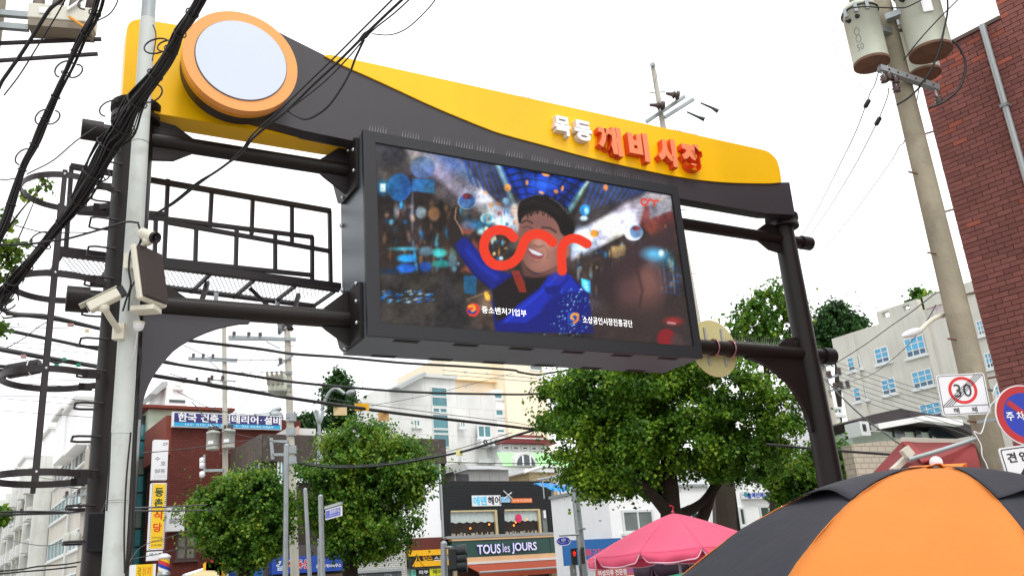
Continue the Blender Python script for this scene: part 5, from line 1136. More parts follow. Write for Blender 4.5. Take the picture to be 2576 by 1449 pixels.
# ducts behind the sign
dp = [HA.hit(HZ(*p)) for p in ((1540, 470), (1700, 455), (1740, 440))]
MB().path(smooth_pts([(dp[0][0], .9, dp[0][1]), (dp[1][0], .9, dp[1][1]), (dp[2][0], .9, dp[2][1])], 4), .28, 12).build('duct', m_steel, hb)
a_p = [HA.hit(HZ(*p)) for p in ((1700, 440), (1800, 440), (1800, 560), (1800, 700))]
MB().path(smooth_pts([(x, .7, z) for x, z in a_p], 5), .22, 12).build('duct', m_steel, hb)
a_p = [HA.hit(HZ(*p)) for p in ((1720, 440), (1750, 380), (1830, 355))]; MB().path(smooth_pts([(x, .8, z) for x, z in a_p], 5), .13, 10).build('duct', m_steel, hb)
# white hut on the roof behind
HW = Face(HF, 'A', 9.5); wh = thing('rooftop_house', 'white rooftop stair house with small window above the red brick building', 'building', HF)
r = HW.rect(HZ(455, 75), HZ(690, 330)); MB().box(r[0], r[1], 9.5, 13, hzt, r[3]).build('wall', m_ww, wh)
x0 = HW.hit(HZ(315, 240))[0]; MB().box(x0 + .4, r[0], 10.2, 13, hzt, HW.hit(HZ(400, 150))[1]).build('side_wall', m_ww, wh)
p = [HW.hit(HZ(*t)) for t in ((255, 235), (390, 95), (455, 95), (455, 140), (330, 240))]; MB().prism(p, 9.2, 12.5).build('roof_slab', M('slab_grey', 'aeb3b3'), wh)
q = HW.rect(HZ(555, 118), HZ(625, 168)); win(wh, HW, q, 2, 1, m_wf, g_grey, fw=.1); q = HW.rect(HZ(488, 288), HZ(670, 325)); HW.box(MB(), *q, .0, .05).build('louvre', g_dk, wh)
# projecting signs
def blade(label, a, b, dep=.35, F=HA, d0=1.6, mat=m_wsign, cat='sign', name='blade_sign'):
    t = thing(name, label, cat, F.F); W2 = Face(F.F, 'A', F.o - d0); r = W2.rect(a, b); board(t, W2, r, -dep, 0, mat, 'box'); return t, W2, r
def bdge(a, b): return a, b
t, W2, r = blade('tall white blade sign reading 2F with stacked Korean letters, on the red brick building', HZ(316, 748), HZ(462, 1208))
W2.text(t, '2F', sub(r, .6, .95, .86, .93), .004, m_ink)
for ch, fx, fz in (('수', .1, .47), ('호', .5, .36), ('설', .1, .17), ('동', .5, .17)): W2.text(t, ch, sub(r, fx, fx + .38, fz, fz + .1), .004, M('slate_print', '2b3540'), bold=.0)
W2.text(t, '02-2643-0072', sub(r, .1, .92, .05, .075), .004, M('faint_print', 'a5a9ae')); W2.box(MB(), *sub(r, .1, .92, .1, .104), .0, .004).build('rule', m_ink, t)
t, W2, r = blade('tall yellow blade sign with green and red Korean letters and striped edge', KZ(352, 145), KZ(520, 1075))
W2.box(MB(), *sub(r, .1, .9, .02, .985), .0, .01).build('yellow_field', M('blade_yellow', 'f0c414', rough=.4, var=.03), t)
mb = MB()
for k in range(34):
    z = r[2] + (r[3] - r[2]) * (k + .2) / 34
    for fx in (.03, .92): W2.box(mb, *(sub(r, fx, fx + .05, 0, 1)[:2]), z, z + (r[3] - r[2]) * .014, .0, .006)
mb.build('striped_edge', m_ink, t, kind='stuff')
for ch, fz, mt in (('등', .79, 'dg'), ('촌', .63, 'dg'), ('식', .445, 'rd'), ('당', .26, 'rd')): W2.text(t, ch, sub(r, .22, .78, fz, fz + .135), .014, M('deep_green_print', '12452a') if mt == 'dg' else M('orange_red_print', 'dc3a14'), bold=.035)
for k, s_ in enumerate(('김치찌개 삼겹살', '된장찌개', '02-2643-8062')): W2.text(t, s_, sub(r, .16, .84, .165 - k * .055, .165 - k * .055 + .03), .014, m_ink)
t, W2, r = blade('small white sign with black Korean letters under the yellow blade sign', KZ(298, 1105), KZ(500, 1222)); W2.text(t, '베스트', sub(r, .1, .95, .45, .85), .004, m_ink, bold=.0)
t, W2, r = blade('white box sign reading BEST on the red brick wall beside the left tree', KZ(578, 480), KZ(805, 815), d0=.5); W2.text(t, 'BEST', sub(r, .12, .9, .32, .52), .006, m_ink, bold=.04); W2.text(t, 'BEST', sub(r, .14, .88, .34, .5), .009, M('silver_print', 'b0b4b8'), bold=.01)
t, W2, r = blade('yellow and white sign at the bottom edge below the striped barber pole', KZ(65, 1290), KZ(400, 1500), d0=2.6)
W2.box(MB(), *sub(r, .2, .88, .06, 1.0), .0, .01).build('yellow_field', M('blade_yellow', ''), t); 
for k in range(3): W2.text(t, ('국밥', '정식', '찌개')[k], sub(r, .26 + k * .2, .4 + k * .2, .3, .85), .014, m_ink if k == 0 else m_red)
bp_ = HF.W(*(lambda q: (q[0], -1.9, q[1]))(Face(HF, 'A', -1.9).hit(KZ(515, 1440)))); hh = Face(HF, 'A', -1.9).hit(KZ(525, 1165))[1] - bp_.z
t = thing('barber_pole', 'striped barber pole in red, yellow, blue and white under the blade signs', 'barber pole', loc=bp_)
MB().lathe([(.28, 0), (.28, .15), (.24, .15)], 20).build('base', m_steel, t); MB().lathe([(.24, hh - .12), (.27, hh - .12), (.27, hh), (.1, hh + .1)], 20).build('cap', m_wsign, t)
mb = MB(); n = 24; m_ = 22; vs = [(.24 * math.cos(2 * PI * i / n), .24 * math.sin(2 * PI * i / n), .15 + (hh - .27) * j / m_) for j in range(m_ + 1) for i in range(n)]
mb.add(vs, [(j * n + i, j * n + (i + 1) % n, (j + 1) * n + (i + 1) % n, (j + 1) * n + i) for j in range(m_) for i in range(n)], 0, True); mb.m = [[0, 0, 1, 1, 2, 2, 3, 3][((i + j) % n) // 3] for j in range(m_) for i in range(n)]
mb.build('striped_cylinder', [M('stripe_blue', '1838a0'), M('stripe_red', 'd02c28'), M('stripe_yellow', 'e8c020'), m_wsign], t)

# ---------------- glass and white buildings seen between the white pole and the red brick one
gt = thing('glass_building', 'dark green glass corner building between the white pole and the red brick building', 'building', HF)
GA_ = Face(HF, 'A', hyl + .6); r = GA_.rect(HZ(168, 470), HZ(255, 1400)); MB().box(r[0], r[1] + .6, hyl + .6, hyl + 4, 0, r[3]).build('core', M('core_dark', '20302c', rough=.3), gt)
for k in range(12):
    z = r[2] + (r[3] - .3 - 1.0) * k / 12 if False else .6 + (r[3] - 1) * k / 12
    for f0, f1, gm in ((.03, .45, g_teal if k % 3 else g_grey), (.5, .98, g_green)): GA_.box(MB(), r[0] + (r[1] - r[0]) * f0, r[0] + (r[1] - r[0]) * f1, z, z + (r[3] - 1) / 12 - .1, .0, .06).build('pane', gm, gt)
st_ = thing('striped_building', 'strip of a white building with teal window bands right of the white pole', 'building', HF)
GB_ = Face(HF, 'A', hyl + 6); r = GB_.rect(HZ(30, 510), HZ(175, 1400)); MB().box(r[0], r[1], hyl + 6, hyl + 9, 0, r[3]).build('wall', m_ww, st_)
for y0, y1 in ((650, 820), (1000, 1110), (1130, 1180), (1370, 1420)):
    q = GB_.rect(HZ(40, y0), HZ(165, y1)); win(st_, GB_, q, 2, 1, m_wf, g_teal, fw=.12, sill=False)
for y0, y1 in ((80 + 40, 350), (460, 600), (620, 950)):
    q = GB_.rect(KZ(30, y0), KZ(150, y1)); GB_.box(MB(), *q, .02, .1).build('panel', m_gw, st_)

# ---------------- street of apartment blocks, far left (walls recede along B)
SX = -3.0; SF = HF
AB = Face(SF, 'B', SX)
ya = AB.hit(L1(1340, 900))[0]; yb = AB.hit(L2(720, 600))[0]; ztp = AB.hit(L1(1320, 700))[1]; print('apt1', ya, yb, ztp)
m_apt = M('apartment_beige', 'd2cec4', rough=.85, var=.08, streak=.15)
g_tealb = glass('bright_teal_glass', '55a0a6', var=.3)
ap = thing('apartment_block', 'beige apartment block with teal window bands left of the gate post', 'building', SF)
ye = AB.hit(L1(990, 1000))[0]; yn = ya - 1.2
zt1 = AB.hit(L1(1300, 830))[1] - .2
print(ye, zt1)
MB().box(SX, SX + 1.4, yn, yb, 0, zt1).build('wall', m_apt, ap)
nst = 5; fh = zt1 / nst * 1.0
segs = [(yn + 1, ya + .2), (ya + .8, ya + (yb - ya) * .36), (ya + (yb - ya) * .42, ya + (yb - ya) * .95)]
for s in range(nst):
    zc = .9 + fh * s
    for y0, y1 in segs:
        if y1 - y0 < .4: continue
        win(ap, AB, [y0, y1, zc, zc + fh * .48], max(2, int((y1 - y0) / 1.2)), 1, m_wf, g_teal if (s < 4) else g_dk, fw=.09, proud=.08)
for y in (ya + .5, ya + (yb - ya) * .39): MB().tube((SX - .12, y, 0), (SX - .12, y, zt1), .07, n=8).build('drain_pipe', m_wf, ap)
tower = []
for (a, b, dy) in ((L1(1140, 370), L1(1370, 900), ya + .4), (L1(955, 500), L1(1040, 1000), ya + (yb - ya) * .3)):
    W3 = Face(SF, 'A', dy); r = W3.rect(a, b); MB().box(r[0], r[1] + 1, dy, dy + 3.5, zt1 - .5, r[3]).build('stair_tower', m_ww, ap)
    MB().box(r[0] - .25, r[1] + 1.1, dy - .2, dy + 3.7, r[3], r[3] + .18).build('tower_roof', m_gw, ap)
# further white balcony block
yb2 = yb + .5; yc = AB.hit(L2(90, 1000))[0]; yc = min(yc, yb2 + 75); zt2 = AB.hit(L1(850, 1150))[1]; zt2 = min(max(zt2, zt1 - 1), zt1 + 5); print('apt2', yb2, yc, zt2)
b2 = thing('apartment_block', 'long white balcony block receding down the street at the far left', 'building', SF)
MB().box(SX, SX + 4, yb2, yc, 0, zt2).build('wall', M('apartment_white', 'cacbc4', rough=.85, var=.12, streak=.2), b2)
ncol = 16; cw = (yc - yb2) / ncol; fh2 = zt2 / 6
m_balc = M('balcony_white', 'd4d6d0', rough=.7, streak=.15); rr_ = random.Random(9)
for c_ in range(ncol):
    for s in range(6):
        y0 = yb2 + c_ * cw; z0 = s * fh2 + .25
        MB().box(SX - .75, SX - .02, y0 + .25, y0 + cw - .25, z0, z0 + .95).build('balcony', m_balc, b2)
        MB().box(SX - .04, SX - .005, y0 + .4, y0 + cw - .4, z0 + .95, z0 + fh2 - .4).build('window', rr_.choice([g_dk, g_grey, g_grey, g_teal]), b2)
        if rr_.random() < .6: MB().box(SX - 1.1, SX - .76, y0 + cw * .3, y0 + cw * .3 + .9, z0 + .05, z0 + .75).build('air_conditioner', m_gw, b2)
    if c_ % 3 == 0: MB().box(SX - .9, SX - .0, y0 - .25, y0 + .22, 0, zt2 + .2).build('column', m_balc, b2)
for (a, b, f) in ((L1(745, 790), L1(910, 1200), .1), (L1(385, 1200), L1(500, 1400), .45), (L1(270, 1365), L1(350, 1449), .75)):
    dy = yb2 + (yc - yb2) * f; W3 = Face(SF, 'A', dy); r = W3.rect(a, b); MB().box(r[0], r[1], dy, dy + 4, zt2 - .3, r[3]).build('stair_tower', m_ww, b2)
    MB().box(r[0] - .2, r[1] + .2, dy - .2, dy + 4.2, r[3], r[3] + .2).build('tower_roof', m_gw, b2)
fa = thing('apartment_block', 'pale low block closing the street at the left picture edge', 'building', SF)
W3 = Face(SF, 'A', yc + 8); r = W3.rect(L2(-120, 400), L2(160, 1400)); MB().box(r[0] - 12, r[1], yc + 8, yc + 16, 0, r[3]).build('wall', m_ww, fa)
for k in range(4): q = [r[1] - 5 - k * .0, r[1] - 1, 2 + k * 3.0, 3.6 + k * 3.0]; win(fa, W3, q, 3, 1, m_wf, g_grey, fw=.12)
# signs down that street
for lab, a, b, d, mt, tx in (('yellow vertical sign cut off by the gate post near street level', L2(1078, 1240), L2(1165, 1500), 16, M('blade_yellow', ''), (('L', .1, .45, .8, .93, m_ink), ('국', .15, .85, .55, .75, m_red), ('밥', .15, .85, .3, .5, m_red))),
                             ('white vertical sign with red top hanging over the receding street', L2(608, 905), L2(712, 1200), 20, m_wsign, (('차', .3, .7, .55, .66, m_ink), ('병', .3, .7, .4, .51, m_ink), ('원', .3, .7, .25, .36, m_ink))),
                             ('yellow sign with dark emblem far down the left street', L2(560, 1310), L2(672, 1500), 22, M('blade_yellow', ''), (('부', .2, .8, .4, .7, m_ink),))):
    W2 = Face(SF, 'A', d); t = thing('street_sign', lab, 'sign', SF); r = W2.rect(a, b); board(t, W2, r, -.3, 0, mt, 'box')
    if 'red top' in lab: W2.box(MB(), *sub(r, 0, 1, .72, 1), 0, .01).build('red_field', m_red, t)
    for ch, f0, f1, g0, g1, mm in tx: W2.text(t, ch, sub(r, f0, f1, g0, g1), .012, mm, bold=.02)

# ---------------- pale grey stone building with tall window column
MF = Fr(azdir(*MZ(770, 900), 64), 55); MA = Face(MF)
mg = thing('grey_stone_building', 'pale grey stone clad building with slanted roof and tall teal window column', 'building', MF)
h2 = lambda *p: MA.hit(Q(1, 2, *p))
m_cl = Mbrick('stone_cladding', 'dfdfdc', 'dbdcd9', 'c8c9c8', 1, 2.0, 1.0, .025, .07, bump=.1)
P = [h2(780, 1500), h2(830, 1290), h2(930, 1150), h2(1205, 1020), h2(1375, 1020), h2(1650, 862), h2(2000, 882), h2(2000, 1500)]
P[0] = (P[0][0], 0); P[-1] = (P[-1][0], 0)
MB().prism(P, .0, 10).build('wall', m_cl, mg)
r = MA.rect(Q(1, 2, 1990, 1045), Q(1, 2, 2445, 1400)); MB().box(P[-1][0] + .01, 0, .3, 9, 0, r[3]).build('wall', m_cl, mg)
MB().prism([h2(1350, 1012), h2(1650, 860), h2(1668, 895), h2(1420, 1020)], -.8, 10).build('roof_overhang', M('slab_grey', ''), mg)
MB().prism([h2(1640, 850), h2(2008, 878), h2(2006, 912), h2(1640, 885)], -.25, 10).build('coping', m_gw, mg)
x0, x1 = h2(1762, 1000)[0], h2(1918, 1000)[0]
zs_ = [h2(1840, y)[1] for y in (985, 1080, 1180, 1250, 1400, 1448)] + [MA.hit(Q(1, 3, 1850, 170))[1]]
for i in range(len(zs_) - 1):
    win(mg, MA, [x0, x1, zs_[i + 1], zs_[i] - .02], 2 if i == 2 else 1, 1, m_wf, g_teal, fw=.06 if i != 2 else .12, sill=False)
for a, b, cc in ((Q(1, 2, 1582, 1300), Q(1, 2, 1660, 1385), 2), (Q(1, 2, 2045, 1320), Q(1, 2, 2110, 1395), 2), (MZ(500, 722), MZ(668, 878), 2), (MZ(322, 1088), MZ(398, 1135), 2), (MZ(522, 1098), MZ(685, 1140), 2)):
    win(mg, MA, MA.rect(a, b), cc, 1, m_wf, g_teal, fw=.12)
for k, (a, b) in enumerate(((MZ(487, 897), MZ(590, 975)), (MZ(615, 897), MZ(712, 980)))):
    t = thing('air_conditioner', ('left' if k == 0 else 'right') + ' one of two white outdoor units bracketed on the pale stone wall', 'air conditioner', MF, group='outdoor air conditioner units'); r = MA.rect(a, b); MA.box(MB(), *r, .15, .7).build('case', m_wf, t)
    c = ((r[0] + r[1]) / 2, (r[2] + r[3]) / 2); q = ring(c[0], c[1], .05, (r[3] - r[2]) * .38, -.705, 24); q.build('fan', M('fan_dark', '3c4248'), t); MA.box(MB(), r[0], r[1], r[2] - .12, r[2] - .01, 0, .6).build('bracket', m_af, t)
# cream towers behind
for lab, a, b, D_, wins in (('cream rendered tower block rising behind the grey stone building', MZ(135, -60), MZ(742, 900), 18, ((355, 115, 385, 145), (600, 130, 628, 158), (365, 285, 392, 318))),
                            ('second cream rendered tower block right of the first, partly behind the big tree', MZ(790, -140), MZ(1330, 900), 16, ((1085, 310, 1115, 345), (1080, 20, 1240, 130), (1180, 175, 1250, 215)))):
    W3 = Face(MF, 'A', D_); t = thing('tower_block', lab, 'building', MF); r = W3.rect(a, b); MB().box(r[0], r[1], D_, D_ + 10, 0, r[3]).build('wall', m_cream, t)
    for q in wins: rr2 = W3.rect(MZ(q[0], q[1]), MZ(q[2], q[3])); win(t, W3, rr2, 1, 1, m_wf, g_grey, fw=.15, sill=False)
    if 'first' not in lab: rr2 = W3.rect(MZ(240, 235), MZ(742, 262)); W3.box(MB(), *rr2, 0, .6).build('string_course', M('deep_cream', 'd8b888'), t)  # string course in a deeper cream than the wall
    else:
        WB_ = Face(MF, 'A', D_ - .5)
        MB().box(r[0] - 1.2, r[0], D_ + .5, D_ + 5, 0, W3.hit(MZ(760, 320))[1]).build('bay', m_ww, t)
        for y0, y1 in ((345, 430), (530, 620), (750, 810)):
            q = W3.rect(MZ(738, y0), MZ(786, y1)); q[0] = r[0] - 1.15; q[1] = r[0] - .1; win(t, Face(MF, 'A', D_ + .5), q, 1, 1, m_wf, g_teal, fw=.15)
# red roofed glass floor and green roof with arched dormer
GF = Face(MF, 'A', -3); gh = thing('green_roof_house', 'white house with bright green roof, arched window dormer and red roofed glazed floor above', 'building', MF)
r = GF.rect(MZ(772, 1200), MZ(1420, 1360)); MB().box(r[0], r[1] + 4, -3, 4, 0, GF.hit(MZ(900, 1195))[1]).build('wall', m_gw, gh)
zg1 = Face(MF, 'A', -2.6).hit(MZ(900, 1036))[1]; zg0 = GF.hit(MZ(900, 1190))[1]
mb = MB(); mb.add([(r[0], -3.3, zg0), (r[1] + 4, -3.3, zg0), (r[1] + 4, -2.6, zg1), (r[0], -2.6, zg1)], [(0, 1, 2, 3)]); mb.build('green_roof', M('green_roof_paint', 'a0dc9a', rough=.6, var=.08, vs=3), gh)
c = GF.hit(MZ(1005, 1190)); R0 = GF.hit(MZ(1130, 1190))[0] - c[0]
P = [(c[0] + R0 * math.cos(PI * k / 20), c[1] + R0 * math.sin(PI * k / 20)) for k in range(21)]; MB().prism(P, -3.5, -1).build('dormer', m_gw, gh)
P2 = [(c[0] + R0 * .78 * math.cos(PI * k / 20), c[1] + R0 * .78 * math.sin(PI * k / 20)) for k in range(21)]; MB().prism(P2, -3.56, -3.505).build('arched_window', g_dk, gh)
for dx in (-.35, .3): MB().box(c[0] + dx * R0, c[0] + dx * R0 + .12, -3.6, -3.565, c[1], c[1] + R0 * .7).build('mullion', m_wf, gh)
G2 = Face(MF, 'A', -1); q = G2.rect(MZ(772, 935), MZ(1290, 1028)); MB().box(q[0], q[1], -.95, 5, zg1 - .5, q[3]).build('glazed_floor', m_ww, gh)
for k in range(5): w0 = q[0] + (q[1] - q[0]) * k / 5; win(gh, G2, [w0 + .1, w0 + (q[1] - q[0]) / 5 - .1, q[2] + .05, q[3] - .1], 1, 1, m_wf, g_dk, fw=.12, sill=False)
MB().box(q[0] - .1, q[1] + .6, -1.9, -1.8, q[2] + .75, q[2] + .82).build('handrail', m_wf, gh)
q2 = G2.rect(MZ(772, 845), MZ(1290, 925)); MB().prism([(q[0] - .3, q[3]), (q[1] + .6, q[3] + .02), (q[1] - .8, q2[3]), (q[0] + .8, q2[3] - .0)], -1.6, 5.2).build('red_roof', M('dark_red_roof', '7c3130', rough=.6), gh)
# grey shed on the bakery roof
SHF = Face(TF, 'A', 2.0); sh = thing('rooftop_shed', 'grey panelled rooftop shed with pitched metal roof behind the black salon front', 'shed', TF)
r = SHF.rect(MZ(420, 1222), MZ(862, 1350)); zr_ = SHF.hit(MZ(600, 1155))[1]; xl2 = SHF.hit(MZ(250, 1250))[0]
MB().box(xl2, r[1], 2.0, 5, ztop - .05, r[3]).build('wall', M('shed_panel', 'a9a9a6', rough=.6, var=.06), sh)
MB().prism([(xl2 - .12, r[3] - .12), (r[0] + .0, r[3] - .05), (r[0] - .55, zr_ + .1)], 1.9, 5.1).build('gable', M('shed_panel', ''), sh)
mb = MB(); mb.add([(r[0] - .1, 1.7, r[3]), (r[1] + .15, 1.7, r[3]), (r[1] - .25, 3.4, zr_ + .1), (r[0] - .55, 3.4, zr_ + .1)], [(0, 1, 2, 3)]); mb.add([(xl2 - .2, 1.7, r[3] - .25), (r[0] - .1, 1.69, r[3]), (r[0] - .5, 3.4, zr_ + .12)], [(0, 1, 2)]); mb.build('metal_roof', M('zinc_roof', 'a3a6aa', rough=.4, metal=.3), sh)
SHF.box(MB(), xl2 + .1, r[0] - .1, ztop, r[3] - .25, 0, .05).build('dark_door', M('door_dark', '4d4a4e', var=.3), sh)
for k in range(1, 4): x = r[0] + (r[1] - r[0]) * k / 4; SHF.box(MB(), x - .02, x + .02, ztop, r[3] - .05, 0, .02).build('panel_joint', m_af, sh)
# beige small house
bh = thing('small_house', 'small beige house with curved white roof behind the blue tarpaulin', 'building', TF); B3 = Face(TF, 'A', 7.5)
r = B3.rect(MZ(1085, 1255), MZ(1400, 1400)); MB().box(r[0], r[1], 7.5, 11, 0, r[3]).build('wall', Mbrick('beige_brick', 'c4b18c', 'b8a580', '9a8a6a', 1, .3, .1, .015, .08), bh)
MB().path(smooth_pts([(r[0] - .6, 7.2, r[3] - .05), ((r[0] + r[1]) / 2, 7.2, r[3] + .35), (r[1] + .5, 7.2, r[3] + .25)], 5), .08, 8).build('eave', m_ww, bh)
MB().box(r[0] - .4, r[1] + .3, 7.3, 11, r[3], r[3] + .2).build('roof', m_ww, bh)

# ---------------- white clinic building at the corner, right of the bakery
WF = Fr(azdir(*Q(2, 3, 1030, 900), 38), 55); WA = Face(WF); WBf = Face(WF, 'B', 0.0)
cl = thing('white_corner_building', 'white rendered corner building with blue medical sign behind the pink parasol', 'building', WF)
zw = WBf.hit(Q(2, 3, 1025, 562))[1]; yl = WBf.hit(Q(2, 3, 462, 640))[0]; xr2 = WA.hit(Q(2, 3, 2000, 700))[0]; xr3 = WA.hit(RZ(545, 1200))[0]; print('clinic', zw, yl, xr2, xr3)
MB().box(0, xr2, 0, max(yl, 4), 0, zw).build('wall', m_ww, cl)
WR = Face(WF, 'A', .0); zw2 = WA.hit(Q(2, 3, 2240, 300))[1]
MB().box(xr2 + .01, xr3, -.1, 6, 0, zw2).build('wall', m_ww, cl)
MB().box(-.12, xr2, -.12, 4, zw, zw + .12).build('coping', m_af, cl)
for a, b, cc, gm in ((Q(2, 3, 1132, 792), Q(2, 3, 1468, 1010), 2, g_grey), (Q(2, 3, 1740, 790), Q(2, 3, 1910, 900), 2, g_dk), (Q(2, 3, 2055, 760), Q(2, 3, 2105, 890), 1, g_green), (Q(2, 3, 2240, 400), Q(2, 3, 2310, 520), 1, g_green), (Q(2, 3, 2275, 765), Q(2, 3, 2365, 955), 1, g_green), (Q(2, 3, 2480, 750), Q(2, 3, 2700, 900), 2, g_green)):
    win(cl, Face(WF, 'A', 0 if a[0] < 1790 else -.1), WA.rect(a, b), cc, 1, m_wf, gm, fw=.1)
q = WA.rect(RZ(205, 800), RZ(545, 992)); WA.box(MB(), *q, .1, .25).build('shutter', M('shutter_grey', '8d8b86', rough=.7, streak=.2), cl)
q = WA.rect(RZ(45, 1118), RZ(475, 1205)); WA.box(MB(), q[0], q[1], q[2], q[3], .14, .3).build('clinic_sign', m_wsign, cl)
WA.text(cl, '예인메디칼㈜', sub(q, .24, .97, .14, .86), .31, M('royal_print', '1c50b8'), bold=.04); WA.box(MB(), *sub(q, .03, .12, .3, .92), .3, .32).build('logo', M('logo_teal', '2a98a8'), cl); WA.box(MB(), *sub(q, .13, .21, .08, .7), .3, .325).build('logo', M('royal_print', ''), cl)
q = WBf.rect(Q(2, 3, 700, 1150), Q(2, 3, 1010, 1290)); board(cl, WBf, [q[0], q[1], q[2], q[3]], .05, .3, M('sign_azure', '1c64a8'), 'azure_sign')
q5 = Face(WF, 'A', -1.2).rect(PZ(275, 425), PZ(480, 515)); letters(cl, '풍기인삼', q5[0], q5[1] + .9, q5[2], q5[3], -1.2, M('red_white_print', 'c9466a'), bold=.03)
Face(WF, 'A', -1.2).box(MB(), q5[0] - 1.0, q5[1] + 1.2, q5[2] - .3, q5[3] + .35, -.05, -.003).build('azure_sign', M('sign_azure', ''), cl)
# roof clutter: blue tarpaulins, pipes
for lab, a, b, sd in (('crumpled bright blue tarpaulin on the white roof right of the black salon', Q(2, 3, 450, 492), Q(2, 3, 650, 596), 1), ('small piece of blue tarpaulin further right on the same white roof', Q(2, 3, 748, 508), Q(2, 3, 815, 552), 2)):
    W4 = Face(WF, 'A', 4.6); r = W4.rect(a, b); mb = MB(); n = 16; m_ = 6; rr_ = random.Random(sd)
    vs = [(r[0] + (r[1] - r[0]) * i / n, 4.6 + j * .25 + rr_.uniform(-.1, .1), max(zw + .1, r[2]) + (r[3] - r[2]) * (j / m_) ** .6 + rr_.uniform(-.1, .1)) for j in range(m_ + 1) for i in range(n + 1)]
    mb.add(vs, [(j * (n + 1) + i, j * (n + 1) + i + 1, (j + 1) * (n + 1) + i + 1, (j + 1) * (n + 1) + i) for j in range(m_) for i in range(n)])
    o = mb.build('tarpaulin', M('tarp_blue', '1f94dc', rough=.35, var=.1)); o.location = WF.p0; o.rotation_euler = (0, 0, WF.rz); tag(o, lab, 'tarpaulin')
t = thing('roof_railing', 'pale pipe railing slanting above the blue tarpaulin', 'railing', WF); W4 = Face(WF, 'A', 5)
a, b = W4.hit(Q(2, 3, 300, 492)), W4.hit(Q(2, 3, 570, 440)); MB().tube((a[0], 5, a[1]), (b[0], 5, b[1]), .05, n=8).build('rail', m_af, t)
for f in (.2, .5, .8): x = a[0] + (b[0] - a[0]) * f; z = a[1] + (b[1] - a[1]) * f; MB().tube((x, 5, z - .9), (x, 5, z), .035, n=6).build('baluster', m_af, t)
# shop awning with women's clothing sign
AWF = Face(WF, 'A', -4.2); aw = thing('shop_awning', 'dusty red shop awning with white Korean lettering between signal and pink parasol', 'awning', WF)
r = AWF.rect(PZ(432, 720), PZ(1180, 800)); zA2 = AWF.hit(PZ(430, 712))[1]; x0 = AWF.hit(PZ(430, 720))[0]; x1 = AWF.hit(PZ(1400, 690))[0]; h = zA2 - AWF.hit(PZ(430, 830))[1]
tl = Face(WF, 'A', -2.4).hit(PZ(292, 612)); mb = MB(); mb.add([(x0, -4.2, zA2), (x1, -4.2, zA2), (x1, -2.4, tl[1]), (tl[0], -2.4, tl[1])], [(0, 1, 2, 3)]); mb.build('canopy', M('awning_dusty_red', 'a24a48', rough=.8), aw)
MB().box(x0, x1, -4.24, -4.2, zA2 - h, zA2).build('valance', M('valance_red', 'c05a50', rough=.7), aw)
q = AWF.rect(PZ(455, 740), PZ(855, 780)); 
letters(aw, '여성의류 전문점', AWF.hit(PZ(455, 740))[0], AWF.hit(PZ(855, 740))[0], zA2 - h * .85, zA2 - h * .12, -4.245, m_wsign, bold=.02)
letters(aw, '아라', AWF.hit(PZ(870, 720))[0], AWF.hit(PZ(965, 720))[0], zA2 - h * .8, zA2 - h * .12, -4.245, M('violet_print', '8a58c8'), bold=.02)

# ---------------- grey building with blue windows, right
RF = Fr(azdir(*Q(3, 2, 1500, 700), 42), 55); RB = Face(RF, 'B', 0.0)
gb = thing('grey_block', 'grey concrete block with rows of blue windows beyond the right gate post', 'building', RF)
hq = lambda x, y: RB.hit(Q(3, 2, x, y))
yf = hq(665, 520)[0]; z_a = hq(665, 520)[1]; yn_ = hq(2110, 300)[0]; print('greyblock', yf, yn_, z_a, hq(1100, 385), hq(1500, 120))
zr0 = (hq(820, 455)[1] + hq(1090, 375)[1]) / 2
m_gc = M('grey_concrete_render', 'cfcdc3', rough=.88, var=.1, streak=.1, vs=.5)
MB().box(0, 12, yn_ - 3, yf, 0, zr0).build('wall', m_gc, gb)
ya1, za1 = hq(1105, 240); ya2, za2 = hq(1508, 110); zp = (za1 + za2) / 2
# parapet tower with two openings
mb = MB(); o1 = RB.rect(Q(3, 2, 1170, 300), Q(3, 2, 1250, 325)); o2 = RB.rect(Q(3, 2, 1375, 225), Q(3, 2, 1455, 260)); 
zo0 = zr0 + (zp - zr0) * .35; zo1 = zr0 + (zp - zr0) * .8; ys_ = sorted([ya2, o2[0], o2[1], o1[0], o1[1], ya1])
mb.box(0, .3, ys_[0], ys_[5], zr0, zo0); mb.box(0, .3, ys_[0], ys_[5], zo1, zp)
for k in (0, 2, 4): mb.box(0, .3, ys_[k], ys_[k + 1], zo0, zo1)
mb.build('parapet_wall', m_gc, gb)
MB().box(-.05, .35, yn_ - 3, ys_[0] - .3, zr0, zr0 + .55).build('parapet_wall', m_gc, gb)
for a, b, cc in (((812, 700), (968, 800), 2), ((1082, 612), (1252, 728), 2), ((1378, 515), (1618, 650), 3), ((872, 998), (1028, 1105), 2), ((1150, 920), (1322, 1040), 2), ((1452, 842), (1692, 962), 3), ((1222, 1240), (1392, 1375), 2), ((1532, 1165), (1780, 1290), 3),
                 ((2095, 335), (2200, 462), 2), ((2175, 655), (2290, 790), 2), ((2275, 975), (2390, 1100), 2)):
    r = RB.rect(Q(3, 2, *a), Q(3, 2, *b)); p = hq(*a); q = hq(*b)
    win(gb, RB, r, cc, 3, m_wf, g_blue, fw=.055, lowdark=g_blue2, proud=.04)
for y in (hq(925, 800)[0], hq(1700, 800)[0]): RB.box(MB(), y - .12, y + .12, 0, zr0 - .05, 0, .1).build('drain_pipe', m_gc, gb)
q = RB.rect(Q(3, 2, 1620, 230), Q(3, 2, 1800, 290)); q[3] = q[2] + 1.2; rb_ = M('faded_pink_paint', 'c9a5b8')
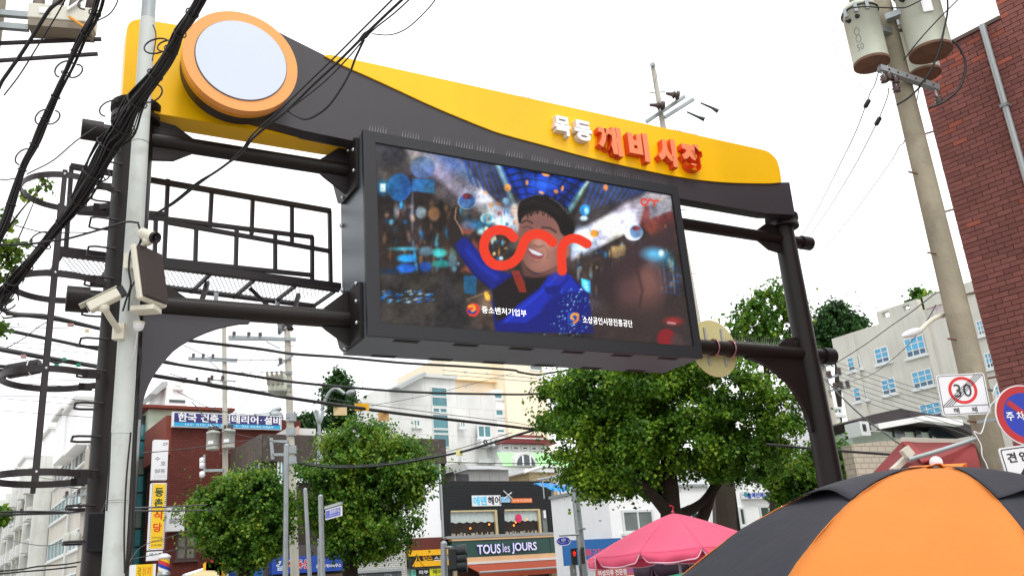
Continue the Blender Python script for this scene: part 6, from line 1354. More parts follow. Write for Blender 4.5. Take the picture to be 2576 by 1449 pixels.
for k, ch in enumerate('옷수선'): letters(gb, ch, q[0] + (q[1] - q[0]) * (2 - k) / 3, q[0] + (q[1] - q[0]) * (2.7 - k) / 3, q[2], q[3], -.02, rb_, face='B', xc=0)

# ---------------- mint house with dark roof, in front of it
NF = Fr(azdir(*Q(3, 3, 1500, 100), 27), 62); NA = Face(NF)
mh = thing('mint_house', 'low mint green house with dark tiled roof below the grey block', 'building', NF)
h3 = lambda x, y: NA.hit(Q(3, 2, x, y)); h4 = lambda x, y: NA.hit(Q(3, 3, x, y))
r = NA.rect(Q(3, 3, 870, 20), Q(3, 3, 1900, 160)); zt_m = h3(1350, 1390)[1]; xL = h3(860, 1440)[0]; xR = h3(1880, 1440)[0]
MB().box(xL, xR, 0, .8, 0, h3(900, 1425)[1]).build('wall', M('mint_render', 'c4d6c8', rough=.8, var=.05, streak=.1), mh)
MB().prism([h3(760, 1350), h3(900, 1300), h3(1165, 1242), h3(1560, 1310), h3(1865, 1400), h3(1890, 1500), h3(1700, 1395), h3(1330, 1350), h3(870, 1430), h3(760, 1350)][:-1], -.6, .9).build('roof', M('dark_roof_tile', '3b3436', rough=.8, var=.15), mh)
mb = MB().bar((h3(870, 1435)[0], -.75, h3(870, 1435)[1]), (h3(1340, 1352)[0], -.75, h3(1340, 1352)[1]), .25, .14); mb.build('fascia', m_ww, mh)
MB().bar((h3(1340, 1352)[0], -.75, h3(1340, 1352)[1]), (h3(1700, 1395)[0], -.75, h3(1700, 1395)[1]), .25, .14).build('fascia', m_ww, mh)
for a, b in (((1262, 1), (1320, 70)), ((1300, 8), (1382, 70)), ((1475, 0), (1550, 72))):
    q = NA.rect(Q(3, 3, *a), Q(3, 3, *b)); NA.box(MB(), *q, .0, .06).build('window', g_dk, mh)
q = NA.rect(Q(3, 3, 1615, -20), Q(3, 3, 1900, 85)); NA.box(MB(), *q, .0, .1).build('dark_window', g_dk, mh)
wl = thing('garden_wall', 'beige tiled garden wall below the mint house', 'wall', NF); W5 = Face(NF, 'A', -3)
MB().prism([W5.hit(Q(3, 3, 860, 140)), W5.hit(Q(3, 3, 1370, 85)), (W5.hit(Q(3, 3, 2200, 85))[0], W5.hit(Q(3, 3, 1370, 85))[1]), (W5.hit(Q(3, 3, 2200, 85))[0], 0), (W5.hit(Q(3, 3, 860, 140))[0], 0)], -3, -2.7).build('tiled_wall', Mbrick('beige_tile', 'c9bfae', 'c2b8a6', '9c9484', 1, .24, .12, .01, .06), wl)
wbx = thing('gas_meter_box', 'white utility cabinet on the mint house side wall', 'cabinet', NF); r = NA.rect(RZ(1310, 290), RZ(1460, 465)); NA.box(MB(), *r, .2, .7).build('case', m_wf, wbx); NA.box(MB(), *sub(r, .25, .6, .3, .8), .7, .71).build('label', m_ink, wbx)
bhs = thing('white_house', 'white house fragment with teal window and round dish behind the right gate post', 'building', NF)
W6 = Face(NF, 'A', 9); r = W6.rect(RZ(1150, -120), RZ(1400, 560)); MB().box(r[0], r[1], 9, 13, 0, r[3]).build('wall', m_ww, bhs)
q = W6.rect(RZ(1160, 45), RZ(1360, 150)); win(bhs, W6, q, 3, 1, m_wf, g_teal, fw=.1)

# ================================================================ near red brick building, right: bricks laid one by one
KF = Fr(azdir(*Q(3, 1, 1905, 800), 12.6), 55 - 4); KB = Face(KF, 'B', 0.0)
yk = lambda i, j, x, y: KB.hit(Q(i, j, x, y))
print('brick corner', yk(3, 0, 1740, 1300), yk(3, 2, 2110, 0), yk(3, 2, 2340, 900), 'top', yk(3, 0, 1850, 470), yk(3, 0, 2215, 260), yk(3, 0, 2360, 190), 'step', yk(3, 0, 2310, 0), 'edge', yk(3, 0, 2576, 400), yk(3, 1, 2576, 800), yk(3, 2, 2576, 300))
Kc = -.02
zt_k = yk(3, 0, 2215, 262)[1]; y_step = yk(3, 0, 2345, 190)[0]
bb = thing('brick_building', 'nearby dark red brick building filling the right picture edge, with a drain pipe', 'building', KF)
m_kb = M('brick_red', '85524c', rough=.88, var=.22, vs=1.2, bump=.5, bs=90, island=.17, streak=.12)
m_kb2 = M('brick_orange_red', '9a5545', rough=.88, var=.2, vs=5, bump=.5, bs=90, island=.2)
m_mort = M('mortar_dark', '4a302c', rough=.95, var=.2)
BWd, BH, MG = .19, .060, .008
y_near = -6.5
MB().box(.012, 6, y_near, Kc, 0, zt_k - .02).build('mortar_core', m_mort, bb); MB().box(.012, 6, y_near, y_step, zt_k - .02, zt_k + 2.4).build('mortar_core', m_mort, bb)
cand = []
row = 0; z = .0
while z < zt_k + 2.3:
    z = row * (BH + MG); off = (row % 2) * (BWd + MG) / 2; ytop = Kc if z + BH < zt_k else y_step
    y = ytop - off
    first = True
    while y > y_near:
        y1 = min(y, ytop); y0 = y - BWd
        if first and off > 0: cand.append((ytop - off + MG * .0 - .0, ytop, z)) if off > .03 else None; first = False; y0 = y - BWd; 
        cand.append((y0, y1, z)); y = y0 - MG
    row += 1
bricks = []
for y0, y1, z in cand:
    P_ = KF.W(0, (y0 + y1) / 2, z + .03); u, v = proj(np.array([P_])); u, v = float(u[0]), float(v[0])
    seen = u < 2580 and v > -5 and v < 1040 and (KF.p0 + KF.n * y0)[1] > .5
    bricks.append((0 if seen else 1, float(np.linalg.norm(np.array(P_) - EYE)), y0, y1, z))
bricks.sort(); bricks = [q[1:] for q in bricks]; print('bricks', len(bricks))
rr_ = random.Random(4); base = {}
def brick_mb(y0, y1, z, mb, px):
    mb.box(-px, .03, y0, y1, z, z + BH); return mb
for i, (d, y0, y1, z) in enumerate(bricks[:296]):
    px = rr_.uniform(-.001, .004)
    key = round(y1 - y0, 3)
    if key not in base: base[key] = MB().box(0, .03, 0, y1 - y0, 0, BH).mesh('brick', m_kb)
    o = bpy.data.objects.new('brick', base[key] if rr_.random() > .025 else base.setdefault((key, 1), MB().box(0, .03, 0, y1 - y0, 0, BH).mesh('brick', m_kb2))); link(o, bb); o.location = (-px, y0, z); o.rotation_euler = (0, 0, rr_.uniform(-.004, .004))
mb = MB()
for d, y0, y1, z in bricks[296:]:
    k_n = len(mb.f); brick_mb(y0, y1, z, mb, rr_.uniform(-.001, .004))
    if rr_.random() < .02 + (.4 if y1 > Kc - .25 else 0) + (.25 if z > zt_k - .35 else 0): mb.m[k_n:] = [1] * (len(mb.f) - k_n)
for y0, y1, z in cand:                                         # end faces on the corner return
    pass
mb.build('brick_courses', [m_kb, m_kb2], bb, kind='stuff')
mb = MB(); row = 0
while row * (BH + MG) < zt_k:
    z = row * (BH + MG); x = 0.0 if row % 2 else -.1
    while x < 5.8:
        mb.box(max(x, .0), x + BWd, Kc - .0, Kc + .012 + rr_.uniform(0, .003), z, z + BH); x += BWd + MG
    row += 1
mb.build('end_wall_bricks', m_kb, bb, kind='stuff')
MB().box(-.03, .5, y_step, Kc + .03, zt_k, zt_k + .05).build('coping', M('coping_dark', '5a4a46'), bb)
pa, pb_ = [], []
pp = [(2240, 240, 0), (2290, 420, 0), (2370, 900, 0)] 
zq_ = [yk(3, 0, 2250, 300), yk(3, 0, 2375, 950), yk(3, 1, 2470, 60)]
yp = sum(q[0] for q in zq_) / 3
MB().path([(-.06, yp, zt_k + .02), (-.06, yp, 2)], .04, 14).build('drain_pipe', m_af, bb); MB().tube((-.06, yp, zt_k - .02), (.1, yp, zt_k + .06), .04, n=12).build('pipe_elbow', m_af, bb)
for z in (5.4, 7.0): MB().box(-.11, 0, yp - .05, yp + .05, z, z + .04).build('pipe_clamp', m_steel, bb)

# ---- signs, lamps on the corner behind the concrete pole
lv = thing('shop_awning', 'deep red canvas awning with pale frame behind the orange parasol', 'awning', loc=(0, 0, 0))
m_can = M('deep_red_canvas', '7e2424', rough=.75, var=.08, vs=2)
def quadY(pts, name, mat, par, th=.02):
    P = [at(*Q(3, 3, x, y), Y) for x, y, Y in pts]; n = (P[1] - P[0]).cross(P[-1] - P[0]).normalized() * th; mb = MB(); k = len(P)
    mb.add(P + [p + n for p in P], [tuple(range(k)), tuple(range(2 * k - 1, k - 1, -1))] + [(i, i + k, (i + 1) % k + k, (i + 1) % k) for i in range(k)]); return mb.build(name, mat, par)
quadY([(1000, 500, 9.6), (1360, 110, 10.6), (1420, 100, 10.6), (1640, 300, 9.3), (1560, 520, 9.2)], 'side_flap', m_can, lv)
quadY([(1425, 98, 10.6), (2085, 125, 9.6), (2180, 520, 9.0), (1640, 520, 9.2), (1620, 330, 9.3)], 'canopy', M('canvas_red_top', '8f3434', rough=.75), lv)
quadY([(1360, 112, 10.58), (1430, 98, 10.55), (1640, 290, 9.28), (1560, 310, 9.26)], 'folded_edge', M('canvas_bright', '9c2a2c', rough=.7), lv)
MB().bar(at(*Q(3, 3, 1370, 90), 10.6), at(*Q(3, 3, 2100, 118), 9.62), .05, .05).build('frame_bar', m_camw, lv)
MB().bar(at(*Q(3, 3, 1270, 400), 9.5), at(*Q(3, 3, 1440, 240), 9.6), .07, .05).build('frame_bar', m_camw, lv); MB().bar(at(*Q(3, 3, 1380, 180), 9.5), at(*Q(3, 3, 1450, 260), 9.5), .09, .09).build('bracket', m_camw, lv)

# ================================================================ trees
def leaf_mesh(name, P, N_, size, mat, jit=.35):
    n = len(P); s = size * (1 + (rng.random(n) - .5) * 2 * jit)
    N_ = N_ / np.linalg.norm(N_, axis=1, keepdims=True); a = rng.normal(size=(n, 3)); a -= N_ * (a * N_).sum(1, keepdims=True); a /= np.linalg.norm(a, axis=1, keepdims=True); b = np.cross(N_, a)
    sA = (s * .5)[:, None]
    v = np.stack([P - a * sA * 1.1, P + b * sA * .85 + a * sA * .35 + N_ * sA * .25, P + a * sA * .9, P - b * sA * .85 + a * sA * .35 + N_ * sA * .25], 1).reshape(-1, 3)
    f = np.arange(n * 4).reshape(n, 4); me = bpy.data.meshes.new(name)
    me.vertices.add(n * 4); me.vertices.foreach_set('co', v.astype(np.float32).ravel()); me.loops.add(n * 4); me.loops.foreach_set('vertex_index', f.ravel())
    me.polygons.add(n); me.polygons.foreach_set('loop_start', np.arange(0, n * 4, 4)); me.polygons.foreach_set('loop_total', np.full(n, 4)); me.update(calc_edges=True)
    me.materials.append(mat); return me
lf_dark = Mleaf('ginkgo_leaves', '20400c', '508018', '9cba30'); lf_mid = Mleaf('street_tree_leaves', '21400d', '4f801d', 'a0b23a'); lf_con = Mleaf('conifer_needles', '1a3514', '315a26', '4f7a3a')
m_bark = M('bark', '2c2119', rough=.95, var=.35, vs=8, bump=.8, bs=30)
def tree(label, cat, ells, Y, leaf, n, mat, limbs, seed=0, clump=.32, nclump=170, name='street_tree', up=.35, fuzz=1.0):
    """ells: (u, v, ru, rv) crown lobes seen in the photograph at depth Y; limbs: polylines of (u, v, dY, r)"""
    r_ = np.random.default_rng(seed); C = []
    for (u, v, ru, rv) in ells:
        c = np.array(at(u, v, Y)); px = np.array(at(u + ru, v, Y)); py = np.array(at(u, v - rv, Y)); C.append((c, np.linalg.norm(px - c), abs(py[2] - c[2])))
    vol = np.array([a * a * b for _, a, b in C]); vol = vol / vol.sum(); P = []; Nn = []
    base = at(*limbs[0][0][:2], Y + limbs[0][0][2]); base.z = 0 if name != 'x' else base.z
    for c, a, b in C:
        k = max(6, int(nclump * vol[[x[0] is c for x in C].index(True)]))
        d = r_.normal(size=(k, 3)); d /= np.linalg.norm(d, axis=1, keepdims=True); rad_ = .45 + .6 * r_.random(k) ** .6
        cc = c + d * rad_[:, None] * np.array([a, a * .9, b])
        m_ = int(n * k / nclump) // k
        for q, dd in zip(cc, d):
            e = clump * r_.uniform(.5, 1.25) * fuzz; g = r_.normal(size=(m_, 3)) * .5; g *= np.where(r_.random((m_, 1)) < .05, 1.7, 1.0)
            P.append(q + g * e * np.array([1, 1, .72])); Nn.append(dd * .4 + g * .35 + np.array([0, 0, up]) + r_.normal(size=(m_, 3)) * .6)
    P = np.concatenate(P); Nn = np.concatenate(Nn)
    dn = np.zeros(len(P))                                      # pockets of air between the sprays of leaves
    for wl in (clump * 4.2, clump * 2.6, clump * 2.6, clump * 1.6, clump * 1.6, clump * 1.2):
        kv = r_.normal(size=3); kv /= np.linalg.norm(kv); kv2 = r_.normal(size=3); kv2 /= np.linalg.norm(kv2)
        dn += np.sin((P @ kv) * 6.28 / wl + r_.uniform(0, 6)) * np.sin((P @ kv2) * 6.28 / wl + r_.uniform(0, 6))
    kp = dn > -.35 + .5 * (r_.random(len(P)) - .5); P = P[kp]; Nn = Nn[kp]
    t = thing(name, label, cat, loc=base); me = leaf_mesh('crown', P - np.array(base), Nn, leaf, mat); link(bpy.data.objects.new('crown', me), t)
    mb = MB()
    for L in limbs:
        pts = smooth_pts([at(u, v, Y + dy) - base for u, v, dy, r in L], 4); rs = list(np.interp(np.linspace(0, 1, len(pts)), np.linspace(0, 1, len(L)), [q[3] for q in L]))
        if L is limbs[0]: pts = [Vector((0, 0, 0))] + pts; rs = [rs[0] * 1.25] + rs
        mb.path(pts, rs, 10)
    mb.build('trunk', m_bark, t); return t
q7 = lambda x, y: Q(2, 3, x, y)
tree('large dense ginkgo tree hanging under the LED screen behind the pink parasol', 'tree', [(1480, 1010, 130, 90), (1485, 1205, 52, 40), (1600, 1210, 45, 26), (1850, 1130, 115, 55), (1400, 1060, 60, 60), (1600, 980, 160, 95), (1760, 1000, 170, 110), (1870, 1060, 130, 120), (1470, 1100, 100, 80), (1620, 1110, 160, 85), (1780, 1130, 150, 75), (1560, 1185, 110, 50), (1890, 1130, 90, 70), (1470, 1180, 55, 50), (1700, 935, 130, 70)], 19.5, .078, 190000, lf_dark,
     [[(*q7(1640, 1500), 0, .26), (*q7(1640, 900), 0, .24), (*q7(1625, 780), 0, .22), (*q7(1615, 560), 0, .2), (*q7(1600, 380), .1, .16), (*q7(1560, 100), .2, .1), (1640, 1000, .4, .05)],
      [(*q7(1620, 840), 0, .15), (*q7(1520, 720), -.2, .13), (*q7(1420, 610), -.4, .11), (*q7(1260, 430), -.6, .08), (1540, 1120, -.8, .03)],
      [(*q7(1590, 780), 0, .12), (*q7(1500, 650), .2, .1), (*q7(1465, 500), .3, .09), (*q7(1455, 340), .4, .07), (1620, 1080, .6, .03)],
      [(*q7(1660, 860), 0, .13), (*q7(1850, 780), .3, .11), (*q7(1980, 680), .5, .1), (*q7(2090, 500), .6, .08), (1860, 1120, .8, .03)],
      [(*q7(1930, 900), .5, .14), (*q7(1990, 760), .5, .12), (*q7(2040, 620), .6, .1), (*q7(2160, 440), .7, .08)]], seed=3, clump=.40, nclump=330)
tree('middle street tree with bright yellow green crown in front of the brown brick building', 'tree', [(930, 1150, 110, 70), (880, 1220, 130, 80), (990, 1200, 95, 85), (850, 1310, 95, 70), (960, 1300, 110, 80), (900, 1370, 75, 45), (905, 1110, 80, 40)], 29, .105, 120000, lf_mid,
     [[(*Q(1, 3, 970, 1600), 0, .26), (*Q(1, 3, 960, 1380), 0, .24), (*Q(1, 3, 960, 1200), 0, .2), (*Q(1, 3, 980, 800), 0, .1), (920, 1130, 0, .04)]], seed=5, clump=.5, nclump=190)
tree('smaller rounded street tree left of the two poles, light green top', 'tree', [(600, 1250, 80, 48), (560, 1310, 85, 70), (650, 1290, 70, 75), (600, 1370, 90, 55), (690, 1270, 28, 45), (620, 1215, 50, 30)], 27, .10, 95000, lf_mid,
     [[(*Q(0, 3, 2420, 1600), 0, .18), (*Q(0, 3, 2420, 1300), 0, .15), (*Q(0, 3, 2400, 900), 0, .1), (600, 1260, 0, .04)]], seed=6, clump=.44, nclump=160)
tree('round shrubby tree behind the right gate post above the orange parasol', 'tree', [(2000, 1200, 62, 70), (2080, 1170, 75, 55), (2150, 1170, 55, 45), (2040, 1260, 90, 60), (2130, 1215, 70, 45)], 22, .095, 50000, lf_mid,
     [[(*Q(3, 3, 390, 700), 0, .1), (*Q(3, 3, 385, 480), 0, .08), (2040, 1180, 0, .04)]], seed=7, clump=.28, nclump=170)
tree('tall leafy tree top rising beside the right gate post below the upper beam', 'tree', [(1900, 830, 75, 70), (1960, 790, 45, 80), (1860, 860, 60, 50), (1985, 900, 35, 50), (1935, 770, 30, 45)], 33, .14, 30000, lf_mid,
     [[(1950, 1330, 0, .2), (1945, 1100, 0, .18), (1925, 900, 0, .1), (1915, 780, 0, .04)]], seed=8, clump=.5, nclump=120)
tree('feathery conifer crown between the right gate post and the grey block', 'tree', [(2105, 815, 50, 38), (2075, 840, 35, 30), (2140, 825, 35, 25), (2080, 880, 25, 20)], 52, .2, 16000, lf_con,
     [[(2110, 1200, 0, .25), (2108, 950, 0, .2), (2105, 800, 0, .08)]], seed=9, clump=.7, nclump=70)
tree('green roof garden shrubs on top of the grey block', 'shrub', [(2328, 762, 30, 12), (2310, 752, 14, 18)], 41, .2, 2600, lf_mid, [[(2330, 790, 0, .05), (2330, 765, 0, .03)]], seed=10, clump=.4, nclump=30, name='shrub')
tree('dark conical tree left of the pale stone gable behind the street lamp', 'tree', [(855, 1000, 28, 40), (850, 1040, 24, 30), (846, 965, 14, 22)], 50, .2, 15000, lf_con, [[(838, 1200, 0, .15), (845, 1080, 0, .12), (852, 990, 0, .05)]], seed=11, clump=.55, nclump=70)
tree('dark rounded bush on the roofline right of the navy sign', 'shrub', [(770, 1062, 25, 20), (772, 1080, 30, 14)], 54, .25, 3500, lf_con, [[(770, 1110, 0, .1), (770, 1080, 0, .06)]], seed=12, clump=.5, nclump=35, name='shrub')
tree('small dark bush between the rounded bush and the conical tree', 'shrub', [(825, 1064, 14, 9)], 54, .22, 1500, lf_con, [[(825, 1100, 0, .08), (825, 1066, 0, .04)]], seed=13, clump=.4, nclump=18, name='shrub')
tree('ginkgo branches with large leaves reaching in at the left picture edge', 'tree', [(8, 570, 16, 30), (35, 640, 34, 22), (14, 690, 24, 26), (5, 740, 14, 26), (85, 492, 18, 14), (108, 465, 12, 12), (2, 830, 8, 40), (68, 625, 20, 12)], 9.6, .078, 900, Mleaf('near_ginkgo_leaves', '24400e', '456a1a', '8a9a34'),
     [[(-420, 1400, 0, .2), (-330, 800, 0, .14), (-200, 700, 0, .06), (-60, 700, 0, .03), (20, 650, 0, .01), (110, 450, 0, .004)], [(-60, 700, 0, .03), (30, 560, 0, .012), (130, 440, 0, .003)]], seed=14, clump=.12, nclump=70, up=.1)
tree('bit of street tree foliage at the far left below the lowest hoop', 'tree', [(2, 1290, 14, 16), (4, 1308, 10, 10)], 18, .12, 500, lf_mid, [[(-60, 1500, 0, .1), (-40, 1380, 0, .08), (-2, 1300, 0, .03)]], seed=15, clump=.15, nclump=14)

# ================================================================ poles beyond the gate
VZ = zm(640, 1100, 2.415)
def insul(mb_list, p, par, s=1.0, mat=None, d=(0, 0, 1)):
    prof = []
    for j in range(4): prof += [(.07 * s, j * .05 * s), (.035 * s, (j + .5) * .05 * s)]
    MB().lathe(prof, 10, tuple(p)).build('insulator', mat or m_porc, par)
def upole(label, u_top, u_bot, Y, r0, r1, arms=(), name='utility_pole'):
    a = at(*u_bot, Y); b = at(*u_top, Y); d = (b - a); 
    g = a - d * (a.z / d.z); t = thing(name, label, 'utility pole', loc=g)
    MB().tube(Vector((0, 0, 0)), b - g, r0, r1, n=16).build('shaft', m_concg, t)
    for z in np.linspace(1.8, b.z - 1, 8): c = (b - g) * (z / b.z); MB().bar(c + Vector((-.25, 0, 0)), c + Vector((.25, 0, 0)), .025).build('step_bolt', m_steel, t)
    for (p, q, w_, ins) in arms:
        P = at(*p, Y - .15) - g; R_ = at(*q, Y - .15) - g; MB().bar(P, R_, w_).build('crossarm', m_steel, t)
        for f in ins: insul(None, P.lerp(R_, f), t, 1.3)
    return t, g
tA, gA = upole('slim concrete pole with two transformers in front of the navy sign', VZ(335, 85), VZ(345, 1400), 40, .15, .1,
               [(VZ(35, 345), VZ(445, 358), .1, (.1, .3, .5)), (VZ(35, 358), VZ(440, 375), .08, ()), (VZ(210, 528), VZ(430, 540), .07, (.1, .5)), (VZ(165, 1290), VZ(330, 1285), .12, ()), (VZ(170, 1155), VZ(170, 1330), .09, ()), (VZ(190, 350), VZ(330, 480), .05, ()), (VZ(-20, 548), VZ(230, 548), .06, (.1, .5, .9))])
for k, (a, b, y0, y1) in enumerate(((915, 1062, 670, 880), (1095, 1238, 650, 860))):
    p0 = at(*HZ((a + b) / 2, y1 - 15), 39.6); p1 = at(*HZ((a + b) / 2, y0 + 15), 39.6); rr = (at(*HZ(b, y1), 39.6) - at(*HZ(a, y1), 39.6)).length / 2; h = p1.z - p0.z
    t = thing('transformer', ('left' if k == 0 else 'right') + ' one of the twin grey transformers in front of the navy sign', 'transformer', loc=p0, group='twin transformers on the slim pole')
    MB().lathe([(rr * .95, 0), (rr, .05), (rr, h), (rr * 1.05, h), (rr * 1.05, h + .08), (rr * .5, h + .16)], 24).build('tank', M('far_transformer', 'b9bbb2', rough=.5, streak=.15), t)
    MB().box(-rr * .4, rr * .4, -rr - .03, -rr * .9, h * .3, h * .5).build('name_plate', m_wsign, t)
    for dx in (-.5, .1, .6): insul(None, (rr * dx, -rr * .3, h + .12), t, 1.2)
for y in (1205, 1245, 1320): 
    p = at(*VZ(150, y), 39.8); MB().lathe([(.02, -.15), (.12, -.1), (.12, .1), (.02, .15)], 10, tuple(p - gA)).build('spool_insulator', m_wsign, tA)
tB, gB = upole('thicker concrete pole with crossarms left of the middle street tree', VZ(862, 40), VZ(905, 1449), 33, .17, .12,
               [(VZ(372, 170), VZ(935, 190), .12, (.08, .3, .47)), (VZ(372, 185), VZ(870, 192), .1, ()), (VZ(788, 150), VZ(885, 60), .07, (.1, .4)), (VZ(780, 412), VZ(912, 322), .07, (.2,)), (VZ(835, 470), VZ(908, 472), .08, ()), (VZ(835, 568), VZ(905, 570), .07, ()), (VZ(690, 210), VZ(800, 265), .05, ()), (VZ(750, 560), VZ(835, 462), .04, ()),
                (VZ(740, 1045), VZ(870, 1045), .1, ()), (VZ(745, 1155), VZ(870, 1155), .1, ()), (VZ(728, 1015), VZ(742, 1195), .1, ())])
p = at(*VZ(690, 640), 32.6) ; q_ = at(*VZ(850, 632), 32.6); sw = thing('pole_recloser', 'small grey recloser with bushings on the thicker concrete pole', 'switchgear', loc=p)
o = MB().box(0, (q_ - p).x, 0, .8, 0, .75).build('tank', m_trafo, sw); bevel(o, .15, 3)
for f in (.1, .35, .6, .85): MB().bar(((q_ - p).x * f, -.05, .3), ((q_ - p).x * f - .05, -.05, .8), .08).build('bushing', m_porcg, sw)
for y0, y1 in ((1000, 1020), (1150, 1165), (880, 890), (1240, 1250)): 
    a = at(*VZ(895, y0), 33) - gB; MB().tube(a, a + Vector((0, 0, .3)), .2, n=12).build('clamp', m_steel, tB)
pT, gT = upole('pale concrete pole top with strain insulators behind the yellow panel', Q(2, 0, 1448, 640), Q(2, 0, 1560, 1300), 24, .19, .07,
               [(Q(2, 0, 1385, 1215), Q(2, 0, 1768, 962), .09, ()), (Q(2, 0, 1568, 1170), Q(2, 0, 1858, 988), .09, ()), (Q(2, 0, 1430, 655), Q(2, 0, 1468, 640), .1, ())])
for (x, y, x2, y2) in ((1420, 1045, 1575, 1055), (1580, 930, 1720, 955)):
    a = at(*Q(2, 0, x, y), 23.6) - gT; b = at(*Q(2, 0, x2, y2), 23.6) - gT
    MB().path([a, a.lerp(b, .4), a.lerp(b, .5), a.lerp(b, .6), a.lerp(b, .7), a.lerp(b, .75), a.lerp(b, .95), b], [.04, .06, .09, .14, .07, .15, .13, .04], 12).build('strain_insulator', m_porc, pT)
for lab, P in (('upper right strain clamp hanging behind the yellow panel end', [(1925, 1025), (2040, 1075), (2100, 1110)]), ('lower strain clamp hanging behind the yellow panel end', [(1790, 1115), (1900, 1165), (1965, 1190)])):
    pts = [at(*Q(2, 0, x, y), 24) for x, y in P]; o = MB().path([p - pts[0] for p in pts], [.025, .04, .07], 8).build('strain_clamp', m_wire); o.location = pts[0]; tag(o, lab, 'insulator')
for k, (x0, x1, x2) in enumerate(((1680, 1560, 1380), (1955, 1780, 1600), (2260, 2130, 1890))):
    cable('distribution_wire', ('left', 'middle', 'right')[k] + ' one of three faint wires rising from the pole top behind the yellow panel', [at(*Q(2, 0, x0 + 20, -60), 14), at(*Q(2, 0, x0, 0), 15), at(*Q(2, 0, (x0 + x2) / 2 + 15, 520), 19), at(*Q(2, 0, x2, 1010 + (200 if k == 0 else 0)), 23.5)], .005, m_wire)
pR, gR = upole('small concrete pole with transformer between the gate post and the grey block', Q(3, 2, 560, 700), Q(3, 2, 700, 1420), 29, .14, .1,
               [(Q(3, 2, 545, 790), Q(3, 2, 690, 740), .07, (.2, .8)), (Q(3, 2, 600, 905), Q(3, 2, 760, 855), .07, (.3, .9)), (Q(3, 2, 640, 1020), Q(3, 2, 850, 985), .07, (.3, .6, .9))])
# brown steel column beside the big tree
a = at(*q7(2080, 1000), 21.6); b = at(*q7(2180, 400), 21.6); st2 = thing('steel_column', 'brownish square column with pipes right of the big tree trunk', 'column', loc=a + (a - b) * (a.z / (b.z - a.z)))
l_ = Vector(st2.location)
for p, q, w_, m_ in (((2170, 1000), (2115, 0), .46, M('column_brown', '5b5048', rough=.8, streak=.2)), ((2290, 1000), (2170, 100), .14, m_rail), ((2225, 900), (2140, 200), .1, m_af)):
    MB().bar(at(*q7(*p), 21.6) - l_, at(*q7(*q), 21.6) - l_, w_).build('member', m_, st2)

# plain grey posts and the blue street name sign
def gpost(label, top, bot, Y, r, name='steel_post', cat='post'):
    b = at(*top, Y); a = at(*bot, Y); g = a - (b - a) * (a.z / (b.z - a.z)); t = thing(name, label, cat, loc=g)
    MB().tube((0, 0, 0), b - g, r, r * .85, n=14).build('shaft', m_steel, t); MB().ball(b - g, r * .9, n=10).build('cap', m_steel, t); return t, g
gpost('tall bright galvanised post directly left of the thicker concrete pole', Q(1, 3, 328, 155), Q(1, 3, 318, 1448), 26, .085)
gpost('tapered grey post right of the thicker concrete pole, shorter', Q(1, 3, 515, 590), Q(1, 3, 560, 1448), 24, .06)
t, g = gpost('grey post carrying the tilted blue street name sign', Q(1, 3, 668, 660), Q(1, 3, 688, 1448), 17.5, .055)
SNF = Fr(azdir(*NZ_(340, 560), 17.4), 55); SN = Face(SNF, 'B', 0.0); tS = thing('street_name_sign', 'blue street name sign with white border held on a grey post before the middle tree', 'street sign', SNF)
p1, p2 = SN.hit(NZ_(362, 570)), SN.hit(NZ_(578, 530)); y0, y1 = sorted((p1[0], p2[0])); zc = (p1[1] + p2[1]) / 2; hh = abs(SN.hit(NZ_(578, 462))[1] - SN.hit(NZ_(578, 606))[1]) / 2; zc = (SN.hit(NZ_(578, 462))[1] + SN.hit(NZ_(578, 606))[1]) / 2
SN.box(MB(), y0, y1, zc - hh, zc + hh, -.03, .0).build('plate', m_wsign, tS); SN.box(MB(), y0 + .02, y1 - .02, zc - hh + .02, zc + hh - .02, .0, .004).build('blue_field', M('street_sign_blue', '1f35b8', rough=.35), tS)
def btext(par, s, ya_, yb_, z0, z1, x, mat, bold=0.0):       # lettering on a B wall reads from far (left) to near (right)
    a, fs = text_geo(s, False, bold); mb = MB(); mb.add([(x, yb_ - (yb_ - ya_) * q[0], z0 + (z1 - z0) * q[1]) for q in a], fs); return mb.build('lettering', mat, par)
btext(tS, '등촌로51길', y0 + .05, y1 - (y1 - y0) * .3, zc - hh * .1, zc + hh * .7, -.006, m_wsign, .02); btext(tS, 'Deungchon-ro 51-gil', y0 + .05, y1 - (y1 - y0) * .3, zc - hh * .6, zc - hh * .3, -.006, m_wsign)
SN.box(MB(), y0 - .0, y1 + .05, zc + hh + .02, zc + hh + .07, -.04, .0).build('bracket_rail', m_af, tS)
# traffic light on its post (seen from the side)
t, g = gpost('short thick grey signal post left of the bakery fascia', TZ(165, 1000), TZ(175, 1449), 24, .1, 'signal_post')
tl = thing('traffic_light', 'black three lamp vehicle signal seen from behind beside the bakery', 'traffic light', loc=at(*TZ(330, 1370), 23.8)); l_ = Vector(tl.location)
h = at(*TZ(330, 1050), 23.8).z - l_.z; o = MB().box(-.16, .08, -.12, .12, 0, h).build('housing', M('signal_black', '15181c', rough=.5), tl); bevel(o, .04, 2)
for k in range(3): z = h * (k + .5) / 3; MB().lathe([(.15, 0), (.17, .24)], 16).build('visor', M('signal_black', ''), tl, M=Matrix.Translation((.06, 0, z)) @ Matrix.Rotation(PI / 2, 4, 'Y'))
MB().tube((-.05, 0, h + .02), at(*TZ(175, 1042), 24) - l_, .03, n=8).build('arm', m_steel, tl)
t, g = gpost('grey pedestrian signal pole with lamp bracket right of the bakery', TZ(2000, 240), TZ(2125, 1449), 23, .11, 'signal_post')
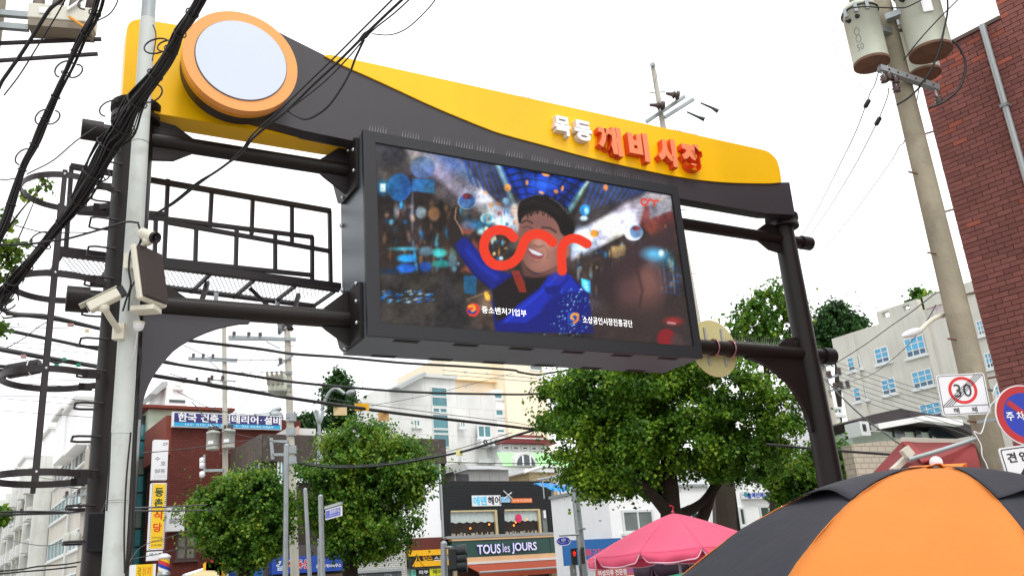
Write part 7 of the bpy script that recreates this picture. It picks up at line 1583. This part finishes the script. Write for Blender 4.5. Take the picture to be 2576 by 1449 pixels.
MB().bar(at(*TZ(1990, 215), 23) - g, at(*TZ(2180, 200), 23.2) - g, .16, .22).build('top_bracket', m_steel, t); MB().tube(at(*TZ(2055, 865), 22.9) - g, at(*TZ(1775, 880), 22.9) - g, .025, n=8).build('sign_arm', m_steel, t)
MB().tube(at(*TZ(2080, 780), 23) - g, at(*TZ(2082, 800), 23) - g, .125, n=14).build('collar', m_steel, t)
F7 = Fr(azdir(*TZ(1840, 950), 22.8), 85); A7 = Face(F7); bs_ = thing('street_name_sign', 'small blue rounded street name sign hanging from the signal pole arm', 'street sign', F7)
r = A7.rect(TZ(1742, 912), TZ(1938, 1002)); MB().prism(rbox(r[0] - .02, r[1] + .02, r[2] - .02, r[3] + .02, .13), .0, .03).build('plate', m_wsign, bs_); MB().prism(rbox(*r, .11), -.004, -.001).build('blue_field', M('street_sign_blue', ''), bs_)
letters(bs_, '등촌로', *sub(r, .33, .67, .45, .85), -.006, m_wsign, bold=.02); letters(bs_, 'Deungchon-ro', *sub(r, .25, .75, .18, .32), -.006, m_wsign); letters(bs_, '193', *sub(r, .06, .2, .35, .6), -.006, m_wsign); letters(bs_, '207', *sub(r, .8, .94, .35, .6), -.006, m_wsign)
r = A7.rect(TZ(1935, 1075), TZ(2025, 1285)); ps = thing('pedestrian_signal', 'black pedestrian signal with red standing figure lit', 'traffic light', F7)
MB().box(r[0], r[1], -.2, .05, r[2], r[3]).build('housing', M('signal_black', ''), ps); MB().box(r[0] - .02, r[1] + .02, -.32, -.2, r[3] - .02, r[3] + .01).build('hood', M('signal_black', ''), ps)
mr_ = M('red_lamp', 'ff2010', emit=1.6, var=0); cx = (r[0] + r[1]) / 2; zt = r[3] - (r[3] - r[2]) * .12; hh = (r[3] - r[2]) * .34
mb = MB(); mb.ball((cx, -.21, zt - hh * .1), hh * .11, n=10); mb.box(cx - hh * .16, cx + hh * .16, -.215, -.205, zt - hh * .62, zt - hh * .22); mb.box(cx - hh * .26, cx - hh * .18, -.215, -.205, zt - hh * .6, zt - hh * .24); mb.box(cx + hh * .18, cx + hh * .26, -.215, -.205, zt - hh * .6, zt - hh * .24); mb.box(cx - hh * .14, cx - hh * .03, -.215, -.205, zt - hh, zt - hh * .6); mb.box(cx + hh * .03, cx + hh * .14, -.215, -.205, zt - hh, zt - hh * .6)
mb.build('red_figure', mr_, ps)
r = A7.rect(TZ(2065, 1055), TZ(2122, 1275)); pc = thing('countdown_signal', 'narrow dark countdown unit fixed on the pedestrian signal pole', 'traffic light', F7); MB().box(r[0], r[1], -.3, -.1, r[2], r[3]).build('housing', M('signal_black', ''), pc)
for k in range(7): z = r[2] + (r[3] - r[2]) * (k + .5) / 7.5; MB().box(r[0] + .05, r[1] - .05, -.31, -.302, z, z + .06).build('bar_lamp', M('lamp_off', '3a3f38'), pc)
cbx = thing('control_box', 'grey control box low on the pedestrian signal pole', 'cabinet', F7); r = A7.rect(TZ(1935, 1290), TZ(2020, 1460)); MB().box(r[0], r[1], -.1, .2, r[2], r[3]).build('case', M('box_grey', '7d8080', rough=.6), cbx); MB().box(r[0] + .04, r[1] - .04, -.11, -.102, r[2] + .1, r[3] - .1).build('door', m_af, cbx)

# street lamps
lp = [(*Q(1, 2, x, y), 34) for x, y in ((658, 1600), (655, 1290), (690, 1180), (740, 1060), (790, 1008), (840, 1004), (905, 1050))]
P = pix(lp); lt = thing('street_lamp', 'silver curved street lamp in front of the dark conical tree', 'street lamp', loc=P[0] * 1.0); l_ = Vector(lt.location)
P2 = smooth_pts([p - l_ for p in P], 5); MB().path(P2, .065, 10).build('arm', m_steel, lt); MB().tube((0, 0, 0), (0, 0, -l_.z), .1, n=10).build('post', m_steel, lt)
c = P[1] - l_; MB().lathe([(.07, -.25), (.24, .25), (.07, .27)], 12, tuple(c)).build('cone_bracket', m_steel, lt)
a = at(*Q(1, 2, 925, 1048), 33.8) - l_; b = at(*Q(1, 2, 1008, 1030), 33.6) - l_; MB().path([a, a.lerp(b, .3), a.lerp(b, .7), b], [.05, .11, .11, .02], 12).build('lamp_head', m_af, lt)
P = pix(zq(3, 2, [(1800, 262), (1700, 295), (1620, 350), (1545, 425)], (9.7, 9.2))); lt = thing('street_lamp', 'white cobra head street lamp reaching left from the concrete pole', 'street lamp', loc=P[0]); l_ = Vector(lt.location)
MB().path(smooth_pts([p - l_ for p in P], 5), .025, 10).build('arm', m_camw, lt)
a = at(*Q(3, 2, 1550, 420), 9.2) - l_; b = at(*Q(3, 2, 1362, 480), 8.9) - l_; MB().path([a, a.lerp(b, .12), a.lerp(b, .4), a.lerp(b, .75), b], [.02, .035, .045, .036, .01], 14).build('lamp_head', m_wsign, lt)

# ================================================================ wires beyond the gate
LN = (
    ('uppermost of three thick cables passing under the curved bracket', zq(0, 2, [(-200, -60), (60, 235), (500, 285), (1000, 405), (1400, 470), (1870, 522), (2576, 605)], (8, 14)) + zq(1, 2, [(400, 655), (900, 690), (1500, 745), (2100, 780), (2576, 815)], (15, 20)) + zq(2, 2, [(120, 835), (300, 862), (420, 845), (620, 815)], (20, 21)), .026),
    ('middle of three thick cables crossing the whole picture left to right', zq(0, 2, [(-100, 380), (0, 405), (480, 505), (975, 608), (1620, 736), (2576, 884)], (9, 14)) + zq(1, 2, [(500, 945), (1230, 1010), (1800, 1042), (2576, 1057)], (15, 20)) + zq(2, 2, [(250, 1052), (440, 1040)], (20, 21)), .024),
    ('lowest and heaviest cable with small tags hanging below it', zq(0, 2, [(-100, 590), (0, 608), (440, 690), (970, 780), (1530, 870), (2576, 1040)], (9, 14)) + zq(1, 2, [(300, 1082), (880, 1168), (1400, 1240), (1900, 1300), (2576, 1378)], (15, 20)) + zq(2, 2, [(280, 1405), (600, 1440)], (20, 21)), .032),
    ('curved cable running from the thicker concrete pole over the middle tree to the upper right', zq(1, 3, [(440, 325), (700, 362), (1000, 368), (1400, 335), (1800, 265), (2080, 210), (2350, 130), (2576, 60)], (26, 21)) + zq(2, 3, [(120, 40), (330, -20)], (20.5, 20)), .03),
    ('thin companion wire just above the curved cable', zq(1, 3, [(440, 315), (800, 345), (1200, 335), (1700, 265), (2100, 165), (2576, 20)], (26, 21)), .009),
    ('thin level wire crossing the rooftop shed', zq(1, 3, [(1910, 312), (2200, 322), (2576, 328)], (34, 32)) + zq(2, 3, [(500, 325)], 30), .014),
    ('thin wire from the yellow tower down left to the street lamp', zq(1, 2, [(2576, 850), (2300, 920), (1750, 1060), (1200, 1165), (900, 1225)], (40, 33)), .010),
    ('upper of two thin wires over the cream tower', zq(1, 2, [(1880, 815), (2200, 845), (2576, 875)], (40, 40)) + zq(2, 2, [(300, 900)], 40), .012),
    ('lower of two thin wires over the cream tower', zq(1, 2, [(1880, 860), (2200, 882), (2576, 915)], (40, 40)) + zq(2, 2, [(300, 930)], 40), .012),
    ('thin messenger wire above the heaviest cable', zq(1, 2, [(700, 1090), (1000, 1135), (1500, 1200), (2000, 1265), (2576, 1335)], (16, 20)) + zq(2, 2, [(250, 1370)], 20), .007),
    ('tangled thinner cable above the upper thick cable at far left', zq(0, 2, [(60, 260), (300, 262), (520, 300), (760, 360), (1000, 408)], (11, 12)), .02),
    ('thin cable below it carrying small tags', zq(0, 2, [(40, 300), (250, 285), (600, 330), (880, 388), (1000, 395)], (11, 12)), .012),
    ('thin wire curving down left across the cage straps', zq(0, 2, [(480, 330), (380, 390), (220, 510), (60, 600)], (9, 9)), .006),
    ('bunched thin cable with green tags left of the gate post', zq(0, 2, [(440, 700), (560, 745), (700, 720), (850, 765), (970, 790)], (10, 10.5)), .013),
    ('long faint level wire at far left', zq(0, 2, [(-40, 385), (400, 395), (840, 405)], (14, 14)), .006),
    ('second long faint wire at far left', zq(0, 2, [(-40, 540), (500, 560), (975, 610)], (14, 14)), .005),
    ('upper of two dark cables before the balcony blocks', zq(0, 3, [(-40, 812), (300, 806), (660, 812), (860, 790)], (10, 10)) + zq(0, 3, [(1350, 770), (1700, 758), (2060, 735)], (12, 20)), .012),
    ('lower of two dark cables before the balcony blocks', zq(0, 3, [(-40, 840), (300, 830), (640, 820), (850, 800)], (10, 10)) + zq(0, 3, [(1300, 800), (1750, 797), (2130, 792)], (12, 20)), .012),
    ('thin pale wire slanting over the white blade sign', zq(0, 3, [(1400, 225), (1700, 200), (2050, 158), (2300, 122), (2576, 82)], (22, 30)), .012, ),
    ('thin wire with a small weight right of the red brick corner', zq(0, 3, [(1220, 1420), (1400, 1160), (1680, 1060), (1900, 985)], (18, 22)), .008),
    ('lower thin wire sweeping over the red brick wall', zq(0, 3, [(1200, 1300), (1500, 1240), (1690, 1195), (1950, 1130)], (18, 22)), .008),
    ('two bunched low cables at the far left bottom', zq(0, 3, [(-40, 1400), (200, 1380), (380, 1350), (640, 1330), (820, 1300)], (14, 14)), .012),
    ('low cable at far left bottom edge', zq(0, 3, [(-40, 1428), (250, 1400), (520, 1378), (760, 1350)], (14, 14)), .012),
    ('cable descending from the gate post end over the mint house to the lower right', zq(3, 2, [(560, 880), (640, 950), (760, 1080), (980, 1285), (1200, 1448)], (20, 15)) + zq(3, 3, [(1330, 130)], 14), .014),
    ('wire from the right beam end rising right to the concrete pole', zq(3, 2, [(575, 790), (720, 735), (1000, 560), (1250, 380), (1460, 235), (1680, 65), (1745, 40)], (22, 10.5)), .010),
    ('thin wire sagging between the grey block windows and the lamp', zq(3, 2, [(880, 920), (1040, 870), (1180, 780), (1380, 610), (1540, 430), (1620, 310), (1700, 170)], (24, 11)), .008),
    ('grey cable crossing behind the gate post above the orange parasol', zq(2, 3, [(2576, 140), (2700, 150)], (16, 16)) + zq(3, 3, [(400, 175), (700, 200), (1000, 222), (1260, 240)], (16, 15)), .022),
)
for lab, P, r in LN: cable('overhead_cable', lab, pix(P), r, m_black if r > .011 else m_wire)
for k in range(7):
    cable('overhead_cable', ('topmost', 'second', 'third', 'fourth', 'fifth', 'sixth', 'lowest')[k] + ' of the thin parallel wires fanning over the grey block facade', pix(zq(3, 2, [(700, 735 + k * 42), (1000, 830 + k * 50), (1400, 960 + k * 50), (1800, 1075 + k * 52), (2050, 1150 + k * 54)], (28, 20))), .008, m_wire, group='parallel wires over the grey block')
for k, (x, y) in enumerate(((760, 735), (780, 885), (690, 935), (820, 800))):
    pass
def tagbox(label, i, j, a, b, Y, mat, name='cable_tag'):
    F = Fr(azdir(*Q(i, j, *a), Y), 70); r = Face(F).rect(Q(i, j, *a), Q(i, j, *b)); o = MB().box(r[0], r[1], 0, .04, r[2], r[3]).build(name, mat); o.location = F.p0; o.rotation_euler = (0, 0, F.rz); return tag(o, label, 'tag')
m_ty = M('tag_cream', 'e8d2a2', rough=.5); m_ty2 = M('tag_yellow', 'ecb21c', rough=.5); m_tg = M('tag_green', '2aa882', rough=.5); m_tp = M('tag_pink', 'b99a96', rough=.6)
tagbox('cream caution plate hanging under the heaviest cable before the dark conical tree', 1, 2, (800, 1185), (930, 1262), 16.5, m_ty); tagbox('yellow caution plate on the heaviest cable, middle of the three', 1, 2, (1010, 1145), (1150, 1215), 17, m_ty2)
tagbox('tan caution plate hanging under the heaviest cable, rightmost of three', 1, 2, (1242, 1240), (1350, 1315), 17.5, M('tag_tan', 'd8b070')); tagbox('pale yellow tag on the curved cable before the stone building', 1, 3, (2015, 190), (2080, 250), 22.5, M('tag_pale', 'e6e29a'))
tagbox('left green cable tag beside the gate post', 0, 2, (540, 752), (580, 778), 10, m_tg); tagbox('upper green cable tag beside the gate post', 0, 2, (620, 690), (655, 715), 10, m_tg); tagbox('right green cable tag beside the gate post', 0, 2, (758, 748), (798, 775), 10.2, m_tg)
tagbox('small grey tag on the tangled cable left of the post', 0, 2, (670, 350), (730, 378), 11.5, m_tp); tagbox('small cream tag under the thin cable near the post', 0, 2, (845, 405), (882, 432), 11.8, m_ty); tagbox('pinkish tag under the heaviest cable at far left', 0, 2, (205, 660), (255, 690), 9.3, m_tp)
# splice closure at far left
a = at(*Q(0, 2, 60, 835), 9.2); b = at(*Q(0, 2, 400, 775), 9.2); sc_ = thing('splice_closure', 'black ribbed cylindrical cable closure with a white band at far left', 'cable closure', loc=a)
n = 15; P = []; rr = []
for k in range(n * 2): P.append((b - a) * (k / (n * 2 - 1))); rr.append(.082 if k % 2 else .076)
rr[0] = .05; rr[1] = .065; rr[-1] = .06
MB().path([p for p in P], rr, 20).build('body', m_black, sc_); MB().path([(b - a) * .72, (b - a) * .75], .085, 20).build('white_band', m_wsign, sc_)
for k in range(4): MB().path(smooth_pts([Vector((0, 0, -.06 + k * .04)), Vector((-.2, 0, -.08 + k * .05)), Vector((-.6, .1, -.12 + k * .03))], 4), .02, 6).build('cable_tail', m_black, sc_)

# ================================================================ parasols
m_or = M('orange_canvas', (.60, .195, .034), rough=.75, var=.05, vs=3, bump=.5, bs=7, spec=.3); m_bk = M('charcoal_canvas', '292a33', rough=.7, var=.12, vs=3, bump=.5, bs=7, spec=.4); m_pk = M('pink_canvas', 'e4587a', rough=.75, var=.04, vs=2, bump=.12, bs=8)
def parasol(label, A_, R_, drop, pw, n, a0, mats, tilt, vent=None, valance=0.0, piping=None, pole=m_steel, ballr=.04, sag=.04, wrinkle=.006, cap=None, seed=1, hgt=None):
    t = thing('parasol', label, 'parasol', loc=(A_.x, A_.y, 0)); H0 = A_.z; rot = Matrix.Translation((0, 0, H0)) @ Matrix.Rotation(-math.atan2(A_.x, A_.y), 4, 'Z') @ Matrix.Rotation(rad(tilt), 4, 'Y')
    r_ = random.Random(seed); SEG = 14; RI = 22
    def prof(f): return -drop * f ** pw
    for k in range(n):
        th0 = a0 + 360 / n * k; mb = MB(); vs = []; ph = r_.uniform(0, 6)
        for i in range(RI + 1):
            f = .03 + .97 * i / RI
            for j in range(SEG + 1):
                s = j / SEG; th = rad(th0 + 360 / n * s); sg_ = math.sin(PI * s); chord = 1 - (1 - math.cos(rad(180 / n))) * sg_ * .85
                z = prof(f) - sag * sg_ * f * f * 1.0 + wrinkle * math.sin(f * 26 + 5 * s + ph) * (.3 + abs(s - .5) * 1.6) * f
                rr = R_ * f * chord; vs.append((rr * math.sin(th), -rr * math.cos(th), z))
        mb.add(vs, [(i * (SEG + 1) + j, i * (SEG + 1) + j + 1, (i + 1) * (SEG + 1) + j + 1, (i + 1) * (SEG + 1) + j) for i in range(RI) for j in range(SEG)], 0, True)
        o = mb.build('canopy_panel', mats[k % len(mats)], t, M=rot); sd_ = o.modifiers.new('cloth', 'SOLIDIFY'); sd_.thickness = .003
        if valance:
            mb = MB(); vs = []; n2 = 24
            for j in range(n2 + 1):
                s = j / n2; th = rad(th0 + 360 / n * s); chord = 1 - (1 - math.cos(rad(180 / n))) * math.sin(PI * s) * .85; h_ = valance * min(1, (math.sin(PI * s) * 3.2) ** .8) * (1 + .06 * math.sin(s * 9 + ph)); zz = -drop - sag * math.sin(PI * s)
                rr = R_ * chord; vs += [(rr * math.sin(th), -rr * math.cos(th), zz), (rr * 1.005 * math.sin(th), -rr * 1.005 * math.cos(th), zz - h_ * .5), ((rr - .01 + .02 * math.sin(s * 12 + ph)) * math.sin(th), -(rr - .01 + .02 * math.sin(s * 12 + ph)) * math.cos(th), zz - h_)]
            mb.add(vs, [(3 * j + q, 3 * j + q + 1, 3 * j + q + 4, 3 * j + q + 3) for j in range(n2) for q in range(2)], 0, True); v_ = mb.build('valance', mats[k % len(mats)], t, M=rot); v_.modifiers.new('cloth', 'SOLIDIFY').thickness = .003
            if piping: MB().path([vs[3 * j + 2] for j in range(n2 + 1)], .009, 6).build('piping', piping, t, M=rot)
        elif piping:
            pts = []
            for j in range(17):
                s = j / 16; th = rad(th0 + 360 / n * s); chord = 1 - (1 - math.cos(rad(180 / n))) * math.sin(PI * s) * .85; pts.append((R_ * chord * math.sin(th), -R_ * chord * math.cos(th), -drop - sag * math.sin(PI * s)))
            MB().path(pts, .006, 6).build('piping', piping, t, M=rot)
        if piping is not None and vent:
            pts = []
            for i in range(14): f = .05 + .95 * i / 13; th = rad(th0); pts.append((R_ * f * math.sin(th), -R_ * f * math.cos(th), prof(f) + .003))
            MB().path(pts, .0035, 5).build('seam', piping, t, M=rot)
        if vent and (k % len(mats)) == vent[0]:
            mb = MB(); vs = []; V1 = vent[1]
            for i in range(13):
                f = .05 + (V1 - .05) * i / 12
                for j in range(SEG + 1):
                    s = j / SEG; th = rad(th0 + 360 / n * s); sg_ = math.sin(PI * s); chord = 1 - (1 - math.cos(rad(180 / n))) * sg_ * .85; fe = f * (1 + .10 * (i / 12) * (-sg_ * .6 + .08 * math.sin(9 * s + ph)))
                    vs.append((R_ * fe * chord * math.sin(th), -R_ * fe * chord * math.cos(th), prof(fe) + .012 + .045 * sg_ * (i / 12) ** 2 - sag * sg_ * f * f * .4))
            mb.add(vs, [(i * (SEG + 1) + j, i * (SEG + 1) + j + 1, (i + 1) * (SEG + 1) + j + 1, (i + 1) * (SEG + 1) + j) for i in range(12) for j in range(SEG)], 0, True)
            o = mb.build('vent_flap', mats[k % len(mats)], t, M=rot); o.modifiers.new('cloth', 'SOLIDIFY').thickness = .003
        th = rad(th0); MB().path([(R_ * f * math.sin(th), -R_ * f * math.cos(th), prof(f) - .02) for f in (.04, .3, .6, .85, .99)], .008, 6).build('rib', m_steel, t, M=rot)
    if cap is not None:
        mb = MB(); vs = [(0, 0, .03)]; m_ = 40
        for j in range(m_): a = 2 * PI * j / m_; rr = .14 * (1 + .2 * math.sin(4 * a + 1)); vs.append((rr * math.sin(a), -rr * math.cos(a), -.004 + .03 * math.sin(4 * a + 2) + .012 * math.sin(9 * a)))
        mb.add(vs, [(0, 1 + j, 1 + (j + 1) % m_) for j in range(m_)], 0, True); o = mb.build('top_cap', cap, t, M=rot); o.modifiers.new('cloth', 'SOLIDIFY').thickness = .004
    MB().ball((0, 0, ballr * 1.1), ballr, n=18).build('finial', M('finial_white', 'e6e4e8', rough=.35) if cap is not None else mats[0], t, M=rot)
    MB().tube((0, 0, 0), (0, 0, H0), .02, n=12).build('pole', pole, t); MB().lathe([(.25, 0), (.25, .12), (.05, .18)], 24).build('base', m_conc, t)
    return t
Ap = at(2357, 1181, 5.45)
parasol('big orange and charcoal striped parasol with white ball top filling the lower right corner', Ap, 1.92, 1.02, 2.0, 8, -28 - 0.0, [m_or, m_bk], 6, vent=(1, .47), piping=m_or, ballr=.038, cap=M('cap_orange', 'e88434', rough=.7, var=.1, vs=9), sag=.05, wrinkle=.011, seed=4)
Bp = at(1693, 1291, 12.85)
parasol('pink parasol with scalloped white edged valance standing before the white clinic', Bp, 1.27, .52, 1.22, 10, 13.8, [m_pk], 0, valance=.125, piping=M('piping_pale', 'e8bcd0'), ballr=.02, sag=.015, wrinkle=.002, seed=2)
Cp = at(1702, 1362, 15.6)
parasol('dark purple parasol half hidden below and behind the pink one', Cp, .78, .36, 1.3, 8, 10, [M('purple_canvas', '2e1a2c', rough=.8)], 0, valance=.16, piping=M('piping_purple', '6b4a5c'), ballr=.02, sag=.02, seed=3)
o = MB().path(smooth_pts([(0, 0, 0), (.01, -.02, .05), (-.04, -.03, .07)], 4), .008, 6).build('ribbon', M('ribbon_red', 'd02838')); o.location = Bp + Vector((0, 0, .04)); tag(o, 'small red ribbon tied on top of the pink parasol', 'ribbon')
gtp = MB(); P = [at(*q7(1590, 1500), 10.4), at(*q7(1600, 1445), 10.4), at(*q7(1840, 1395), 10.0), at(*q7(1900, 1460), 9.8)]
gtp.add([p - P[0] for p in P] + [p - P[0] + Vector((0, .02, .0)) for p in P], [(0, 1, 2, 3), (7, 6, 5, 4), (0, 4, 5, 1), (1, 5, 6, 2), (2, 6, 7, 3)]); o = gtp.build('tarpaulin', M('tarp_green', '1f8a6e', rough=.6)); o.location = P[0]; tag(o, 'green tarpaulin corner under the edge of the charcoal parasol panel', 'tarpaulin')
# small shop details low in the picture, left
tn = thing('shop_awning', 'cream awning slanting beside the left street tree with red and yellow flags above', 'awning', loc=at(*KZ(900, 1440), 30)); l_ = Vector(tn.location)
mb = MB(); pts = [at(*KZ(*p), Y) - l_ for p, Y in (((800, 1449), 29), ((1120, 1345), 31), ((1290, 1340), 31), ((1290, 1480), 29))]; mb.add(pts, [(0, 1, 2, 3)]); mb.build('canopy', M('awning_cream', 'cdbb8c', rough=.8), tn)
MB().tube(pts[0], pts[1], .07, n=8).build('front_tube', m_ww, tn)
for (x, y, c_) in ((1070, 1258, 'ecb21c'), (1110, 1235, 'c8281c'), (1150, 1265, 'c8281c'), (1215, 1268, 'ecb21c'), (1255, 1275, 'ecb21c')):
    q = at(*KZ(x, y), 30.5) - l_; MB().box(q.x, q.x + .28, q.y, q.y + .03, q.z - .4, q.z).build('flag', M('flag_' + c_, c_), tn)
bsn = thing('shop_sign', 'blue sign with red and white lettering low between the left tree and its trunk', 'sign', loc=at(*KZ(1430, 1449), 31)); l_ = Vector(bsn.location); q = at(*KZ(1600, 1355), 31) - l_
MB().box(0, q.x, 0, .2, -1, q.z).build('box', M('sign_blue', ''), bsn); 
bs2 = thing('shop_sign', 'plain blue sign low behind the left tree trunk, white script at its foot', 'sign', loc=at(*KZ(1700, 1449), 31.5)); l_ = Vector(bs2.location); q = at(*KZ(1885, 1310), 31.5) - l_
MB().box(0, q.x, 0, .2, -1, q.z).build('box', M('sign_azure', ''), bs2); 

# poles standing in the receding left street
def street_pole(label, u, vt, Y, r, boxes, bars):
    b = at(u, vt, Y); a = at(u - (1449 - vt) * .07, 1449, Y); g = a - (b - a) * (a.z / (b.z - a.z)); t = thing('utility_pole', label, 'utility pole', loc=g)
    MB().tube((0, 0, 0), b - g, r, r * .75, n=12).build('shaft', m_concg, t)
    for (x0, x1, y0, y1) in boxes:
        p = at((x0 + x1) / 2, y1, Y - .3) - g; h = (at((x0 + x1) / 2, y0, Y - .3) - g).z - p.z; w_ = (at(x1, y1, Y) - at(x0, y1, Y)).length / 2
        MB().lathe([(w_ * .95, 0), (w_, .05), (w_, h), (w_ * .5, h + .1)], 18, tuple(p)).build('transformer_tank', M('far_transformer', ''), t)
    for (x0, y0, x1, y1) in bars: 
        P_ = at(x0, y0, Y - .2) - g; Q_ = at(x1, y1, Y - .2) - g; MB().bar(P_, Q_, .09).build('crossarm', m_steel, t)
        for f in (.1, .5, .9): insul(None, P_.lerp(Q_, f), t, 1.2)
    return t
street_pole('pole with twin pale transformers in the receding left street beside the gate post', 222, 1130, 34, .14, ((157, 177, 1346, 1370), (177, 198, 1343, 1366)), ((155, 1225, 240, 1212), (160, 1250, 235, 1240), (170, 1290, 230, 1284)))
street_pole('steel pole with low transformer further down the left street', 60, 1240, 60, .17, ((38, 56, 1395, 1418),), ((20, 1290, 85, 1284), (25, 1312, 80, 1306)))
street_pole('twin grey poles against the balcony block at far left', 78, 1250, 66, .2, ((60, 76, 1398, 1420),), ((50, 1300, 95, 1296),))
for lab, P, r in (('dark wire web from the left street pole to the gate post', [(40, 1215, 50), (140, 1222, 36), (225, 1228, 33), (300, 1200, 30)], .02), ('sagging wire before the beige apartment windows', [(60, 1290, 55), (150, 1282, 36), (222, 1262, 34), (330, 1275, 30)], .02), ('low sagging wire across the left street', [(10, 1355, 55), (110, 1372, 40), (205, 1350, 34), (300, 1370, 30)], .02), ('thin wire climbing across the balcony blocks', [(0, 1160, 60), (100, 1200, 50), (222, 1210, 34)], .015)):
    cable('overhead_cable', lab, pix(P), r)

for k in range(8):
    y = 880 + k * 22; o = cable('faint_wire', ('topmost', 'second', 'third', 'fourth', 'fifth', 'sixth', 'seventh', 'lowest')[k] + ' of the faint level wires behind the left gate post and ladder cage', [at(-20, y - 12 + (k % 3) * 9, 15), at(130, y + (k % 2) * 8, 15), at(240, y + 10 + (k % 3) * 6, 15)], .005, m_wire, group='faint wires behind the ladder cage')
for k, (y0, y1) in enumerate(((905, 935), (940, 985), (985, 1052), (870, 905), (1010, 1120))):
    cable('faint_wire', ('second', 'third', 'fourth', 'uppermost', 'lowest')[k] + ' of the faint wires sagging between the poles under the curved bracket', [at(410 + k * 18, y0, 22), at(560, (y0 + y1) / 2 + 16, 28), at(735, y1, 33)], .012, m_wire, group='faint wires between the far poles')
for k in range(4):
    cable('faint_wire', ('leftmost', 'second from left', 'third from left', 'rightmost')[k] + ' faint slanting wire over the white rooftop house', [at(520 + k * 22, 1050, 44), at(590 + k * 22, 960, 42), at(650 + k * 30, 880 + k * 6, 38)], .012, m_wire, group='faint slanting wires over the rooftop house')
